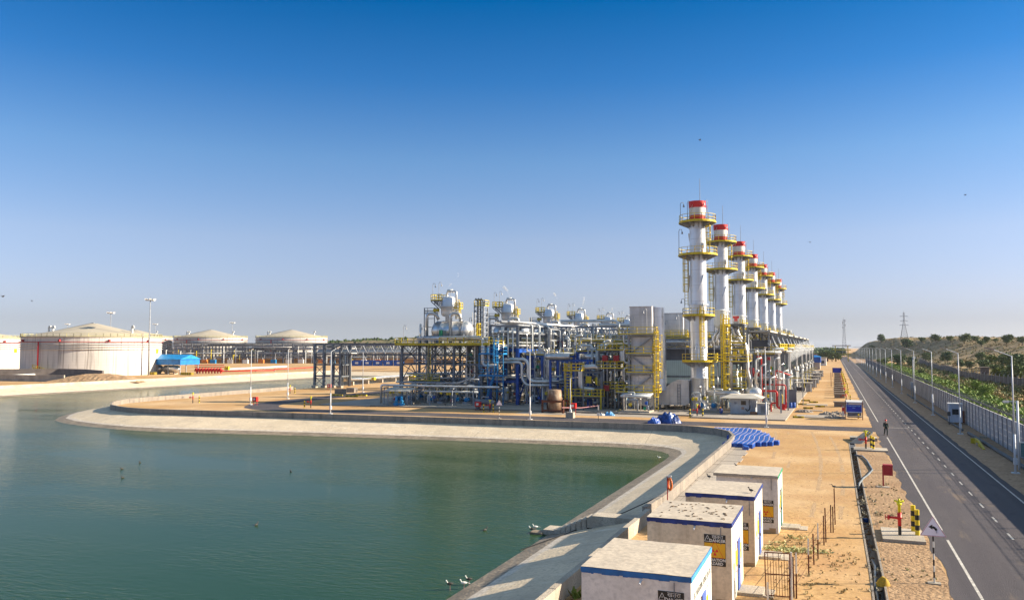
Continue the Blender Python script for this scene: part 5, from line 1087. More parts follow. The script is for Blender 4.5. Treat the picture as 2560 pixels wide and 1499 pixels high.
m = MB(); m.path([(-36.3,127.6,6.0),(-36.3,126.4,6.9),(-38.6,126.2,6.7),(-38.9,126.2,6.2),(-38.9,126.2,3.3),(-36.6,126.3,3.2)], .42, 14, .7); m.o('large_pipe', alum, t, True)
m = MB(); m.cbox((-37.5,126.0,4.8),(.9,.2,1.1)); m.cbox((-36.2,126.0,4.6),(.3,.2,1.2)); m.o('yellow_gate', yeld, t)
for i, (x, w_) in enumerate(((-43,4.0),(-38.9+1.2,4.0))):
    z = 8.4; m = MB(); m.lathe((x,127 if i == 0 else 131,z), [(0,-2.05),(.5,-2),(.52,-.2),(.5,0),(.52,.1),(.5,1.8),(.42,2.0),(0,2.02)], 18, axis='x'); o = m.o('insulated_duct', alum, None, True); o['label'] = 'fat silver insulated pipe section high in front of the blue rack, %s one' % ('left','right')[i]; o['category'] = 'pipe'
t = T('duct_support', 'blue steel trestle holding the fat silver pipe sections above the hopper', 'trestle', (-42,127,0))
for x in (-44.4,-41.5,-38.0): m = MB(); m.ibeam((x,127.4,.2),(x,127.4,7.7),.34,.34); m.o('column', rblue, t)
for z in (4.2,7.8): m = MB(); m.ibeam((-44.6,127.4,z),(-37.2,127.4,z),.3,.36); m.o('beam', rblue if z > 5 else steel, t)
m = MB(); m.beam((-44.2,127.5,.4),(-41.8,127.5,4),.18); m.beam((-38.2,127.5,7.5),(-41,127.5,4.4),.18); m.o('brace', rblue, t)
t = T('valve_platform', 'two-level grey steel platform with yellow rails and dark red boxes left of the boiler', 'platform', (-34.5,128,0))
frame(t, [-36.2,-32.2], [127.5,131.5], [3.2,6.4,9.3], steel, .26, .24)
for z in (3.3,6.5,9.4): m = MB(); m.box((-36.4,126.9,z),(-32.0,131.6,z+.07)); m.o('deck', steel, t); m = MB(); m.rail([(-36.4,128.4,z+.07),(-36.4,126.9,z+.07),(-32,126.9,z+.07)], r=.05, gap=1); m.o('railing', yel if z > 4 else yeld, t)
for (x, z) in ((-35,9.0),(-33.2,9.0),(-34.8,4.3)): m = MB(); m.cbox((x,126.9,z-.8),(.9,.4,.9)); m.o('red_box', dred, t)
for k in range(7): x = -36+k*.62; m = MB(); m.path([(x,127.2,.3),(x,127.2,5+((k*7)%5)),(x+.5,127.9,5.4+((k*7)%5))], .08+.03*(k%3), 8, .3); m.o('pipe', (alum,silo,steell)[k%3], t, True)
# truss bridge on top, right of rack
t = T('pipe_bridge', 'light grey truss gallery with pipes between the blue rack and the boilers', 'pipe bridge', (-44,160,0))
for y in (150,153):
    for z in (11.6,13.8): m = MB(); m.ibeam((-51,y,z),(-31,y,z),.26,.28); m.o('chord', steell, t)
    m = MB()
    for i in range(10): x = -51+2*i; m.beam((x,y,11.7),(x+1,y,13.7),.1); m.beam((x+1,y,13.7),(x+2,y,11.7),.1)
    m.o('lattice', steell, t)
for x in (-50,-44,-38,-32.4): m = MB(); m.ibeam((x,150,.2),(x,150,13.8),.3,.3); m.o('column', steell, t); m = MB(); m.ibeam((x,153,.2),(x,153,13.8),.3,.3); m.o('column', steell, t)
for k in range(4): m = MB(); m.path([(-51,150.6+.6*k,12.1),(-31,150.6+.6*k,12.1)], .14+.04*k, 8); m.o('pipe', alum, t, True)
m = MB(); m.path([(-50,149.6,14.9),(-39.5,149.6,14.9),(-38.6,149.6,14.5),(-38.6,149.6,11.5)], .26, 10, .6); m.o('pipe', silo, t, True)
for k in range(12): x = -50+k*1.6; m = MB(); m.path([(x,149.7,13.6),(x,149.7,5.5+(k*5)%4)], .09+.04*(k%3), 8); m.o('riser_pipe', (silo,alum,steell)[k%3], t, True)
for i in range(1,4): copy_tree(t, 'light grey truss gallery between rack and boilers, %s from the pond' % ORD[i], (-44,160+27*i,0))
t['group'] = 'truss galleries across the plant'
for o in COL.objects:
    if o.name.startswith('pipe_bridge'): o['group'] = 'truss galleries across the plant'
# ================================================================ KIOSK AND RED PIPES
t = T('control_kiosk', 'white control kiosk with flared cream roof beside the street lamp', 'kiosk', (-13.7,126,0))
m = MB(); m.box((-15.5,125,.2),(-11.9,127.8,2.45)); wk = m.o('wall', mat('kiosk_white',(.55,.57,.58),.5,streak=.3), t)
def hip(mb, x0,x1,y0,y1,z0,z1,ins): mb.add([(x0,y0,z0),(x1,y0,z0),(x1,y1,z0),(x0,y1,z0),(x0+ins,y0+ins,z1),(x1-ins,y0+ins,z1),(x1-ins,y1-ins,z1),(x0+ins,y1-ins,z1)],[(0,3,2,1),(4,5,6,7),(0,1,5,4),(1,2,6,5),(2,3,7,6),(3,0,4,7)])
m = MB(); hip(m,-16.9,-10.8,123.9,129,2.5,3.0,1.3); m.o('roof', MATS['cream_roof'], t)
m = MB(); m.box((-14.1,124.95,.3),(-13.1,124.995,2.25)); d = m.o('door', MATS['kiosk_white'], t); m = MB(); m.box((-13.95,124.9,1.5),(-13.25,124.945,2.1)); m.o('window', glass, d); m = MB(); m.box((-13.9,124.9,.85),(-13.5,124.945,1.2)); m.o('notice', mat('tan_notice',(.5,.3,.2),.6), d)
for x, w_, z, hh in ((-12.9,.5,1.5,.6),(-12.6,.25,.5,.9),(-12.2,.45,1.2,.9),(-14.9,.3,1.6,.3)): m = MB(); m.box((x,124.8,z),(x+w_,124.99,z+hh)); m.o('wall_box', steell, t)
m = MB(); m.path([(-12.7,124.85,2.3),(-12.7,124.85,.9),(-13.1,124.8,.6),(-13.3,124.8,1.0)], .07, 6, .3); m.o('hose', blk, t)
t = T('cabinet', 'pale grey electrical cabinet between the kiosk and the street lamp', 'cabinet', (-11,124.6,0)); m = MB(); m.box((-11.6,124.2,.2),(-10.1,125.2,1.75)); m.o('body', steell, t); m = MB(); m.box((-11.75,124.05,1.752),(-9.95,125.35,1.85)); m.o('roof', MATS['cream_roof'], t); m = MB(); m.box((-11.1,124.13,.5),(-10.3,124.195,1.5)); m.o('door', steel, t)
m = MB(); m.cbox((-12.1,124.1,.4),(1.0,.5,.42)); o = m.o('crate', mat('brown_crate',(.22,.12,.07),.9)); o['label'] = 'brown wooden crate on the ground in front of the kiosk'; o['category'] = 'crate'
t = T('domed_vessel', 'silver domed vessel with an upright vent pipe behind the kiosk roof', 'vessel', (-12.6,130.5,0)); m = MB(); m.lathe((-12.6,130.5,0), [(1.1,.2),(1.15,3.1),(1.1,3.4),(.8,3.75),(0,3.95)], 24); m.o('shell', alum, t, True); m = MB(); m.path([(-12.3,130.3,3.8),(-12.3,130.3,5.8),(-11.9,130.1,6.5)], .22, 10, .3); m.o('vent_pipe', alum, t, True)
m = MB(); m.path([(-19.6,128.9,2.95),(-15.2,128.9,2.95),(-14.6,129.2,2.6),(-14.4,130.5,2.4)], .42, 14, .5); o = m.o('insulated_duct', alum, None, True); o['label'] = 'fat silver horizontal pipe running from the nearest stack to behind the kiosk'; o['category'] = 'pipe'
t = T('red_pipework', 'bright red fire-water pipes with an arch and valve right of the kiosk', 'pipework', (-10.8,134,0))
for pth, r in (([(-12.2,139,.3),(-12.2,139,8.4),(-12.9,139,8.4)],.11),([(-12.2,137,4),(-8.4,137,4),(-8.4,137,.3)],.11),([(-11.9,131,3.3),(-9.3,131,3.3),(-9.3,131,.9),(-8.7,131,.6),(-8.1,131,.6)],.15),([(-10.2,141,.3),(-10.2,141,6.2),(-7.9,141.2,5.4)],.1),([(-9.3,131,1.5),(-10.2,131,1.5),(-10.2,131,.2)],.12)):
    m = MB(); m.path(pth, r, 10, .4); m.o('pipe', red, t, True)
m = MB(); m.lathe((-8.5,131,.95), [(.42,-.04),(.5,0),(.42,.04)], 16, axis='y'); m.o('hand_wheel', red, t); m = MB(); m.path([(-8.9,131.2,2.9),(-8.5,131.2,2.7),(-8.6,131.2,1.2)], .07, 6, .3); m.o('yellow_hose', yel, t)
m = MB(); m.cbox((-13.0,139,5.6),(1.2,.8,.7)); m.o('red_box', dred, t)
t = T('pipe_trestle', 'grey trestle with silver pipes rising right of the red fire-water pipes', 'trestle', (-11,134,0))
for x, y in ((-13.3,134),(-10.6,134.5),(-8.6,128.6),(-7.9,134)): m = MB(); m.ibeam((x,y,.2),(x,y,3.4 if x > -9 else 7.2),.22,.22); m.o('column', steell, t)
for k in range(9): x = -13.2+k*.62; m = MB(); m.path([(x,133+k*.8,.3),(x,133+k*.8,5+(k*3)%4),(x+.8,133.4+k*.8,5.3+(k*3)%4)], .08+.035*(k%3), 8, .3); m.o('pipe', (alum,silo,steell)[k%3], t, True)
# workers' heap by the stack: crouching worker in blue
# kiosks on the east side
kp = T('pump_kiosk', '', 'shelter', local=True)
m = MB(); m.box((-1.8,-1.2,2.1),(1.8,1.6,2.22)); m.o('roof', MATS['cream_roof'], kp); m = MB(); m.box((.5,-.9,.2),(1.5,1.2,2.09)); m.o('cabinet', steell, kp)
for x in (-1.6,1.62):
    for y in (-1,1.4): m = MB(); m.beam((x,y,.1),(x,y,2.1),.08); m.o('post', steel, kp)
for k in range(4): m = MB(); m.path([(-1.4+.45*k,-.8,.2),(-1.4+.45*k,-.8,1.2),(-1.4+.45*k,.8,1.2)], .09, 6, .2); m.o('pipe', steel, kp)
m = MB(); m.cbox((-.6,.4,.7),(1.6,.9,.7)); m.o('pump_block', rust, kp)
kp.location = (-8,192,0); kp['label'] = 'open pump shelter with flat cream roof, nearest of the row of shelters'; kp['group'] = 'open pump shelters east of the vertical tanks'
for i, y in enumerate((213,236,262,290)): copy_tree(kp, 'open pump shelter with flat cream roof, %s in the row' % ORD[i+1], (-7.6,y,0))
for i, (y, z) in enumerate([(150,5.2),(205,4.6),(225,4.6),(248,4.6)]):
    t = T('pipe_support', 'thin grey pipe goalpost east of the vertical tanks, %s from the pond' % ORD[i], 'pipe support', (-8,y,0)); m = MB(); m.beam((-9.6,y,.1),(-9.6,y,z),.12); m.beam((-6.4,y,.1),(-6.4,y,z-1),.12); m.beam((-9.6,y,z-1),(-6.4,y,z-1),.12); m.o('frame', steell, t)
    for k in (0,1): m = MB(); m.path([(-9.4+k,y-.3,.2),(-9.4+k,y-.3,z-.7+.2*k),(-6.6,y-.3,z-.7+.2*k)], .07, 6, .3); m.o('pipe', (alum,yeld)[k], t)
t = T('blue_building', 'bright blue roofed process shed far back along the road side of the plant', 'building', (-14,395,0))
m = MB(); m.box((-20,392,0),(-9.3,402,3.0)); m.o('wall', mat('shed_beige',(.45,.40,.34),.8), t); m = MB(); m.box((-20.3,391.6,3.0),(-9,402.3,5.4)); m.o('fascia', rblue, t); m = MB(); hip(m,-20.5,-8.8,391.4,402.5,5.42,6.2,2.2); m.o('roof', mat('sheet_blue_roof',(.01,.20,.55),.4), t)
t = T('office', 'low white office building with flat roof far along the road', 'building', (-20,470,0)); m = MB(); m.box((-24,470,0),(-8,480,4)); m.o('wall', white, t); m = MB(); m.box((-24.3,469.7,4.002),(-7.7,480.3,4.3)); m.o('roof', conc, t)
for k in range(5): m = MB(); m.box((-22.5+3*k,469.9,1.2),(-21+3*k,469.995,2.6)); m.o('window', glass, t)
t = T('brick_wall', 'long low reddish brick boundary wall beyond the blue shed', 'wall', (-30,620,0)); m = MB(); m.box((-70,620,0),(-9,620.5,5)); m.o('wall', mat('red_brick',(.30,.12,.08),.9), t)
# ================================================================ TANK FARM
def tank(H=13.5, R_=23.0, apex=5.0):
    t = T('storage_tank', '', 'storage tank', local=True)
    m = MB(); m.lathe((0,0,0), [(R_,0),(R_,H)], 96, cap=False); m.o('shell', tankm, t, True)
    for z in (H*.68,H*.74,H*.80): m = MB(); m.lathe((0,0,z), [(R_,-.12),(R_+.45,-.05),(R_+.45,.05),(R_,.1)], 96, cap=False); m.o('wind_girder', tankm, t)
    m = MB(); m.lathe((0,0,H), [(R_+.25,-.25),(R_+.3,.02),(R_-.4,.12),(R_*.5,apex*.50),(1.2,apex),(0,apex+.05)], 64, cap=False); m.o('roof', tankr, t)
    m = MB(); annrail(m, (0,0), R_+.1, H, n=64, r=.05); m.o('railing', mat('pale_yellow_rail',(.55,.50,.22),.6), t, kind='stuff') if 0 else m.o('railing', MATS.get('pale_yellow_rail') or mat('pale_yellow_rail',(.55,.50,.22),.6), t)
    m = MB(); m.path([((R_+.5)*math.cos(a*PI/24),(R_+.5)*math.sin(a*PI/24),H*.865) for a in range(49)], .12, 6); m.o('fire_ring', dred, t, True)
    for a in (-1.9,-1.17,-.51,.13): m = MB(); x, y = (R_+.5)*math.cos(a), (R_+.5)*math.sin(a); m.cbox((x,y,H*.90), (.6,.6,.7)); m.beam((x,y,H*.865),(x,y,H*.9),.2); m.o('foam_chamber', dred, t)
    x, y = (R_+.6)*math.cos(-1.5), (R_+.6)*math.sin(-1.5); m = MB(); m.tube((x,y,0),(x,y,H*.865),.24,8); m.o('riser', red, t, True)
    m = MB(); m.beam((0,0,H+apex+.25),(-R_*.6,-R_*.25,H+apex*.42),.6,.25); m.o('roof_walkway', steell, t)
    for (x, y) in ((-R_*.62,-R_*.3),(-R_*.56,-R_*.28),(R_*.7,.1*R_)): m = MB(); m.tube((x,y,H+apex*.2),(x,y,H+apex*.2+2.6),.4,8); m.path([(x,y,H+apex*.2+2.4),(x,y,H+apex*.2+3),(x+.8,y,H+apex*.2+3),(x+.9,y,H+apex*.2+2.3)],.3,8,.3); m.o('roof_vent', white, t)
    m = MB(); a = .42; x, y = (R_+.06)*math.cos(a), (R_+.06)*math.sin(a); m.cbox((x,y,H*.63), (2.0,.1,1.8), a+PI/2); m.o('yellow_notice', mat('notice_orange',(.72,.42,.01),.5), t)
    m = MB()
    for i in range(26): a = -1.2-.35*i/26; m.cbox(((R_+1)*math.cos(a),(R_+1)*math.sin(a),.3+i*.1), (1.1,.6,.12), a)
    m.rail([((R_+1.6)*math.cos(a),(R_+1.6)*math.sin(a),.3+k*.9) for k, a in enumerate((-1.2,-1.3,-1.42,-1.55))], r=.06); m.o('yellow_stair', yeld, t)
    return t
TK = tank(); D1 = 300.0
q = atD(233, 880, D1); TK.location = (q.x, q.y, 0); TK['label'] = 'largest white storage tank, complete, with a red riser pipe on its left side'; TK['group'] = 'white cone-roofed storage tanks'
for px, D, z, lab in ((-106,334,0,'white storage tank cut off by the left edge of the photo'),(337,545,2.7,'storage tank mostly hidden behind the right end of the largest one'),(527,545,2.7,'storage tank behind the pipe rack, left one of the complete far pair'),(729,545,2.7,'storage tank behind the pipe rack, right one of the far pair')):
    q = atD(px, 880, D); copy_tree(TK, lab, (q.x,q.y,z))
m = MB(); m.box((-560,150,-.5),(-203,640,.02)) if 0 else None
q = atD(530, 870, 548)
m = MB(); m.cbox((q.x,q.y,1.35), (330,90,2.7), YAW); o = m.o('tank_mound', sand); struct(o); 
# high masts
def mast(h):
    t = T('high_mast_light', '', 'floodlight mast', local=True)
    m = MB(); m.tube((0,0,0),(0,0,h),.32,10,.14); m.o('pole', steell, t, True)
    m = MB(); m.lathe((0,0,h-.6), [(.2,0),(1.1,.05),(1.1,.2),(.2,.25)], 14); m.o('ring', steel, t)
    for k in range(8): a = k*PI/4; m = MB(); m.cbox((1.5*math.cos(a),1.5*math.sin(a),h-.3+(.2 if k%2 else 0)), (.8,.7,.55), a); m.o('floodlight', white, t)
    m = MB(); m.tube((0,0,h),(0,0,h+.9),.05,6); m.o('aviation_rod', steel, t)
    return t
MM = mast(27.0); q = atD(373,866,292); MM.location = (q.x,q.y,0); MM['label'] = 'tall floodlight mast standing free in front of the largest tank'; MM['group'] = 'high floodlight masts around the tanks'
for px, D, lab in ((275,405,'floodlight mast rising behind the largest tank, right of its peak'),(167,608,'small distant floodlight mast left of the largest tank peak'),(387,608,'small distant floodlight mast just right of the tall one'),(580,573,'distant floodlight mast between the two far tanks')):
    q = atD(px,866,D); copy_tree(MM, lab, (q.x,q.y,0))
# bund walls, mound, pipes on sleepers
def wallseg(name, lab, pts, th, z0, z1, mtl):
    m = MB(); wallstrip(m, pts, th, z0, z1); o = m.o(name, mtl); o['label'] = lab; o['category'] = 'wall'; return o
A_ = [atD(x,866,D) for x, D in ((-60,262),(150,268),(215,262),(262,246))]
wallseg('bund_wall', 'dark grey bund wall at the foot of the largest storage tank', [(v.x,v.y) for v in A_], .5, 0, 2.9, mat('bund_grey',(.19,.165,.15),.9))
A_ = [atD(x,866,D) for x, D in ((-60,244),(165,236))]
wallseg('bund_wall', 'pale low bund wall in front of the dark one at the far left', [(v.x,v.y) for v in A_], .4, 0, 1.9, conc)
q = atD(250,866,238); m = MB(); rg = random.Random(2)
for i in range(11):
    for j in range(5): pass
m = MB(); grid(m, -14, 14, -6, 6, 40, 18, lambda x, y: 2.3*max(0,1-(x/14)**2)*max(0,1-(y/6)**2)+rg.uniform(-.12,.12)-.05)
c_, s_ = math.cos(YAW), math.sin(YAW); m.v = [(q.x+x*c_-y*s_, q.y+x*s_+y*c_, z) for x, y, z in m.v]; struct(m.o('earth_mound', dirt))
def gpipe(name, lab, pts, r, mtl, z=.6, sup=None):
    t = T(name, lab, 'pipe', (pts[0][0],pts[0][1],0)); m = MB(); m.path([(x,y,z) for x, y in pts], r, 10); m.o('pipe', mtl, t, True)
    for q in dens(pts, 9)[::1]:
        m = MB(); m.cbox((q[0],q[1],(z-r)/2), (.6,.6,max(.1,z-r)), .5); m.o('sleeper', sup or conc, t)
g = lambda x, y: at(x, y)[:2]
gpipe('ground_pipe', 'thick white pipe on yellow sleepers on the far bank at the far left', [g(-20,950),g(100,943),g(196,937)], .5, white, .9, yel)
gpipe('ground_pipe', 'thick white pipe on sleepers right of the red valve cluster', [g(565,928),g(716,920)], .45, white, .8)
gpipe('ground_pipe', 'long red fire-water pipe on the ground near the far bank, left one', [g(545,931),g(640,929),g(686,928)], .22, red, .5)
gpipe('ground_pipe', 'long red fire-water pipe on the ground near the far bank, right one', [g(686,926),g(786,920)], .18, red, .5)
# blue roofed shelter with two bullet tanks
t = T('blue_shelter', 'bright blue sheet-roofed shelter over silver tanks beside the tall floodlight mast', 'shelter', (-228,235,0))
m = MB(); m.box((-238,230,3.5),(-219,239.6,5.6)); m.o('fascia', mat('shelter_blue',(.006,.21,.62),.45,joints=[(0,.8,.1,.2)]), t)
m = MB(); m.add([(-238.4,229.6,5.5),(-218.6,229.6,5.5),(-218.6,240,5.5),(-238.4,240,5.5),(-236.5,234.8,7.2),(-218.6,234.8,7.2)], [(0,1,5,4),(2,3,4,5),(3,0,4),(1,2,5),(0,3,2,1)]); m.o('roof', mat('shelter_blue_roof',(.015,.27,.62),.4), t)
for x in (-237.6,-231,-225,-219.4):
    for y in (230.4,239.2): m = MB(); m.beam((x,y,0),(x,y,3.6),.25); m.o('post', steell, t)
for i, x in enumerate((-233.5,-225.5)):
    t = T('horizontal_tank', 'dull silver horizontal tank under the blue shelter roof, %s one' % ('left','right')[i], 'tank', (x,232.5,0)); m = MB(); m.lathe((x,232.5,1.9), [(0,-3.7),(1,-3.4),(1.35,-2.8),(1.35,2.8),(1,3.4),(0,3.7)], 18, axis='x'); m.o('shell', alum, t, True)
    for k in (-2,2): m = MB(); m.box((x+k-.3,231.6,0),(x+k+.3,233.4,.9)); m.o('saddle', conc, t)
for x, y in ((-234,226),(-219,228)):
    m = MB(); q = [(x,y),(x+5,y)]; m.box((x,y,0),(x+5,y+1.2,.9)); o = m.o('striped_block', mat('striped_kerb',(.65,.48,.02),.6,joints=[(0,1.0,.5,1.0)])); o['label'] = 'yellow and black striped concrete block by the blue shelter, %s one' % ('left' if x < -230 else 'right'); o['category'] = 'block'
t = T('valve_cluster', 'cluster of bright red deluge valves and pipes right of the blue shelter', 'valve cluster', (-212,240,0))
for k in range(9):
    q = at(492+7.5*k, 934); m = MB(); m.tube((q.x,q.y,.2),(q.x,q.y,2.2),.28,8); m.tube((q.x-1,q.y,1.2),(q.x+1,q.y,1.2),.3,8); m.lathe((q.x,q.y-.5,1.6), [(.5,-.1),(.5,.1)], 10, axis='y'); m.o('valve', red, t)
a, b_ = at(486,933), at(560,933)
for z in (2.4,3.1,.9): m = MB(); m.tube((a.x,a.y,z),(b_.x,b_.y,z),.14,8); m.o('header', red, t)
for k in range(2): q = at(565+5*k,930); m = MB(); m.cbox((q.x,q.y,1.6),(1.0,.8,1.4)); m.o('yellow_monitor', yel, t)
# background pipe rack in front of the far tanks, columns and levels
t = T('distant_pipe_rack', 'long multi-level dark grey pipe rack in front of the far storage tanks', 'pipe rack', (-340,400,0))
dirv = Vector((c_, s_, 0)); o0 = atD(405, 866, 500); o0.z = 0; L_ = (atD(1060, 866, 500)-o0).length; nb = 27; dn = Vector((-s_, c_, 0))
for i in range(nb):
    for k in (0, 6): q = o0+dirv*(L_*i/(nb-1))+dn*k; m = MB(); m.beam((q.x,q.y,0),(q.x,q.y,12.2),.6); m.o('column', steel, t)
for z in (3.2,5.6,8.3,10.6,12.0):
    for k in (0, 6): q = o0+dn*k; e = q+dirv*L_; m = MB(); m.beam((q.x,q.y,z),(e.x,e.y,z),.4,.65); m.o('beam', steel, t)
for z in (3.6,6.0,8.8,10.9):
    for k in range(5): q = o0+dn*(.8+k*1.1)+dirv*(rr.uniform(0,.25)*L_); e = o0+dn*(.8+k*1.1)+dirv*L_*rr.uniform(.75,1); r = rr.choice([.18,.25,.35]); m = MB(); m.tube((q.x,q.y,z+r),(e.x,e.y,z+r),r,6); m.o('pipe', rr.choice([alum,silo,steell,white]), t)
m = MB()
for i in range(0,nb-1):
    q = o0+dirv*(L_*i/(nb-1)); e = o0+dirv*(L_*(i+1)/(nb-1))
    for j in range(3): a = q+(e-q)*(j/3); b_ = q+(e-q)*((j+1)/3); m.beam((a.x,a.y,10.7),((a.x+b_.x)/2,(a.y+b_.y)/2,12),.15); m.beam(((a.x+b_.x)/2,(a.y+b_.y)/2,12),(b_.x,b_.y,10.7),.15)
m.o('lattice', steell, t)
for k in range(60): q = o0+dirv*(L_*rr.random())-dn*rr.uniform(.3,2); z = rr.uniform(2.5,10.5); m = MB(); m.path([(q.x,q.y,.1),(q.x,q.y,z),(q.x+dn.x,q.y+dn.y,z)],rr.choice([.12,.2,.28]),6); m.o('riser_pipe', rr.choice([alum,silo,steell,yeld]), t)
for k in range(18): q = o0-dn*.2*(k%3)+dirv*(L_*rr.random()*.8); e = q+dirv*L_*rr.uniform(.08,.3); z = rr.choice([3.4,4.4,5.8,7.0,8.6,9.6,10.8]); m = MB(); m.tube((q.x,q.y,z+.3),(e.x,e.y,z+.3),rr.choice([.2,.3,.4]),6); m.o('pipe', rr.choice([alum,silo,steeld,steel,white]), t, True)
tb = copy_tree(t, 'second distant multi-level pipe rack close behind the first, before the far tanks', off=dn*15+dirv*9)
# equipment under the distant rack
for i in range(14):
    q = atD(470+i*36+rr.uniform(-9,9), 866, 488+rr.uniform(-6,6)); k = i % 4; t = T('plant_unit', 'small %s unit at the foot of the distant pipe rack, %s from the left' % (('white','orange','blue','silver')[k], ORD[i]), 'machine unit', (q.x,q.y,0), 'machine units under the distant pipe rack')
    m = MB(); m.cbox((q.x,q.y,1.3),(3,2.2,2.2),YAW); m.o('casing', (white,mat('orange_paint',(.65,.2,.03),.6),cblue,alum)[k], t); m = MB(); m.tube((q.x+1,q.y,2.4),(q.x+1,q.y,3.6),.3,8); m.o('stub_pipe', steell, t)
for i in range(5):
    q = atD(893+i*26, 866, 430); t = T('container', 'blue site container across the canal behind the braced tower, %s from the left' % ORD[i], 'container', (q.x,q.y,0), 'blue containers across the canal'); m = MB(); m.cbox((q.x,q.y,1.5),(5.0,2.4,2.8),YAW); m.o('body', rblue, t)
    m = MB(); v = -dn*1.25; m.cbox((q.x+v.x,q.y+v.y,1.6),(1.6,.08,1.0),YAW); m.o('window', white, t)
t = T('far_pipe_rack', 'higher distant truss-topped pipe rack seen left of the deaerator structure', 'pipe rack', (-150,300,0))
for i in range(10): m = MB(); x = -170+i*8; m.beam((x,300,0),(x,300,12.4),.35); m.o('column', steel, t)
for z in (8.5,10.5,12.4): m = MB(); m.beam((-171,300,z),(-97,300,z),.3,.35); m.o('beam', steell, t)
m = MB()
for i in range(36): x = -171+i*2.05; m.beam((x,300,10.6),(x+1,300,12.3),.12); m.beam((x+1,300,12.3),(x+2.05,300,10.6),.12)
m.o('lattice', steell, t)
for k in range(6): m = MB(); m.tube((-171,301+.5*k,8.9+.3*(k%3)),(-97,301+.5*k,8.9+.3*(k%3)),.2,6); m.o('pipe', (alum,silo,steell)[k%3], t)
# braced tower and truss gallery on the pond's back wall
t = T('canal_tower', 'dark grey X-braced steel tower by the canal carrying a truss gallery', 'steel tower', (-119,171,0))
frame(t, [-121,-118.3,-115.8,-113.6], [170.5,174.5], [3.0,5.8,8.3,10.8], steel, .55, .34, z0=.3, braces=[((a,170.5,z0_),(b_,170.5,z1_),'x') for a, b_ in ((-121,-118.3),(-115.8,-113.6)) for z0_, z1_ in ((.5,2.8),(3.1,5.6),(6,8.1))])
for x in (-121,-118.3,-115.8,-113.6): m = MB(); m.box((x-.6,170,-.3),(x+.6,171,.55)); m.o('footing', conc, t)
for y in (170.5,174.5):
    for z in (8.3,10.8): m = MB(); m.ibeam((-113.6,y,z-.17),(-74,y,z-.17),.35,.36); m.o('chord', steel, t)
    m = MB()
    for i in range(16): x = -113.6+i*2.47; m.beam((x,y,8.4),(x+1.23,y,10.6),.16); m.beam((x+1.23,y,10.6),(x+2.47,y,8.4),.16)
    m.o('lattice', steell, t)
for x in (-98,-84,-74): m = MB(); m.ibeam((x,172.5,0),(x,172.5,8.2),.4,.4); m.o('column', steel, t)
for k in range(6): m = MB(); m.tube((-121,171+.6*k,8.7+.25*(k%3)),(-74,171+.6*k,8.7+.25*(k%3)),.14+.05*(k%3),8); m.o('pipe', (alum,silo,steell)[k%3], t, True)
for k in range(5):
    m = MB(); x = -116.0+.55*k; m.path([(x,175.2,8.8),(x,175.2,1.5+.12*k),(-122.6+.75*k-.6,190,1.3),(-125+.75*k,221,1.3),(-126+.75*k,284,1.3)], .22, 10, 1.2); m.o('pipe', (silo,alum,steell)[k%3], t, True)
for i, y in enumerate(range(184,280,8)): m = MB(); x = -122.5-(y-190)*.05; m.box((x-1.2,y,0),(x+3.6,y+.5,1.0)); m.o('sleeper', conc, t)
for y in (196,222): x = -122.6-(y-190)*.07; m = MB(); m.box((x-.9,y,.9),(x+3.4,y+1.0,1.62)); m.o('yellow_clamp', yel, t)
# ================================================================ STREET LAMPS AND FURNITURE ON THE PLANT SIDE
def at_lamp(px, py, h, lab, ang, L_=.9, rise=.65, basebox=None):
    q = at(px, py); l = lamp_proto(h, L_, rise, ang); l.location = (q.x,q.y,0); l['label'] = lab; l['group'] = 'street lamps on the plant road'
    if basebox: m = MB(); m.box((-.55,-.5,0),(.55,.5,.8)); b_ = m.o('concrete_base', conc, l)
at_lamp(826,1034,9.3,'white street lamp beside the pond wall left of the deaerator structure', 1.1, 1.3)
at_lamp(1325,1048,9.3,'white street lamp beside the pond wall in front of the blue rack', 1.9, 1.0)
at_lamp(1426,1044,5.6,'shorter grey street lamp on a concrete block next to the rusty hopper', .1, .9, .1, True)
at_lamp(1916,1068,9.6,'white street lamp between the control kiosk and the blue floats', 1.6, .6, .3)
at_lamp(907,980,9.0,'white street lamp in the open ground left of the deaerator structure', .4, .6, .2)
at_lamp(626,1011,9.3,'white street lamp on the tip of the peninsula beside a red box', 1.9, .5, .3)
at_lamp(719,996,9.3,'white street lamp on the peninsula beside the second road bend', 1.9, .5, .3)
def hydrant():
    t = T('hydrant', '', 'fire hydrant', local=True)
    m = MB(); m.tube((0,0,0),(0,0,.62),.075,8); m.o('lower_pipe', blk, t)
    m = MB(); m.lathe((0,0,0), [(.085,.6),(.085,.95),(.13,.98),(.13,1.03),(.1,1.05),(.1,1.25)], 12); m.path([(0,0,.95),(-.25,-.05,1.0),(-.5,-.1,1.0)], .06, 8, .1); m.lathe((-.5,-.1,1.0), [(.12,-.05),(.12,.05)], 10, axis='x'); m.o('red_body', red, t, True)
    m = MB(); m.path([(-.5,-.1,1.0),(-.62,-.1,1.0)],.03,6); m.lathe((-.64,-.1,1.0), [(.13,-.015),(.13,.015)], 10, axis='x'); m.o('hand_wheel', red, t)
    m = MB(); m.lathe((0,0,0), [(.07,1.25),(.07,1.6),(.12,1.63),(.12,1.72),(.08,1.76),(.06,1.8)], 12); m.path([(-.22,0,1.83),(0,0,1.74),(.22,0,1.83)], .05, 8); m.tube((0,-.16,1.68),(0,.1,1.68),.08,8); m.tube((0,0,1.8),(0,0,1.92),.05,6); m.o('monitor_head', lime, t, True)
    return t
def bollard():
    t = T('bollard', '', 'bollard', local=True)
    for k in range(5): m = MB(); m.tube((0,0,.22*k),(0,0,.22*k+.22),.095,12); m.o('band', yel if k % 2 == 0 else blk, t)
    return t
HY = hydrant(); BO = bollard(); hy_used = bo_used = False
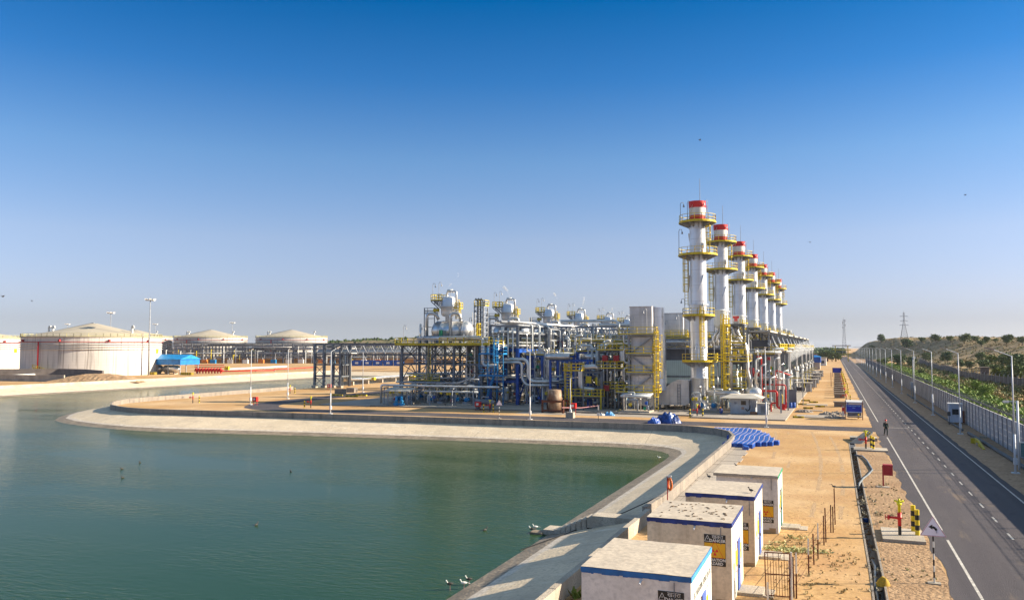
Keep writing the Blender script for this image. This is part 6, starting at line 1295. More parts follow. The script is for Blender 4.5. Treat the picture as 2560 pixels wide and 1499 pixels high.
def put(proto, q, lab, sc=1.0, rz=0, _u={}):
    if proto.name in _u: o = copy_tree(proto, lab, q, sc=sc, rz=rz)
    else: _u[proto.name] = 1; o = proto; o.location = q; o['label'] = lab; o.scale = (sc,)*3; o.rotation_euler.z = rz
    return o
qh = at(2250,1344); put(HY, qh, 'yellow and red fire hydrant nearest the camera, on the big concrete plinth', 1.06)
t = T('hydrant_plinth', 'low concrete plinth under the nearest hydrant and its two bollards', 'plinth', qh); a = at(2196,1356)
m = MB(); m.box((1.75,46.9,-.05),(3.75,49.9,.16)); m.o('slab', conc, t)
q = at(2284,1334); put(BO, (q.x,q.y,.15), 'taller yellow and black banded bollard on the nearest hydrant plinth', 1.25); q = at(2294,1344); put(BO, (q.x,q.y,.15), 'right yellow and black bollard on the nearest hydrant plinth', 1.2)
q2_ = at(2165,1124); put(HY, q2_, 'fire hydrant behind the sloping slab, second from the camera', 1.0); m = MB(); m.box((q2_.x-1.1,q2_.y-1.2,-.05),(q2_.x+1.9,q2_.y+1.2,.14)); o = m.o('hydrant_plinth', conc); o['label'] = 'concrete plinth under the second hydrant beside the drain'; o['category'] = 'plinth'
q = at(2178,1122); put(BO, (q.x,q.y,.1), 'left yellow and black bollard beside the second hydrant', 1.1); q = at(2181,1125); put(BO, (q.x+.1,q.y,.1), 'right yellow and black bollard beside the second hydrant', 1.1)
for px, py, lab in ((1743,1042,'hydrant in front of the nearest exhaust stack'),(1225,1029,'hydrant between two bollards left of the blue rack'),(482,1007,'hydrant at the tip of the peninsula'),(725,984,'hydrant beside the road bend on the peninsula'),(777,1019,'hydrant on the sand island with bright green-yellow head')):
    put(HY, at(px,py), lab, 1.0)
for px, py, lab in ((1725,1043,'left bollard beside the hydrant at the nearest stack'),(1757,1043,'right bollard beside the hydrant at the nearest stack'),(1209,1030,'left bollard beside the hydrant near the blue rack'),(1233,1030,'right bollard beside the hydrant near the blue rack'),(498,1006,'bollard beside the hydrant at the peninsula tip'),(737,983,'bollard beside the hydrant at the road bend'),(761,1019,'bollard on the sand island left of its hydrant')):
    put(BO, at(px,py), lab, 1.1)
for i, (y, xb) in enumerate([(164.6,.3),(191,.1),(216,.1),(236,-.1),(252,-.2),(272,-.4),(296,-.6),(322,-.8)]):
    put(HY, (xb+.2,y,0), 'hydrant in the line of valve pits left of the main road, %s from the camera' % ORD[i], 1.05)
    put(BO, (xb+.9,y-.6,0), 'bollard in the line of valve pits left of the main road, %s from the camera' % ORD[i], 1.1)
def pit():
    t = T('valve_pit', '', 'valve pit', local=True); m = MB(); m.box((-1.0,-.6,0),(.9,.6,.75)); m.box((-1.15,-.75,.75),(1.05,.75,.87)); m.o('chamber', concd, t)
    m = MB(); m.path([(1.1,0,.3),(1.1,0,.9),(1.5,0,.95),(1.6,0,.2)], .06, 8, .2); m.o('yellow_pipe', yel, t); m = MB(); m.tube((.2,-.9,.2),(.2,.9,.2),.12,8); m.o('pipe', dred, t)
    return t
PT = pit()
for i, (x, y) in enumerate([(-.4,148.6),(-.6,174),(-.7,183),(-.8,191.5),(-.9,201),(-.9,211.5),(-1,222),(-1.1,232),(-1.2,245),(-1.3,259),(-1.4,275),(-1.5,292),(-1.7,312),(-1.9,335),(-2,360)]):
    put(PT, (x,y,0), 'grey concrete valve pit in the line left of the road, %s from the camera' % ORD[i], 1.0, (i%3-1)*.06)
for i, (px, py) in enumerate([(851,984),(880,980)]):
    q = at(px,py); m = MB(); m.cbox((q.x,q.y,.5),(2.0,1.4,1.0)); o = m.o('concrete_block', concd); o['label'] = 'grey concrete block on the open ground left of the deaerators, %s one' % ('left','right')[i]; o['category'] = 'block'
for i, (px, py, L_) in enumerate([(843,989,2.6),(879,991,2.8),(903,989,2.6)]):
    q = at(px,py); m = MB(); m.cbox((q.x,q.y,.14),(L_,.4,.28)); o = m.o('striped_kerb_block', MATS['striped_kerb']); o['label'] = 'low yellow and black striped kerb block near the concrete blocks, %s from the left' % ORD[i]; o['category'] = 'kerb block'
for i, (px, py) in enumerate([(2020,1021),(2014,1002),(2034,1006),(2050,1017),(2005,1011),(1996,1044)]):
    q = at(px,py); m = MB(); m.cbox((q.x,q.y,.13),(1.5,.3,.26)); o = m.o('striped_kerb_block', MATS['striped_kerb']); o['label'] = 'yellow and black kerb block on the sand east of the plant slab, %s of six' % ORD[i]; o['category'] = 'kerb block'
def redbox(q, lab, h=1.35, two=True):
    t = T('fire_hose_box', lab, 'hose box', q); m = MB()
    m.box((q[0]-.04,q[1]-.04,0),(q[0]+.06,q[1]+.06,h)) if not two else (m.box((q[0]-.4,q[1]-.04,0),(q[0]-.33,q[1]+.04,h-.5)), m.box((q[0]+.33,q[1]-.04,0),(q[0]+.4,q[1]+.04,h-.5)))
    m.o('leg', dred, t); m = MB(); w_ = .45 if two else .32; x = q[0]+(0 if two else .32); m.box((x-w_,q[1]-.25,h-.65),(x+w_,q[1]+.25,h+.1)); b_ = m.o('box', red if two else dred, t); m = MB(); m.box((x-w_*.5,q[1]-.27,h-.45),(x+w_*.4,q[1]-.255,h-.1)); m.o('window', white if two else dred, b_)
redbox(at(2208,1216), 'dark red hose box on a single post beside the drain', 1.5, False)
redbox(at(638,1012), 'bright red hose box beside the peninsula lamp', 1.3); redbox(at(823,975), 'red hose box in front of the braced canal tower', 1.3); redbox(at(1195,1026), 'red hose box beside the dark filter vessel', 1.3); redbox(at(1433,1036), 'red hose box behind the shorter grey street lamp', 1.6)
m = MB(); q = at(2203,1217); m.box((q.x-.3,q.y-.25,-.02),(q.x+.55,q.y+.35,.06)); o = m.o('footing', conc); o['label'] = 'small concrete footing under the dark red hose box'; o['category'] = 'footing'
# notice board, extinguisher stand, second board
t = T('notice_board', 'blue notice board with white lettering on two dark posts beside the road', 'notice board', (1.3,122.8,0))
for x in (.27,2.42): m = MB(); m.beam((x,122.8,0),(x,122.8,2.62),.1); m.o('post', rust, t)
m = MB(); m.box((.33,122.76,1.02),(2.36,122.84,2.35)); b_ = m.o('board', mat('board_blue',(.004,.03,.42),.4), t)
m = MB(); m.box((.33,122.74,1.0),(2.36,122.755,1.1)); m.box((.33,122.74,1.1),(.40,122.755,2.1)); m.box((2.30,122.74,1.1),(2.36,122.755,2.1)); m.o('border', mat('board_pale_blue',(.35,.5,.75),.5), b_)
m = MB(); m.box((.35,122.745,2.06),(2.34,122.757,2.33)); h_ = m.o('header', mat('board_cream',(.55,.50,.42),.6), b_); m = MB(); m.lathe((.58,122.73,2.2), [(.0,-.001),(.11,0)], 12, axis='y'); m.o('emblem', rblue, h_)
txt('STEAM GENERATION', .20, mat('board_cyan',(.25,.5,.9),.5), b_, (1.35,122.735,1.88), bold=.004, sx=.85); txt('UNIT', .17, MATS['board_cyan'], b_, (1.35,122.735,1.62), bold=.004)
m = MB(); m.yprism([(122.9,2.35),(124.6,2.25),(124.6,2.3),(123.7,2.65),(122.9,2.42)], .35, 2.5); m.o('canopy', white, t); m = MB(); m.box((.4,123.3,.35),(2.4,124.0,.45)); m.o('bench', conc, t); m = MB(); m.box((.5,124.2,.2),(2.3,124.5,1.2)); m.o('backing', steel, t)
put(BO, (1.9,123.6,.1), 'bollard standing under the canopy behind the notice board', 1.0)
t = T('extinguisher_stand', 'red and white fire point post on a block left of the notice board', 'fire point', at(2108,1047)); q = at(2108,1047); m = MB(); m.cbox((q.x,q.y,.2),(.5,.5,.4)); m.o('base', conc, t); m = MB(); m.cbox((q.x,q.y,1.1),(.32,.2,1.3)); p_ = m.o('panel', white, t); m = MB(); m.cbox((q.x,q.y-.11,1.35),(.26,.02,.5)); m.cbox((q.x+.2,q.y,1.2),(.12,.2,1.0)); m.o('red_panel', red, p_)
t = T('notice_board', 'small plain blue notice board far along the line of valve pits', 'notice board', (-1.5,296,0)); q = (-1.5,296)
m = MB(); m.box((q[0]-1.6,q[1],1.4),(q[0]+1.2,q[1]+.1,3.0)); m.o('board', MATS['board_blue'], t); m = MB(); m.beam((q[0]-1.6,q[1],0),(q[0]-1.6,q[1],3),.12); m.o('post', rust, t); m = MB(); m.beam((q[0]+1.2,q[1],0),(q[0]+1.2,q[1],3),.12); m.o('post', rust, t)
m = MB(); q = at(2078,966); m.tube((q.x,q.y,0),(q.x,q.y,3.6),.06,6); o = m.o('iron_pole', rust); o['label'] = 'bare rusty iron pole standing in the sand east of the pump shelters'; o['category'] = 'pole'
# triangular traffic sign
def tsign(q, lab, h, s_, arrow=True):
    t = T('traffic_sign', lab, 'traffic sign', q)
    for k in range(8): m = MB(); z0_ = h*k/8; m.tube((q[0],q[1],z0_),(q[0],q[1],z0_+h/8),.035,8); m.o('post_band', (white,blk)[k%2], t)
    y = q[1]-.05; P = [(q[0],h+s_*.80),(q[0]-s_*.5,h-.03),(q[0]+s_*.5,h-.03)]; m = MB(); m.add([(a,y,b_) for a, b_ in P]+[(a,y+.02,b_) for a, b_ in P], [(0,1,2),(5,4,3),(0,3,4,1),(1,4,5,2),(2,5,3,0)]); b_ = m.o('panel', mat('sign_lilac_white',(.86,.80,.87),.4), t)
    m = MB(); c = (q[0],h+s_*.24)
    for i in range(3):
        a, d = P[i], P[(i+1)%3]; ia = (a[0]+(c[0]-a[0])*.12,a[1]+(c[1]-a[1])*.12); id_ = (d[0]+(c[0]-d[0])*.12,d[1]+(c[1]-d[1])*.12); m.add([(a[0],y-.004,a[1]),(d[0],y-.004,d[1]),(id_[0],y-.004,id_[1]),(ia[0],y-.004,ia[1])],[(0,1,2,3)])
    m.o('pink_border', mat('faded_red_border',(.62,.38,.42),.5), b_)
    if arrow:
        m = MB(); k = s_; pts = [(.13,.10),(.13,.22),(.08,.31),(-.02,.35)]; w2 = .035*k*1.3
        for (a0_,b0_),(a1_,b1_) in zip(pts[:-1],pts[1:]): m.beam((q[0]+a0_*k,y-.007,h+b0_*k),(q[0]+a1_*k,y-.007,h+b1_*k),.004,w2*2)
        m.add([(q[0]-.17*k,y-.009,h+.35*k),(q[0]-.02*k,y-.009,h+.25*k),(q[0]-.02*k,y-.009,h+.45*k)],[(0,1,2)]); m.o('arrow', blk, b_)
    m = MB(); m.cbox((q[0],q[1],.02),(.5,.35,.06)); m.o('base', conc, t)
tsign(at(2336,1458), 'white triangular road sign with black left-bend arrow on a banded post', 2.02, 1.02)
tsign(at(1248,1046), 'small triangular sign on a thin banded post by the pond wall road', 1.9, .9, False)
q = at(1496,1052); t = T('marker_post', 'thin marker post with a white square plate by the pond road', 'marker post', q); m = MB(); m.tube((q.x,q.y,0),(q.x,q.y,2.0),.04,6); m.o('post', blk, t); m = MB(); m.cbox((q.x,q.y-.05,.95),(.35,.04,.35)); m.cbox((q.x,q.y-.05,1.8),(.16,.04,.6)); m.o('plate', white, t)
# ================================================================ BLUE FLOATING-DOCK CUBES LAID ON THE SAND
fl = T('tmp', '', 'x'); bpy.data.objects.remove(fl)
fcm = mat('float_blue', (.015,.10,.48), .45, var=.25, scale=2); 
m = MB(); s_ = .235; c_ = .06
def chbox(mb, s_, h, c):
    P = [(s_-c,-s_),(s_,-s_+c),(s_,s_-c),(s_-c,s_),(-s_+c,s_),(-s_,s_-c),(-s_,-s_+c),(-s_+c,-s_)]
    q = [(x*.93,y*.93,0) for x, y in P]+[(x,y,.04) for x, y in P]+[(x,y,h-.05) for x, y in P]+[(x*.9,y*.9,h) for x, y in P]; n0 = 8
    mb.add(q, [tuple(range(8))[::-1], tuple(range(24,32))]+[(r*8+i, r*8+(i+1)%8, (r+1)*8+(i+1)%8, (r+1)*8+i) for r in range(3) for i in range(8)])
chbox(m, .248, .42, .05); FC = m.o('dock_cube', fcm); m = MB(); m.lathe((.17,.17,0), [(.07,.40),(.09,.43),(.03,.47)], 8); m.o('connector_pin', mat('pale_pin',(.45,.42,.55),.6), FC)
m = MB(); m.box((-.12,-.12,.421),(.12,.12,.435)); m.o('tread', mat('float_tread',(.05,.20,.62),.5), FC)
FL = 'blue plastic floating-dock cube in the raft laid out on the sand beside the pond wall'
outline = [at(1818,1106,.42),at(1890,1111,.42),at(1897,1106,.42),at(1934,1104,.42),at(1938,1093,.42),at(1902,1079,.42),at(1903,1075,.42),at(1870,1069,.42),at(1786,1067,.42),at(1806,1074,.42),at(1829,1084,.42),at(1829,1092,.42)]
def inside(x, y, P):
    c = False
    for i in range(len(P)):
        a, b_ = P[i], P[i-1]
        if (a[1] > y) != (b_[1] > y) and x < (b_[0]-a[0])*(y-a[1])/(b_[1]-a[1])+a[0]: c = not c
    return c
cells = []
for j in range(60):
    for i in range(40):
        x, y = -16+i*.5, 76+j*.5
        if inside(x+.2*math.sin(y*.9), y, outline): cells.append((x+.10*math.sin(y*.8), y+.06*math.sin(x*1.2)))
cells.sort(key=lambda c: c[1]); first = True
for (x, y) in cells[:298]:
    if first: o = FC; first = False
    else: o = FC.copy(); COL.objects.link(o); [setattr(COL.objects[k.name], 'parent', o) for k in []]
    if o is not FC:
        for ch in list(FC.children): k = ch.copy(); COL.objects.link(k); k.parent = o
    o.location = (x,y,0); o.rotation_euler.z = rnd.uniform(-.02,.02); o['label'] = FL; o['category'] = 'dock cube'; o['group'] = 'blue floating-dock cubes'
if len(cells) > 298:
    m = MB()
    for (x, y) in cells[298:]:
        k = len(m.v); chbox(m, .248, .42, .05)
        for i in range(k, len(m.v)): v = m.v[i]; m.v[i] = (v[0]+x, v[1]+y, v[2])
    o = m.o('dock_cubes', fcm); struct(o, 'stuff')
q = at(1863,1124); o = FC.copy(); COL.objects.link(o); o.location = (q.x,q.y,0); o.rotation_euler = (.2,.1,.5); o['label'] = 'single blue dock cube lying loose in front of the raft'
# blue tarpaulin heaps
def heap(name, lab, q, L_, W_, H_, mtl, seed, cat='tarpaulin', amp=.10):
    rg = random.Random(seed); m = MB()
    def fz(x, y):
        r = (x/L_)**2+(y/W_)**2; z = H_*max(0,1-r)**.7; return z*(1+noise.noise(Vector((x*2.2/H_**.5+seed,y*2.2/H_**.5,seed)))*.6)+(noise.noise(Vector((x*6,y*6,seed)))*amp if r < 1 else 0)-.02
    grid(m, -L_, L_, -W_, W_, 30, 20, fz); m.v = [(x+q[0],y+q[1],z) for x,y,z in m.v]; o = m.o(name, mtl); o['label'] = lab; o['category'] = cat; return o
tarp = mat('tarp_blue', (.01,.06,.28), .35, var=.4, scale=2)
q = at(1668,1057); heap('tarpaulin', 'crumpled dark blue tarpaulin heap behind the pond wall', (q.x,q.y+.6), 1.75, 1.3, 1.25, tarp, 3); q = at(1634,1058); heap('tarpaulin', 'smaller bright blue tarpaulin heap left of the dark one', (q.x,q.y+.4), .9, .8, .7, rblue, 5)
q = at(1524,1038); heap('plastic_sheet', 'light blue crumpled plastic sheet by the pond road', (q.x,q.y), .8, .5, .5, mat('pale_blue_plastic',(.10,.36,.68),.5), 6, 'plastic sheet'); q = at(1505,1038); heap('plastic_sheet', 'small white crumpled plastic left of the light blue sheet', (q.x,q.y), .5, .4, .35, white, 7, 'plastic sheet')
for i, (px, py) in enumerate([(1550,1031),(1588,1031)]): q = at(px,py); heap('sack_heap', 'straw-coloured heap of insulation on the kerb below the boiler, %s one' % ('left','right')[i], (q.x,q.y), .7+.3*i, .5, .5, mat('straw',(.42,.34,.14),.9), 8+i, 'heap')
q = at(1977,1017); heap('sack_heap', 'straw-coloured heap beside the blue barrels', (q.x,q.y), 1.2, .9, .6, MATS['straw'], 12, 'heap')
for i, (px, py) in enumerate([(2070,1037),(2095,1036),(2085,1045),(2010,1030)]): q = at(px,py); heap('rubble_heap', 'low heap of broken concrete and sand near the notice board, %s one' % ORD[i], (q.x,q.y), 1.4, .9, .45, concd, 15+i, 'rubble')
# sloping slab and pit at the drain head, hose, debris
t = T('drain_slab', 'tilted dark slab with pale cover plates at the head of the drain', 'slab', at(2150,1100)); a = at(2128,1106)
m = MB(); m.add([(a.x-.2,a.y-.8,.05),(a.x+.9,a.y-.9,.0),(a.x+2.2,a.y+2.8,1.0),(a.x+1.6,a.y+2.9,1.15),(a.x-.2,a.y-.8,-.1),(a.x+.9,a.y-.9,-.15),(a.x+2.2,a.y+2.8,.85),(a.x+1.6,a.y+2.9,1.0)],[(0,1,2,3),(7,6,5,4),(0,4,5,1),(1,5,6,2),(2,6,7,3),(3,7,4,0)]); m.o('tilted_plate', steeld, t)
m = MB(); m.box((a.x-.1,a.y+2.2,.0),(a.x+2.6,a.y+3.8,.35)); m.o('cover_slab', conc, t); m = MB()
for k in range(4): m.box((a.x+1.2+.2*k,a.y+.9+.35*k,.15*k),(a.x+1.32+.2*k,a.y+1.1+.35*k,.5+.16*k))
m.o('yellow_fin', yel, t)
hs = [at(2137,1137,.05),at(2155,1139,.1),at(2167,1150,.1),at(2176,1165,.08),at(2181,1174,.08),at(2170,1186,.08),at(2158,1195,.1),at(2148,1208,.0),at(2146,1222,-.25)]
m = MB(); m.path([tuple(v) for v in hs], .075, 8); o = m.o('hose', mat('grey_hose',(.18,.20,.21),.5), None, True); o['label'] = 'grey corrugated hose curling out of the drain onto the gravel'; o['category'] = 'hose'
m = MB(); m.path([(1.15,36,-.3),(1.1,39,-.2),(1.2,42,-.12),(1.12,44,-.3)], .06, 8); o = m.o('hose', MATS['grey_hose'], None, True); o['label'] = 'second grey hose lying inside the near end of the drain'; o['category'] = 'hose'
q = at(2208,1460); heap('rag', 'crumpled ochre yellow rag over the edge of the drain', (q.x,q.y), .28, .35, .35, mat('ochre_cloth',(.42,.26,.02),.8), 31, 'rag', .03); q = at(2164,1296,-.3); m = MB(); m.cbox((q.x,q.y,-.38),(.25,.2,.2),.4); o = m.o('bucket', rblue); o['label'] = 'small blue plastic scrap inside the drain'; o['category'] = 'scrap'
m = MB(); m.path([(-10.6,atX(1660,1224,-10.6).y,.75),(-13,51.5,-.45),(-15.5,47.2,-1.1),(-17.2,44,-1.5)], .03, 5); o = m.o('rope', blk); o['label'] = 'thin black rope from the parapet down the bank to the water'; o['category'] = 'rope'
m = MB(); a = at(1405,1034); b_ = at(1500,1030); m.beam((a.x,a.y,.95),((a.x+b_.x)/2,(a.y+b_.y)/2,.8),.02,.09); m.beam(((a.x+b_.x)/2,(a.y+b_.y)/2,.8),(b_.x,b_.y,1.05),.02,.09); o = m.o('barrier_tape', mat('tape_pink',(.72,.35,.35),.6)); o['label'] = 'red and white barrier tape from the rusty hopper to the right'; o['category'] = 'tape'
# iron fence posts east of the huts and the fallen gate
posts = [(2088,1310,1221,'two'),(2083,1330,1266,0),(2077,1330,1262,0),(2065,1354,1270,0),(2060,1361,1289,0),(2045,1396,1308,1),(2035,1411,1334,0),(2022,1436,1346,1),(1991,1495,1382,1),(1985,1492,1392,0),(1975,1499,1400,1)]
for i, (px, pb, pt_, kd) in enumerate(posts):
    q = at(px, pb); D = (q-co.location).dot(_fw); h = (pb-pt_)*D/F; t = T('fence_post', 'rusty angle-iron fence post in the sand east of the huts, %s from the far end' % ORD[i], 'fence post', q, 'rusty fence posts east of the huts')
    m = MB(); m.beam((q.x,q.y,-.1),(q.x+.02*(i%3-1),q.y,h),.06,.05); m.o('lower_post', rust, t)
    if kd == 1: m = MB(); m.beam((q.x+.02*(i%3-1),q.y-.03,h*.55),(q.x+.02*(i%3-1),q.y-.03,h),.055,.03); m.o('whitewashed_top', white, t)
for z in (.5,.9,1.25):
    m = MB(); pr = [at(p[0],p[1]) for p in posts]
    for a, b_ in zip(pr[:-1],pr[1:]): m.beam((a.x,a.y,z),(b_.x,b_.y,z+.04),.012)
    o = m.o('fence_wire', rust); o['label'] = '%s sagging wire strand strung along the rusty fence posts' % {.5:'lowest',.9:'middle',1.25:'highest'}[z]; o['category'] = 'wire'
t = T('iron_gate', 'rusty barred iron gate leaning open between the huts and the fence posts', 'gate', at(1935,1490)); a, b_ = at(1915,1494), at(1977,1499); a.x -= .0
hg = 1.75
def gp(u, v): return (a.x+(b_.x-a.x)*u, a.y+(b_.y-a.y)*u-.25*v, .12+v*hg)
m = MB()
for (u0,v0,u1,v1) in ((0,0,1,0),(0,.5,1,.5),(0,1,1,1),(0,0,0,1),(1,0,1,1)): m.beam(gp(u0,v0),gp(u1,v1),.04)
m.o('frame', rust, t)
for k in range(1,9): m = MB(); m.beam(gp(k/9,0),gp(k/9,1 if k%2 else .8),.022); m.o('bar', rust, t)
for k in range(2): m = MB(); m.beam((a.x+(b_.x-a.x)*(.1+.95*k),a.y-.3*(1-k),-.1),(a.x+(b_.x-a.x)*(.1+.95*k),a.y-.3*(1-k),.7+1.2*k),.07); m.o('gate_post', white, t)
# fallen leaves, weeds, pebbles on the near ground
rg = random.Random(77)
def leafpile(name, mtl, cs, s_):
    m = MB()
    for (cx_, cy_, rx, ry, n_) in cs:
        for k in range(n_):
            a = rg.uniform(0,6.28); r = rg.random()**.5; x = cx_+rx*r*math.cos(a); y = cy_+ry*r*math.sin(a); q = s_*rg.uniform(.5,1.2); u = Vector((rg.gauss(0,1),rg.gauss(0,1),rg.gauss(0,.5))).normalized()*q; v = Vector((rg.gauss(0,1),rg.gauss(0,1),rg.gauss(0,.6))).normalized()*q*.6; c = Vector((x,y,rg.uniform(.02,.14))); m.add([c-u,c+v,c+u,c-v],[(0,1,2,3)])
    return struct(m.o(name, mtl), 'stuff')
P1, P2, P3 = at(1955,1375), at(2015,1378), at(1995,1345)
leafpile('cut_leaves', mat('pale_cut_leaves',(.50,.46,.24),.8,c2=(.22,.26,.07),scale=6), [(P1.x,P1.y,1.5,.5,300),(P2.x,P2.y,1.3,.5,260),(P3.x,P3.y,.7,.5,70),(-3.2,44.3,.5,.4,50),(-9,38.6,.6,1.0,60)], .09)
m = MB()
for k in range(60): x = rg.uniform(-7.2,-4.4); y = rg.uniform(33.4,36.9); q = rg.uniform(.02,.07); m.cbox((x,y,3.175),(q*2,q,.02),rg.uniform(0,3))
struct(m.o('roof_leaves', mat('brown_leaf',(.14,.09,.05),.9)), 'stuff')
m = MB()
for k in range(900):
    y = rg.uniform(30,105); x = rg.uniform(-10.2,3.6); q = rg.uniform(.008,.028)
    if .3 < x < 1.7 or (x < -3.2 and y < 51): continue
    if inside(x, y, outline): continue
    m.lathe((x,y,-.01), [(q*1.3,0),(q,q*.7),(0,q)], 5, rg.uniform(0,1), rg.uniform(0,1)+2*PI+1e-9 if 0 else 2*PI, False) if 0 else m.cbox((x,y,q*.3),(q*2.2,q*1.5,q*.9),rg.uniform(0,3))
struct(m.o('pebbles', mat('pebble',(.42,.29,.18),.95)), 'stuff')
m = MB()
for k in range(480):
    y = 30+rg.random()**1.6*32; x = rg.uniform(-3.1,.5); q = rg.uniform(.02,.07)*(1.2-.5*(y-30)/32)
    m.lathe((x,y,-.02), [(q*1.5,0),(q*1.1,q*.5),(0,q*.8)], 6, cap=False)
struct(m.o('soil_clods', sand, None, True), 'stuff')
def near_tufts(name, mtl, n_, reg, s0, s1, k):
    pts = []
    while len(pts) < n_:
        x, y = reg(); 
        if noise.noise(Vector((x*.3,y*.3,7))) > rg.uniform(-.3,.4): pts.append((x,y,0))
    return tufts(name, mtl, pts, s0, s1, k, rg, .9)
near_tufts('dry_weeds', drygrass, 150, lambda: (rg.uniform(-3,0.6), rg.uniform(30,46)), .04, .12, 7)
near_tufts('dry_weeds', mat('olive_weed',(.20,.19,.08),.9), 70, lambda: (rg.uniform(1.7,3.8), rg.uniform(33,70)),   .05, .12, 7)
near_tufts('drain_weeds', mat('grey_weed',(.40,.36,.26),.9), 40, lambda: (rg.uniform(.7,1.7), rg.uniform(34,62)), .06, .16, 8)
near_tufts('wall_weeds', leaf_y, 70, lambda: (rg.uniform(-10.2,-7.9), rg.uniform(24,44)), .12, .4, 9)
# ================================================================ PEOPLE
def skinned(name, verts, edges, radii, mtl, parent, sub=2, root=0):
    me = bpy.data.meshes.new(name); me.from_pydata(verts, edges, []); o = bpy.data.objects.new(name, me); COL.objects.link(o)
    md = o.modifiers.new('skin', 'SKIN'); md.use_smooth_shade = True
    for i, r in enumerate(radii): sv = me.skin_vertices[0].data[i]; sv.radius = (r, r) if not isinstance(r, tuple) else r; sv.use_root = (i == root)
    ms = o.modifiers.new('sub', 'SUBSURF'); ms.levels = sub; ms.render_levels = sub
    me.materials.append(mtl); o.parent = parent; return o
def walker(q, rz, lab):
    t = T('person', lab, 'person', q, local=True)
    # pelvis, spine, neck, head, legs in mid-stride, arms
    V = [(0,0,.95),(0,0,1.15),(0,.01,1.36),(0,.02,1.48),(0,.03,1.58),(0,.03,1.70),
         (-.1,0,.90),(-.11,.16,.50),(-.11,.10,.09),(-.11,.27,.04),
         (.1,0,.90),(.11,-.02,.50),(.11,-.26,.12),(.11,-.12,.04),
         (-.19,.0,1.40),(-.25,-.06,1.14),(-.24,.06,.92),(-.235,.09,.84),
         (.19,.0,1.40),(.25,.08,1.15),(.24,.2,.95),(.235,.23,.87)]
    Eg = [(0,1),(1,2),(2,3),(3,4),(4,5),(0,6),(6,7),(7,8),(8,9),(0,10),(10,11),(11,12),(12,13),(2,14),(14,15),(15,16),(16,17),(2,18),(18,19),(19,20),(20,21)]
    Rd = [(.14,.1),(.125,.095),(.15,.1),.055,(.075,.09),(.07,.085),.085,.058,.042,.035,.085,.058,.042,.035,.06,.045,.035,.03,.06,.045,.035,.03]
    skinned('body', V, Eg, Rd, skin_, t)
    ov = [0,1,2,6,7,8,10,11,12,14,15,16,18,19,20]; ix = {v: i for i, v in enumerate(ov)}
    skinned('coverall', [V[i] for i in ov], [(ix[a],ix[b]) for a, b in Eg if a in ix and b in ix], [tuple(c+.022 for c in (Rd[i] if isinstance(Rd[i], tuple) else (Rd[i],Rd[i]))) for i in ov], mat('dark_green_coverall',(.018,.035,.03),.85), t)
    for s_, (x, y) in ((0,(-.11,.18)),(1,(.11,-.2))): m = MB(); m.lathe((x,y,0), [(.05,.0),(.07,.02),(.065,.09),(.0,.13)], 10); m.o('boot', blk, t, True)
    m = MB(); m.lathe((0,.03,1.66), [(.135,.0),(.13,.02),(.125,.05),(.09,.13),(0,.165)], 16); m.cbox((0,.14,1.67),(.18,.1,.02)); m.o('helmet', red, t, True)
    m = MB(); m.lathe((0,.125,1.625), [(.02,-.015),(0,.02)], 6, axis='y'); m.o('nose', skin_, t, True)
    for x in (-.03,.03): m = MB(); m.lathe((x,.118,1.65), [(.01,-.01),(0,.008)], 6, axis='y'); m.o('eye', blk, t)
    for sx, (x, y, z) in ((-1,(-.235,.1,.83)),(1,(.235,.24,.86))):
        for k in range(5): m = MB(); m.path([(x,y-.03+.016*k,z),(x+.005*sx,y-.03+.018*k,z-.05+.004*abs(k-2)),(x-.012*sx,y-.03+.018*k,z-.085+.008*abs(k-2))] if k < 4 else [(x,y+.02,z+.02),(x-.02*sx,y+.055,z-.01),(x-.025*sx,y+.06,z-.035)], .009, 6, r2=.007); m.o('finger', skin_, t, True)
    t.rotation_euler.z = rz; return t
pq = at(2215,1088); walker(pq, -2.9, 'person in a dark green coverall and red helmet walking on the road edge')
def croucher(q, lab, mtl):
    t = T('person', lab, 'person', q, local=True)
    V = [(0,0,.38),(.0,.12,.62),(0,.28,.80),(0,.34,.90),(0,.38,1.0),(-.1,.05,.36),(-.15,.38,.5),(-.14,.22,.1),(-.14,.36,.05),(.1,.05,.36),(.15,.38,.5),(.14,.22,.1),(.14,.36,.05),(-.19,.26,.78),(-.26,.42,.58),(-.15,.58,.5),(.19,.26,.78),(.26,.42,.58),(.15,.58,.5)]
    Eg = [(0,1),(1,2),(2,3),(3,4),(0,5),(5,6),(6,7),(7,8),(0,9),(9,10),(10,11),(11,12),(2,13),(13,14),(14,15),(2,16),(16,17),(17,18)]
    Rd = [.15,.14,.15,.06,.085,.09,.06,.045,.035,.09,.06,.045,.035,.06,.045,.035,.06,.045,.035]
    skinned('body', V, Eg, Rd, skin_, t); ov = [0,1,2,5,6,7,9,10,11,13,14,16,17]; ix = {v: i for i, v in enumerate(ov)}
    skinned('clothes', [V[i] for i in ov], [(ix[a],ix[b]) for a, b in Eg if a in ix and b in ix], [Rd[i]+.025 for i in ov], mtl, t)
    m = MB(); m.lathe((0,.38,1.0), [(.12,.0),(.11,.05),(.07,.11),(0,.13)], 12); m.o('helmet', mat('helmet_orange',(.7,.25,.03),.5), t, True)
    t.rotation_euler.z = 2.4; return t
croucher(at(1806,1035,.2), 'person in blue clothes crouching beside the nearest stack base', rblue)
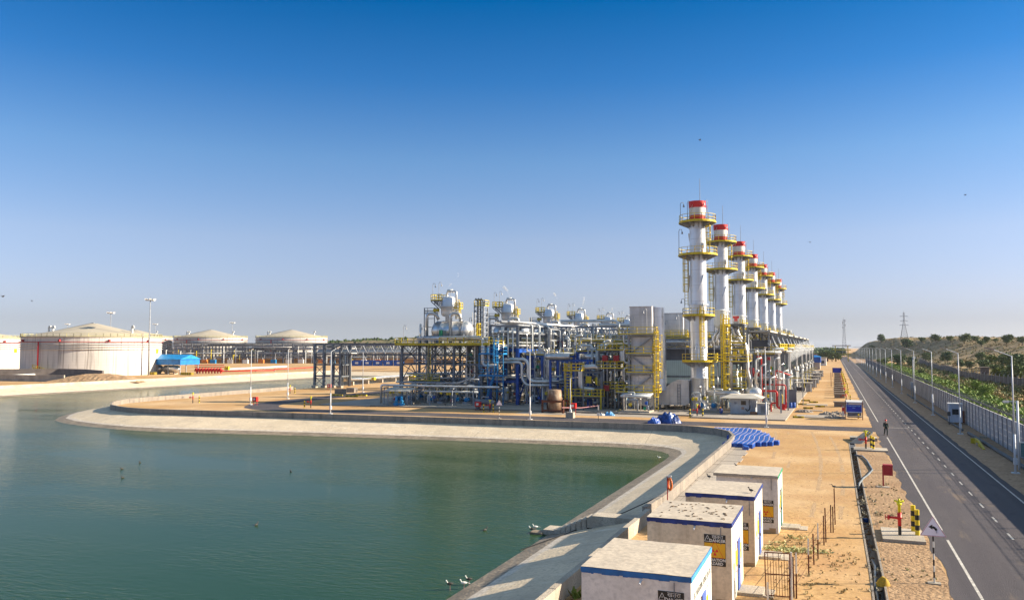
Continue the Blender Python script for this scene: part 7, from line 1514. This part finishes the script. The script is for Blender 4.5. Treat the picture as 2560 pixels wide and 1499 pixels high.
# ================================================================ BIRDS
def bird(kind, lab, q, mtl, s_=1.0, rz=0, fly=False, legs=0.0, wh=None):
    t = T(kind, lab, 'bird', q, local=True); m = MB()
    m.lathe((0,0,legs+.09), [(0,-.16),(.035,-.13),(.065,-.04),(.07,.04),(.045,.11),(.02,.15),(0,.16)], 10, axis='y'); m.add([(-.02,-.14,legs+.1),(.02,-.14,legs+.1),(.03,-.30,legs+.06),(-.03,-.30,legs+.06)],[(0,1,2,3)]); m.o('body', mtl, t, True)
    m = MB(); m.path([(0,.1,legs+.11),(0,.15,legs+.18),(0,.17,legs+.22)], .03, 8, r2=.025); m.lathe((0,.18,legs+.23), [(0,-.04),(.036,-.02),(.036,.02),(0,.045)], 8, axis='y'); m.o('head', wh or mtl, t, True)
    m = MB(); m.path([(0,.21,legs+.23),(0,.29,legs+.22)], .012, 6, r2=.002); m.o('beak', steeld, t)
    if legs:
        for x in (-.025,.025): m = MB(); m.tube((x,0,0),(x,0,legs+.05),.008,5); m.o('leg', mat('bird_leg_pink',(.5,.2,.18),.6) if legs > .1 else steeld, t)
    if fly:
        for x in (-1,1): m = MB(); m.add([(0,.05,legs+.12),(0,-.08,legs+.12),(x*.22,-.06,legs+.24),(x*.45,-.1,legs+.16),(x*.24,.08,legs+.24)],[(0,1,2,4),(4,2,3)]); m.o('wing', mtl, t)
    t.scale = (s_,)*3; t.rotation_euler.z = rz; return t
crowm = mat('crow_grey',(.05,.045,.04),.7)
for (px, py, z, lab, sc_) in ((1878,1231,3.16,'crow standing on the right corner of the third hut roof',.8),(1773,1196,3.16,'crow standing at the back edge of the third hut roof',.8),(1840,1165,3.08,'crow standing at the back of the farthest hut roof',.55)):
    q = at(px,py,z); bird('crow', lab, q, crowm, sc_, 1.0, legs=.07)
q = at(1780,1213,0.0); q = at(posts[0][0],posts[0][1]); D = (q-co.location).dot(_fw); h = (posts[0][1]-posts[0][2])*D/F; bird('crow', 'small bird perched on top of the tallest rusty fence post', (q.x,q.y,h), crowm, .8, 2, legs=.05)
for (px, py, lab) in ((305,1172,'duck floating far left on the pond, upper of a close pair'),(307,1194,'duck floating far left on the pond, lower of a close pair'),(727,1179,'duck floating alone below the middle of the long bank'),(641,1312,'duck floating alone in the middle of the pond'),(1212,1325,'dark duck floating near the stairs platform'),(350,1156,'pale bird floating right of the pair of ducks')):
    q = at(px,py,WL); bird('duck', lab, (q.x,q.y,WL-.04), crowm, 1.0, px*.01)
for (px, py, lab, mm) in ((1330,1333,'black and white wading bird left of the stairs platform',crowm),(1339,1328,'white wading bird beside the stairs platform',white),(1160,1472,'white wading bird on the shore near the bottom edge',white),(1125,1474,'black-backed wading bird in the shallows near the bottom edge',crowm),(1173,1462,'dark wading bird on the shore above the white one',crowm),(1648,1150,'small white wading bird at the waterline near the pond corner',white)):
    q = at(px,py,WL); bird('wader', lab, (q.x,q.y,WL), mm, 1.0, 2.0, legs=.22, wh=white)
for i, (px, py) in enumerate([(7,743),(80,754),(1750,352),(2025,607),(2413,489)]):
    q = atD(px,py,150+20*i); bird('flying_bird', 'tiny dark bird flying in the sky, %s from the left' % ORD[i], q, crowm, 1.5, i, fly=True)
# ================================================================ TOWERS ON THE HORIZON
def lattice_tower(lab, q, h, w0, w1, name='lattice_mast', arms=()):
    t = T(name, lab, 'lattice tower', q); wf = lambda z: (w0+(w1-w0)*min(1, z/(h*.7)))/2
    for sx in (-1,1):
        for sy in (-1,1): m = MB(); m.path([(q[0]+sx*wf(z),q[1]+sy*wf(z),q[2]+z) for z in (0,h*.35,h*.7,h*.94)], max(.12,h*.004), 4); m.o('leg', steel, t)
    m = MB(); n_ = 16
    for i in range(n_):
        z0_, z1_ = h*.94*i/n_, h*.94*(i+1)/n_
        for (sx,sy,tx,ty) in ((-1,-1,1,-1),(1,-1,1,1),(1,1,-1,1),(-1,1,-1,-1)): m.beam((q[0]+sx*wf(z0_),q[1]+sy*wf(z0_),q[2]+z0_),(q[0]+tx*wf(z1_),q[1]+ty*wf(z1_),q[2]+z1_),h*.0035); m.beam((q[0]+sx*wf(z1_),q[1]+sy*wf(z1_),q[2]+z1_),(q[0]+tx*wf(z1_),q[1]+ty*wf(z1_),q[2]+z1_),h*.003)
    m.o('lattice', steel, t); m = MB(); m.tube((q[0],q[1],q[2]+h*.9),(q[0],q[1],q[2]+h),h*.003,5); m.o('tip_rod', steel, t)
    for z, L_ in arms: m = MB(); v = Vector((math.cos(YAW),math.sin(YAW),0)); a = Vector(q)+Vector((0,0,z)); m.beam(a-v*L_,a+v*L_,h*.007); m.beam(a-v*L_,a+Vector((0,0,h*.03)),h*.004); m.beam(a+v*L_,a+Vector((0,0,h*.03)),h*.004); m.o('cross_arm', steel, t)
    return t
q = atD(2111,866,640); tt = lattice_tower('slender telecom lattice mast at the far end of the road', (q.x,q.y,0), 33, 3.6, 1.3, 'telecom_mast')
for k in range(4): m = MB(); m.cbox((q.x+.9*(k%2*2-1),q.y-.6,25+1.8*k),(.5,.4,1.6)); m.o('antenna', white, tt)
q = march(2261,846); D = (q-co.location).dot(_fw); h = (846-776)*D/F+6; lattice_tower('electricity pylon with cross-arms standing on the hill ridge', (q.x,q.y,q.z-6), h, h*.26, h*.03, 'pylon', [(h*.58,h*.13),(h*.70,h*.11),(h*.83,h*.12)])
# gantry and traffic at the road end
t = T('pipe_gantry', 'yellowish brown pipe gantry over the far end of the road', 'gantry', atD(2108,880,560)); q = atD(2108,880,560)
for x in (-5,3): m = MB(); m.beam((q.x+x,q.y,0),(q.x+x,q.y,11),.6); m.o('column', yeld, t)
for z in (5,8,10.8): m = MB(); m.beam((q.x-7,q.y,z),(q.x+5,q.y,z),.5); m.o('beam', rust if z > 10 else yeld, t)
def car(q, lab, mtl):
    t = T('parked_truck', lab, 'truck', q, local=True); m = MB(); m.yprism([(-2.6,.5),(2.4,.5),(2.4,1.1),(1.4,1.3),(.9,2.0),(-.3,2.05),(-.3,1.3),(-2.6,1.3)], -.9, .9); m.o('body', mtl, t); m = MB(); m.box((-.8,-.32,1.38),(.8,-.305,1.9)); m.o('window', glass, t)
    for x in (-.95,.75):
        for y in (-1.7,1.5): m = MB(); m.lathe((x,y,.4), [(.4,0),(.4,.22)], 14, axis='x'); m.o('wheel', blk, t)
    return t
for i, (px, py, mm, l) in enumerate(((2096,891,white,'white pickup truck parked far away left of the road end'),(2103,896,red,'small red truck parked far away at the road end'))): car(at(px,py), l, mm)
for i in range(6):
    q = at(2000+i*14+(i%2)*5, 885); tl = lamp_proto(8.5,.9,.3,0); tl.location = (q.x,q.y,0); tl['label'] = 'distant thin lamp post beyond the blue shed, %s from the left' % ORD[i]; tl['group'] = 'distant lamp posts beyond the shed'
# roadside trees near the far office
for i, (px, hgt) in enumerate(((2058,5),(2068,6),(2080,5.5),(2090,5))):
    q = atD(px, 880, 560); o = copy_tree(protos['m'][i%2], 'green tree at the far end beyond the sheds, %s from the left' % ORD[i], (q.x,q.y,0), sc=hgt/4.5*1.5)
# ================================================================ STEAM
def steam(lab, pts, r0, r1, dens_):
    vm = bpy.data.materials.new('steam_volume'); vm.use_nodes = True; t = vm.node_tree; N = t.nodes; L = t.links; N.remove(N['Principled BSDF'])
    v = N.new('ShaderNodeVolumePrincipled'); v.inputs['Color'].default_value = (.95,.95,.95,1); n_ = N.new('ShaderNodeTexNoise'); n_.inputs['Scale'].default_value = 1.1; n_.inputs['Detail'].default_value = 3
    g = N.new('ShaderNodeNewGeometry'); L.new(g.outputs['Position'], n_.inputs['Vector']); r = N.new('ShaderNodeMapRange'); r.inputs[1].default_value = .50; r.inputs[2].default_value = .72; r.inputs[4].default_value = dens_; L.new(n_.outputs['Fac'], r.inputs[0]); L.new(r.outputs[0], v.inputs['Density']); L.new(v.outputs[0], N['Material Output'].inputs['Volume'])
    m = MB(); m.path(pts, r0, 10, 0, r1); o = m.o('steam_plume', vm); struct(o, 'stuff'); return o
q = [atD(px,py,D) for px,py,D in ((1925,918,150),(1950,900,160),(1975,893,170),(2000,872,185),(2020,868,195))]
steam('', [tuple(v) for v in q], .35, 1.7, .75)
q = [atD(px,py,D) for px,py,D in ((1915,925,148),(1935,918,150),(1948,922,152))]; steam('', [tuple(v) for v in q], .3, .9, .6)
for (px,py,qx,qy,D) in ((1119,718,1148,684,136),(1275,740,1258,716,161),(1394,750,1383,733,186),(1456,765,1459,742,206),(1526,782,1531,765,232)):
    a, b_ = atD(px,py,D), atD(qx,qy,D); steam('', [tuple(a), tuple((a+b_)/2+Vector((.2,0,.1))), tuple(b_)], .08, .35, 3.5)

for o in COL.objects:
    if o.parent is None and (o.name.startswith('blue_shelter') or o.name.startswith('horizontal_tank')): o.location.x -= 2.6; o.location.y += .6

vm = bpy.data.materials.new('haze_air'); vm.use_nodes = True; N = vm.node_tree.nodes; N.remove(N['Principled BSDF']); v = N.new('ShaderNodeVolumePrincipled')
v.inputs['Color'].default_value = (.80,.87,1.0,1); v.inputs['Density'].default_value = .00005; v.inputs['Anisotropy'].default_value = .2; vm.node_tree.links.new(v.outputs[0], N['Material Output'].inputs['Volume'])
m = MB(); m.box((-6200,-6200,-5.5),(6200,6200,46)); o = m.o('haze', vm); struct(o, 'stuff')
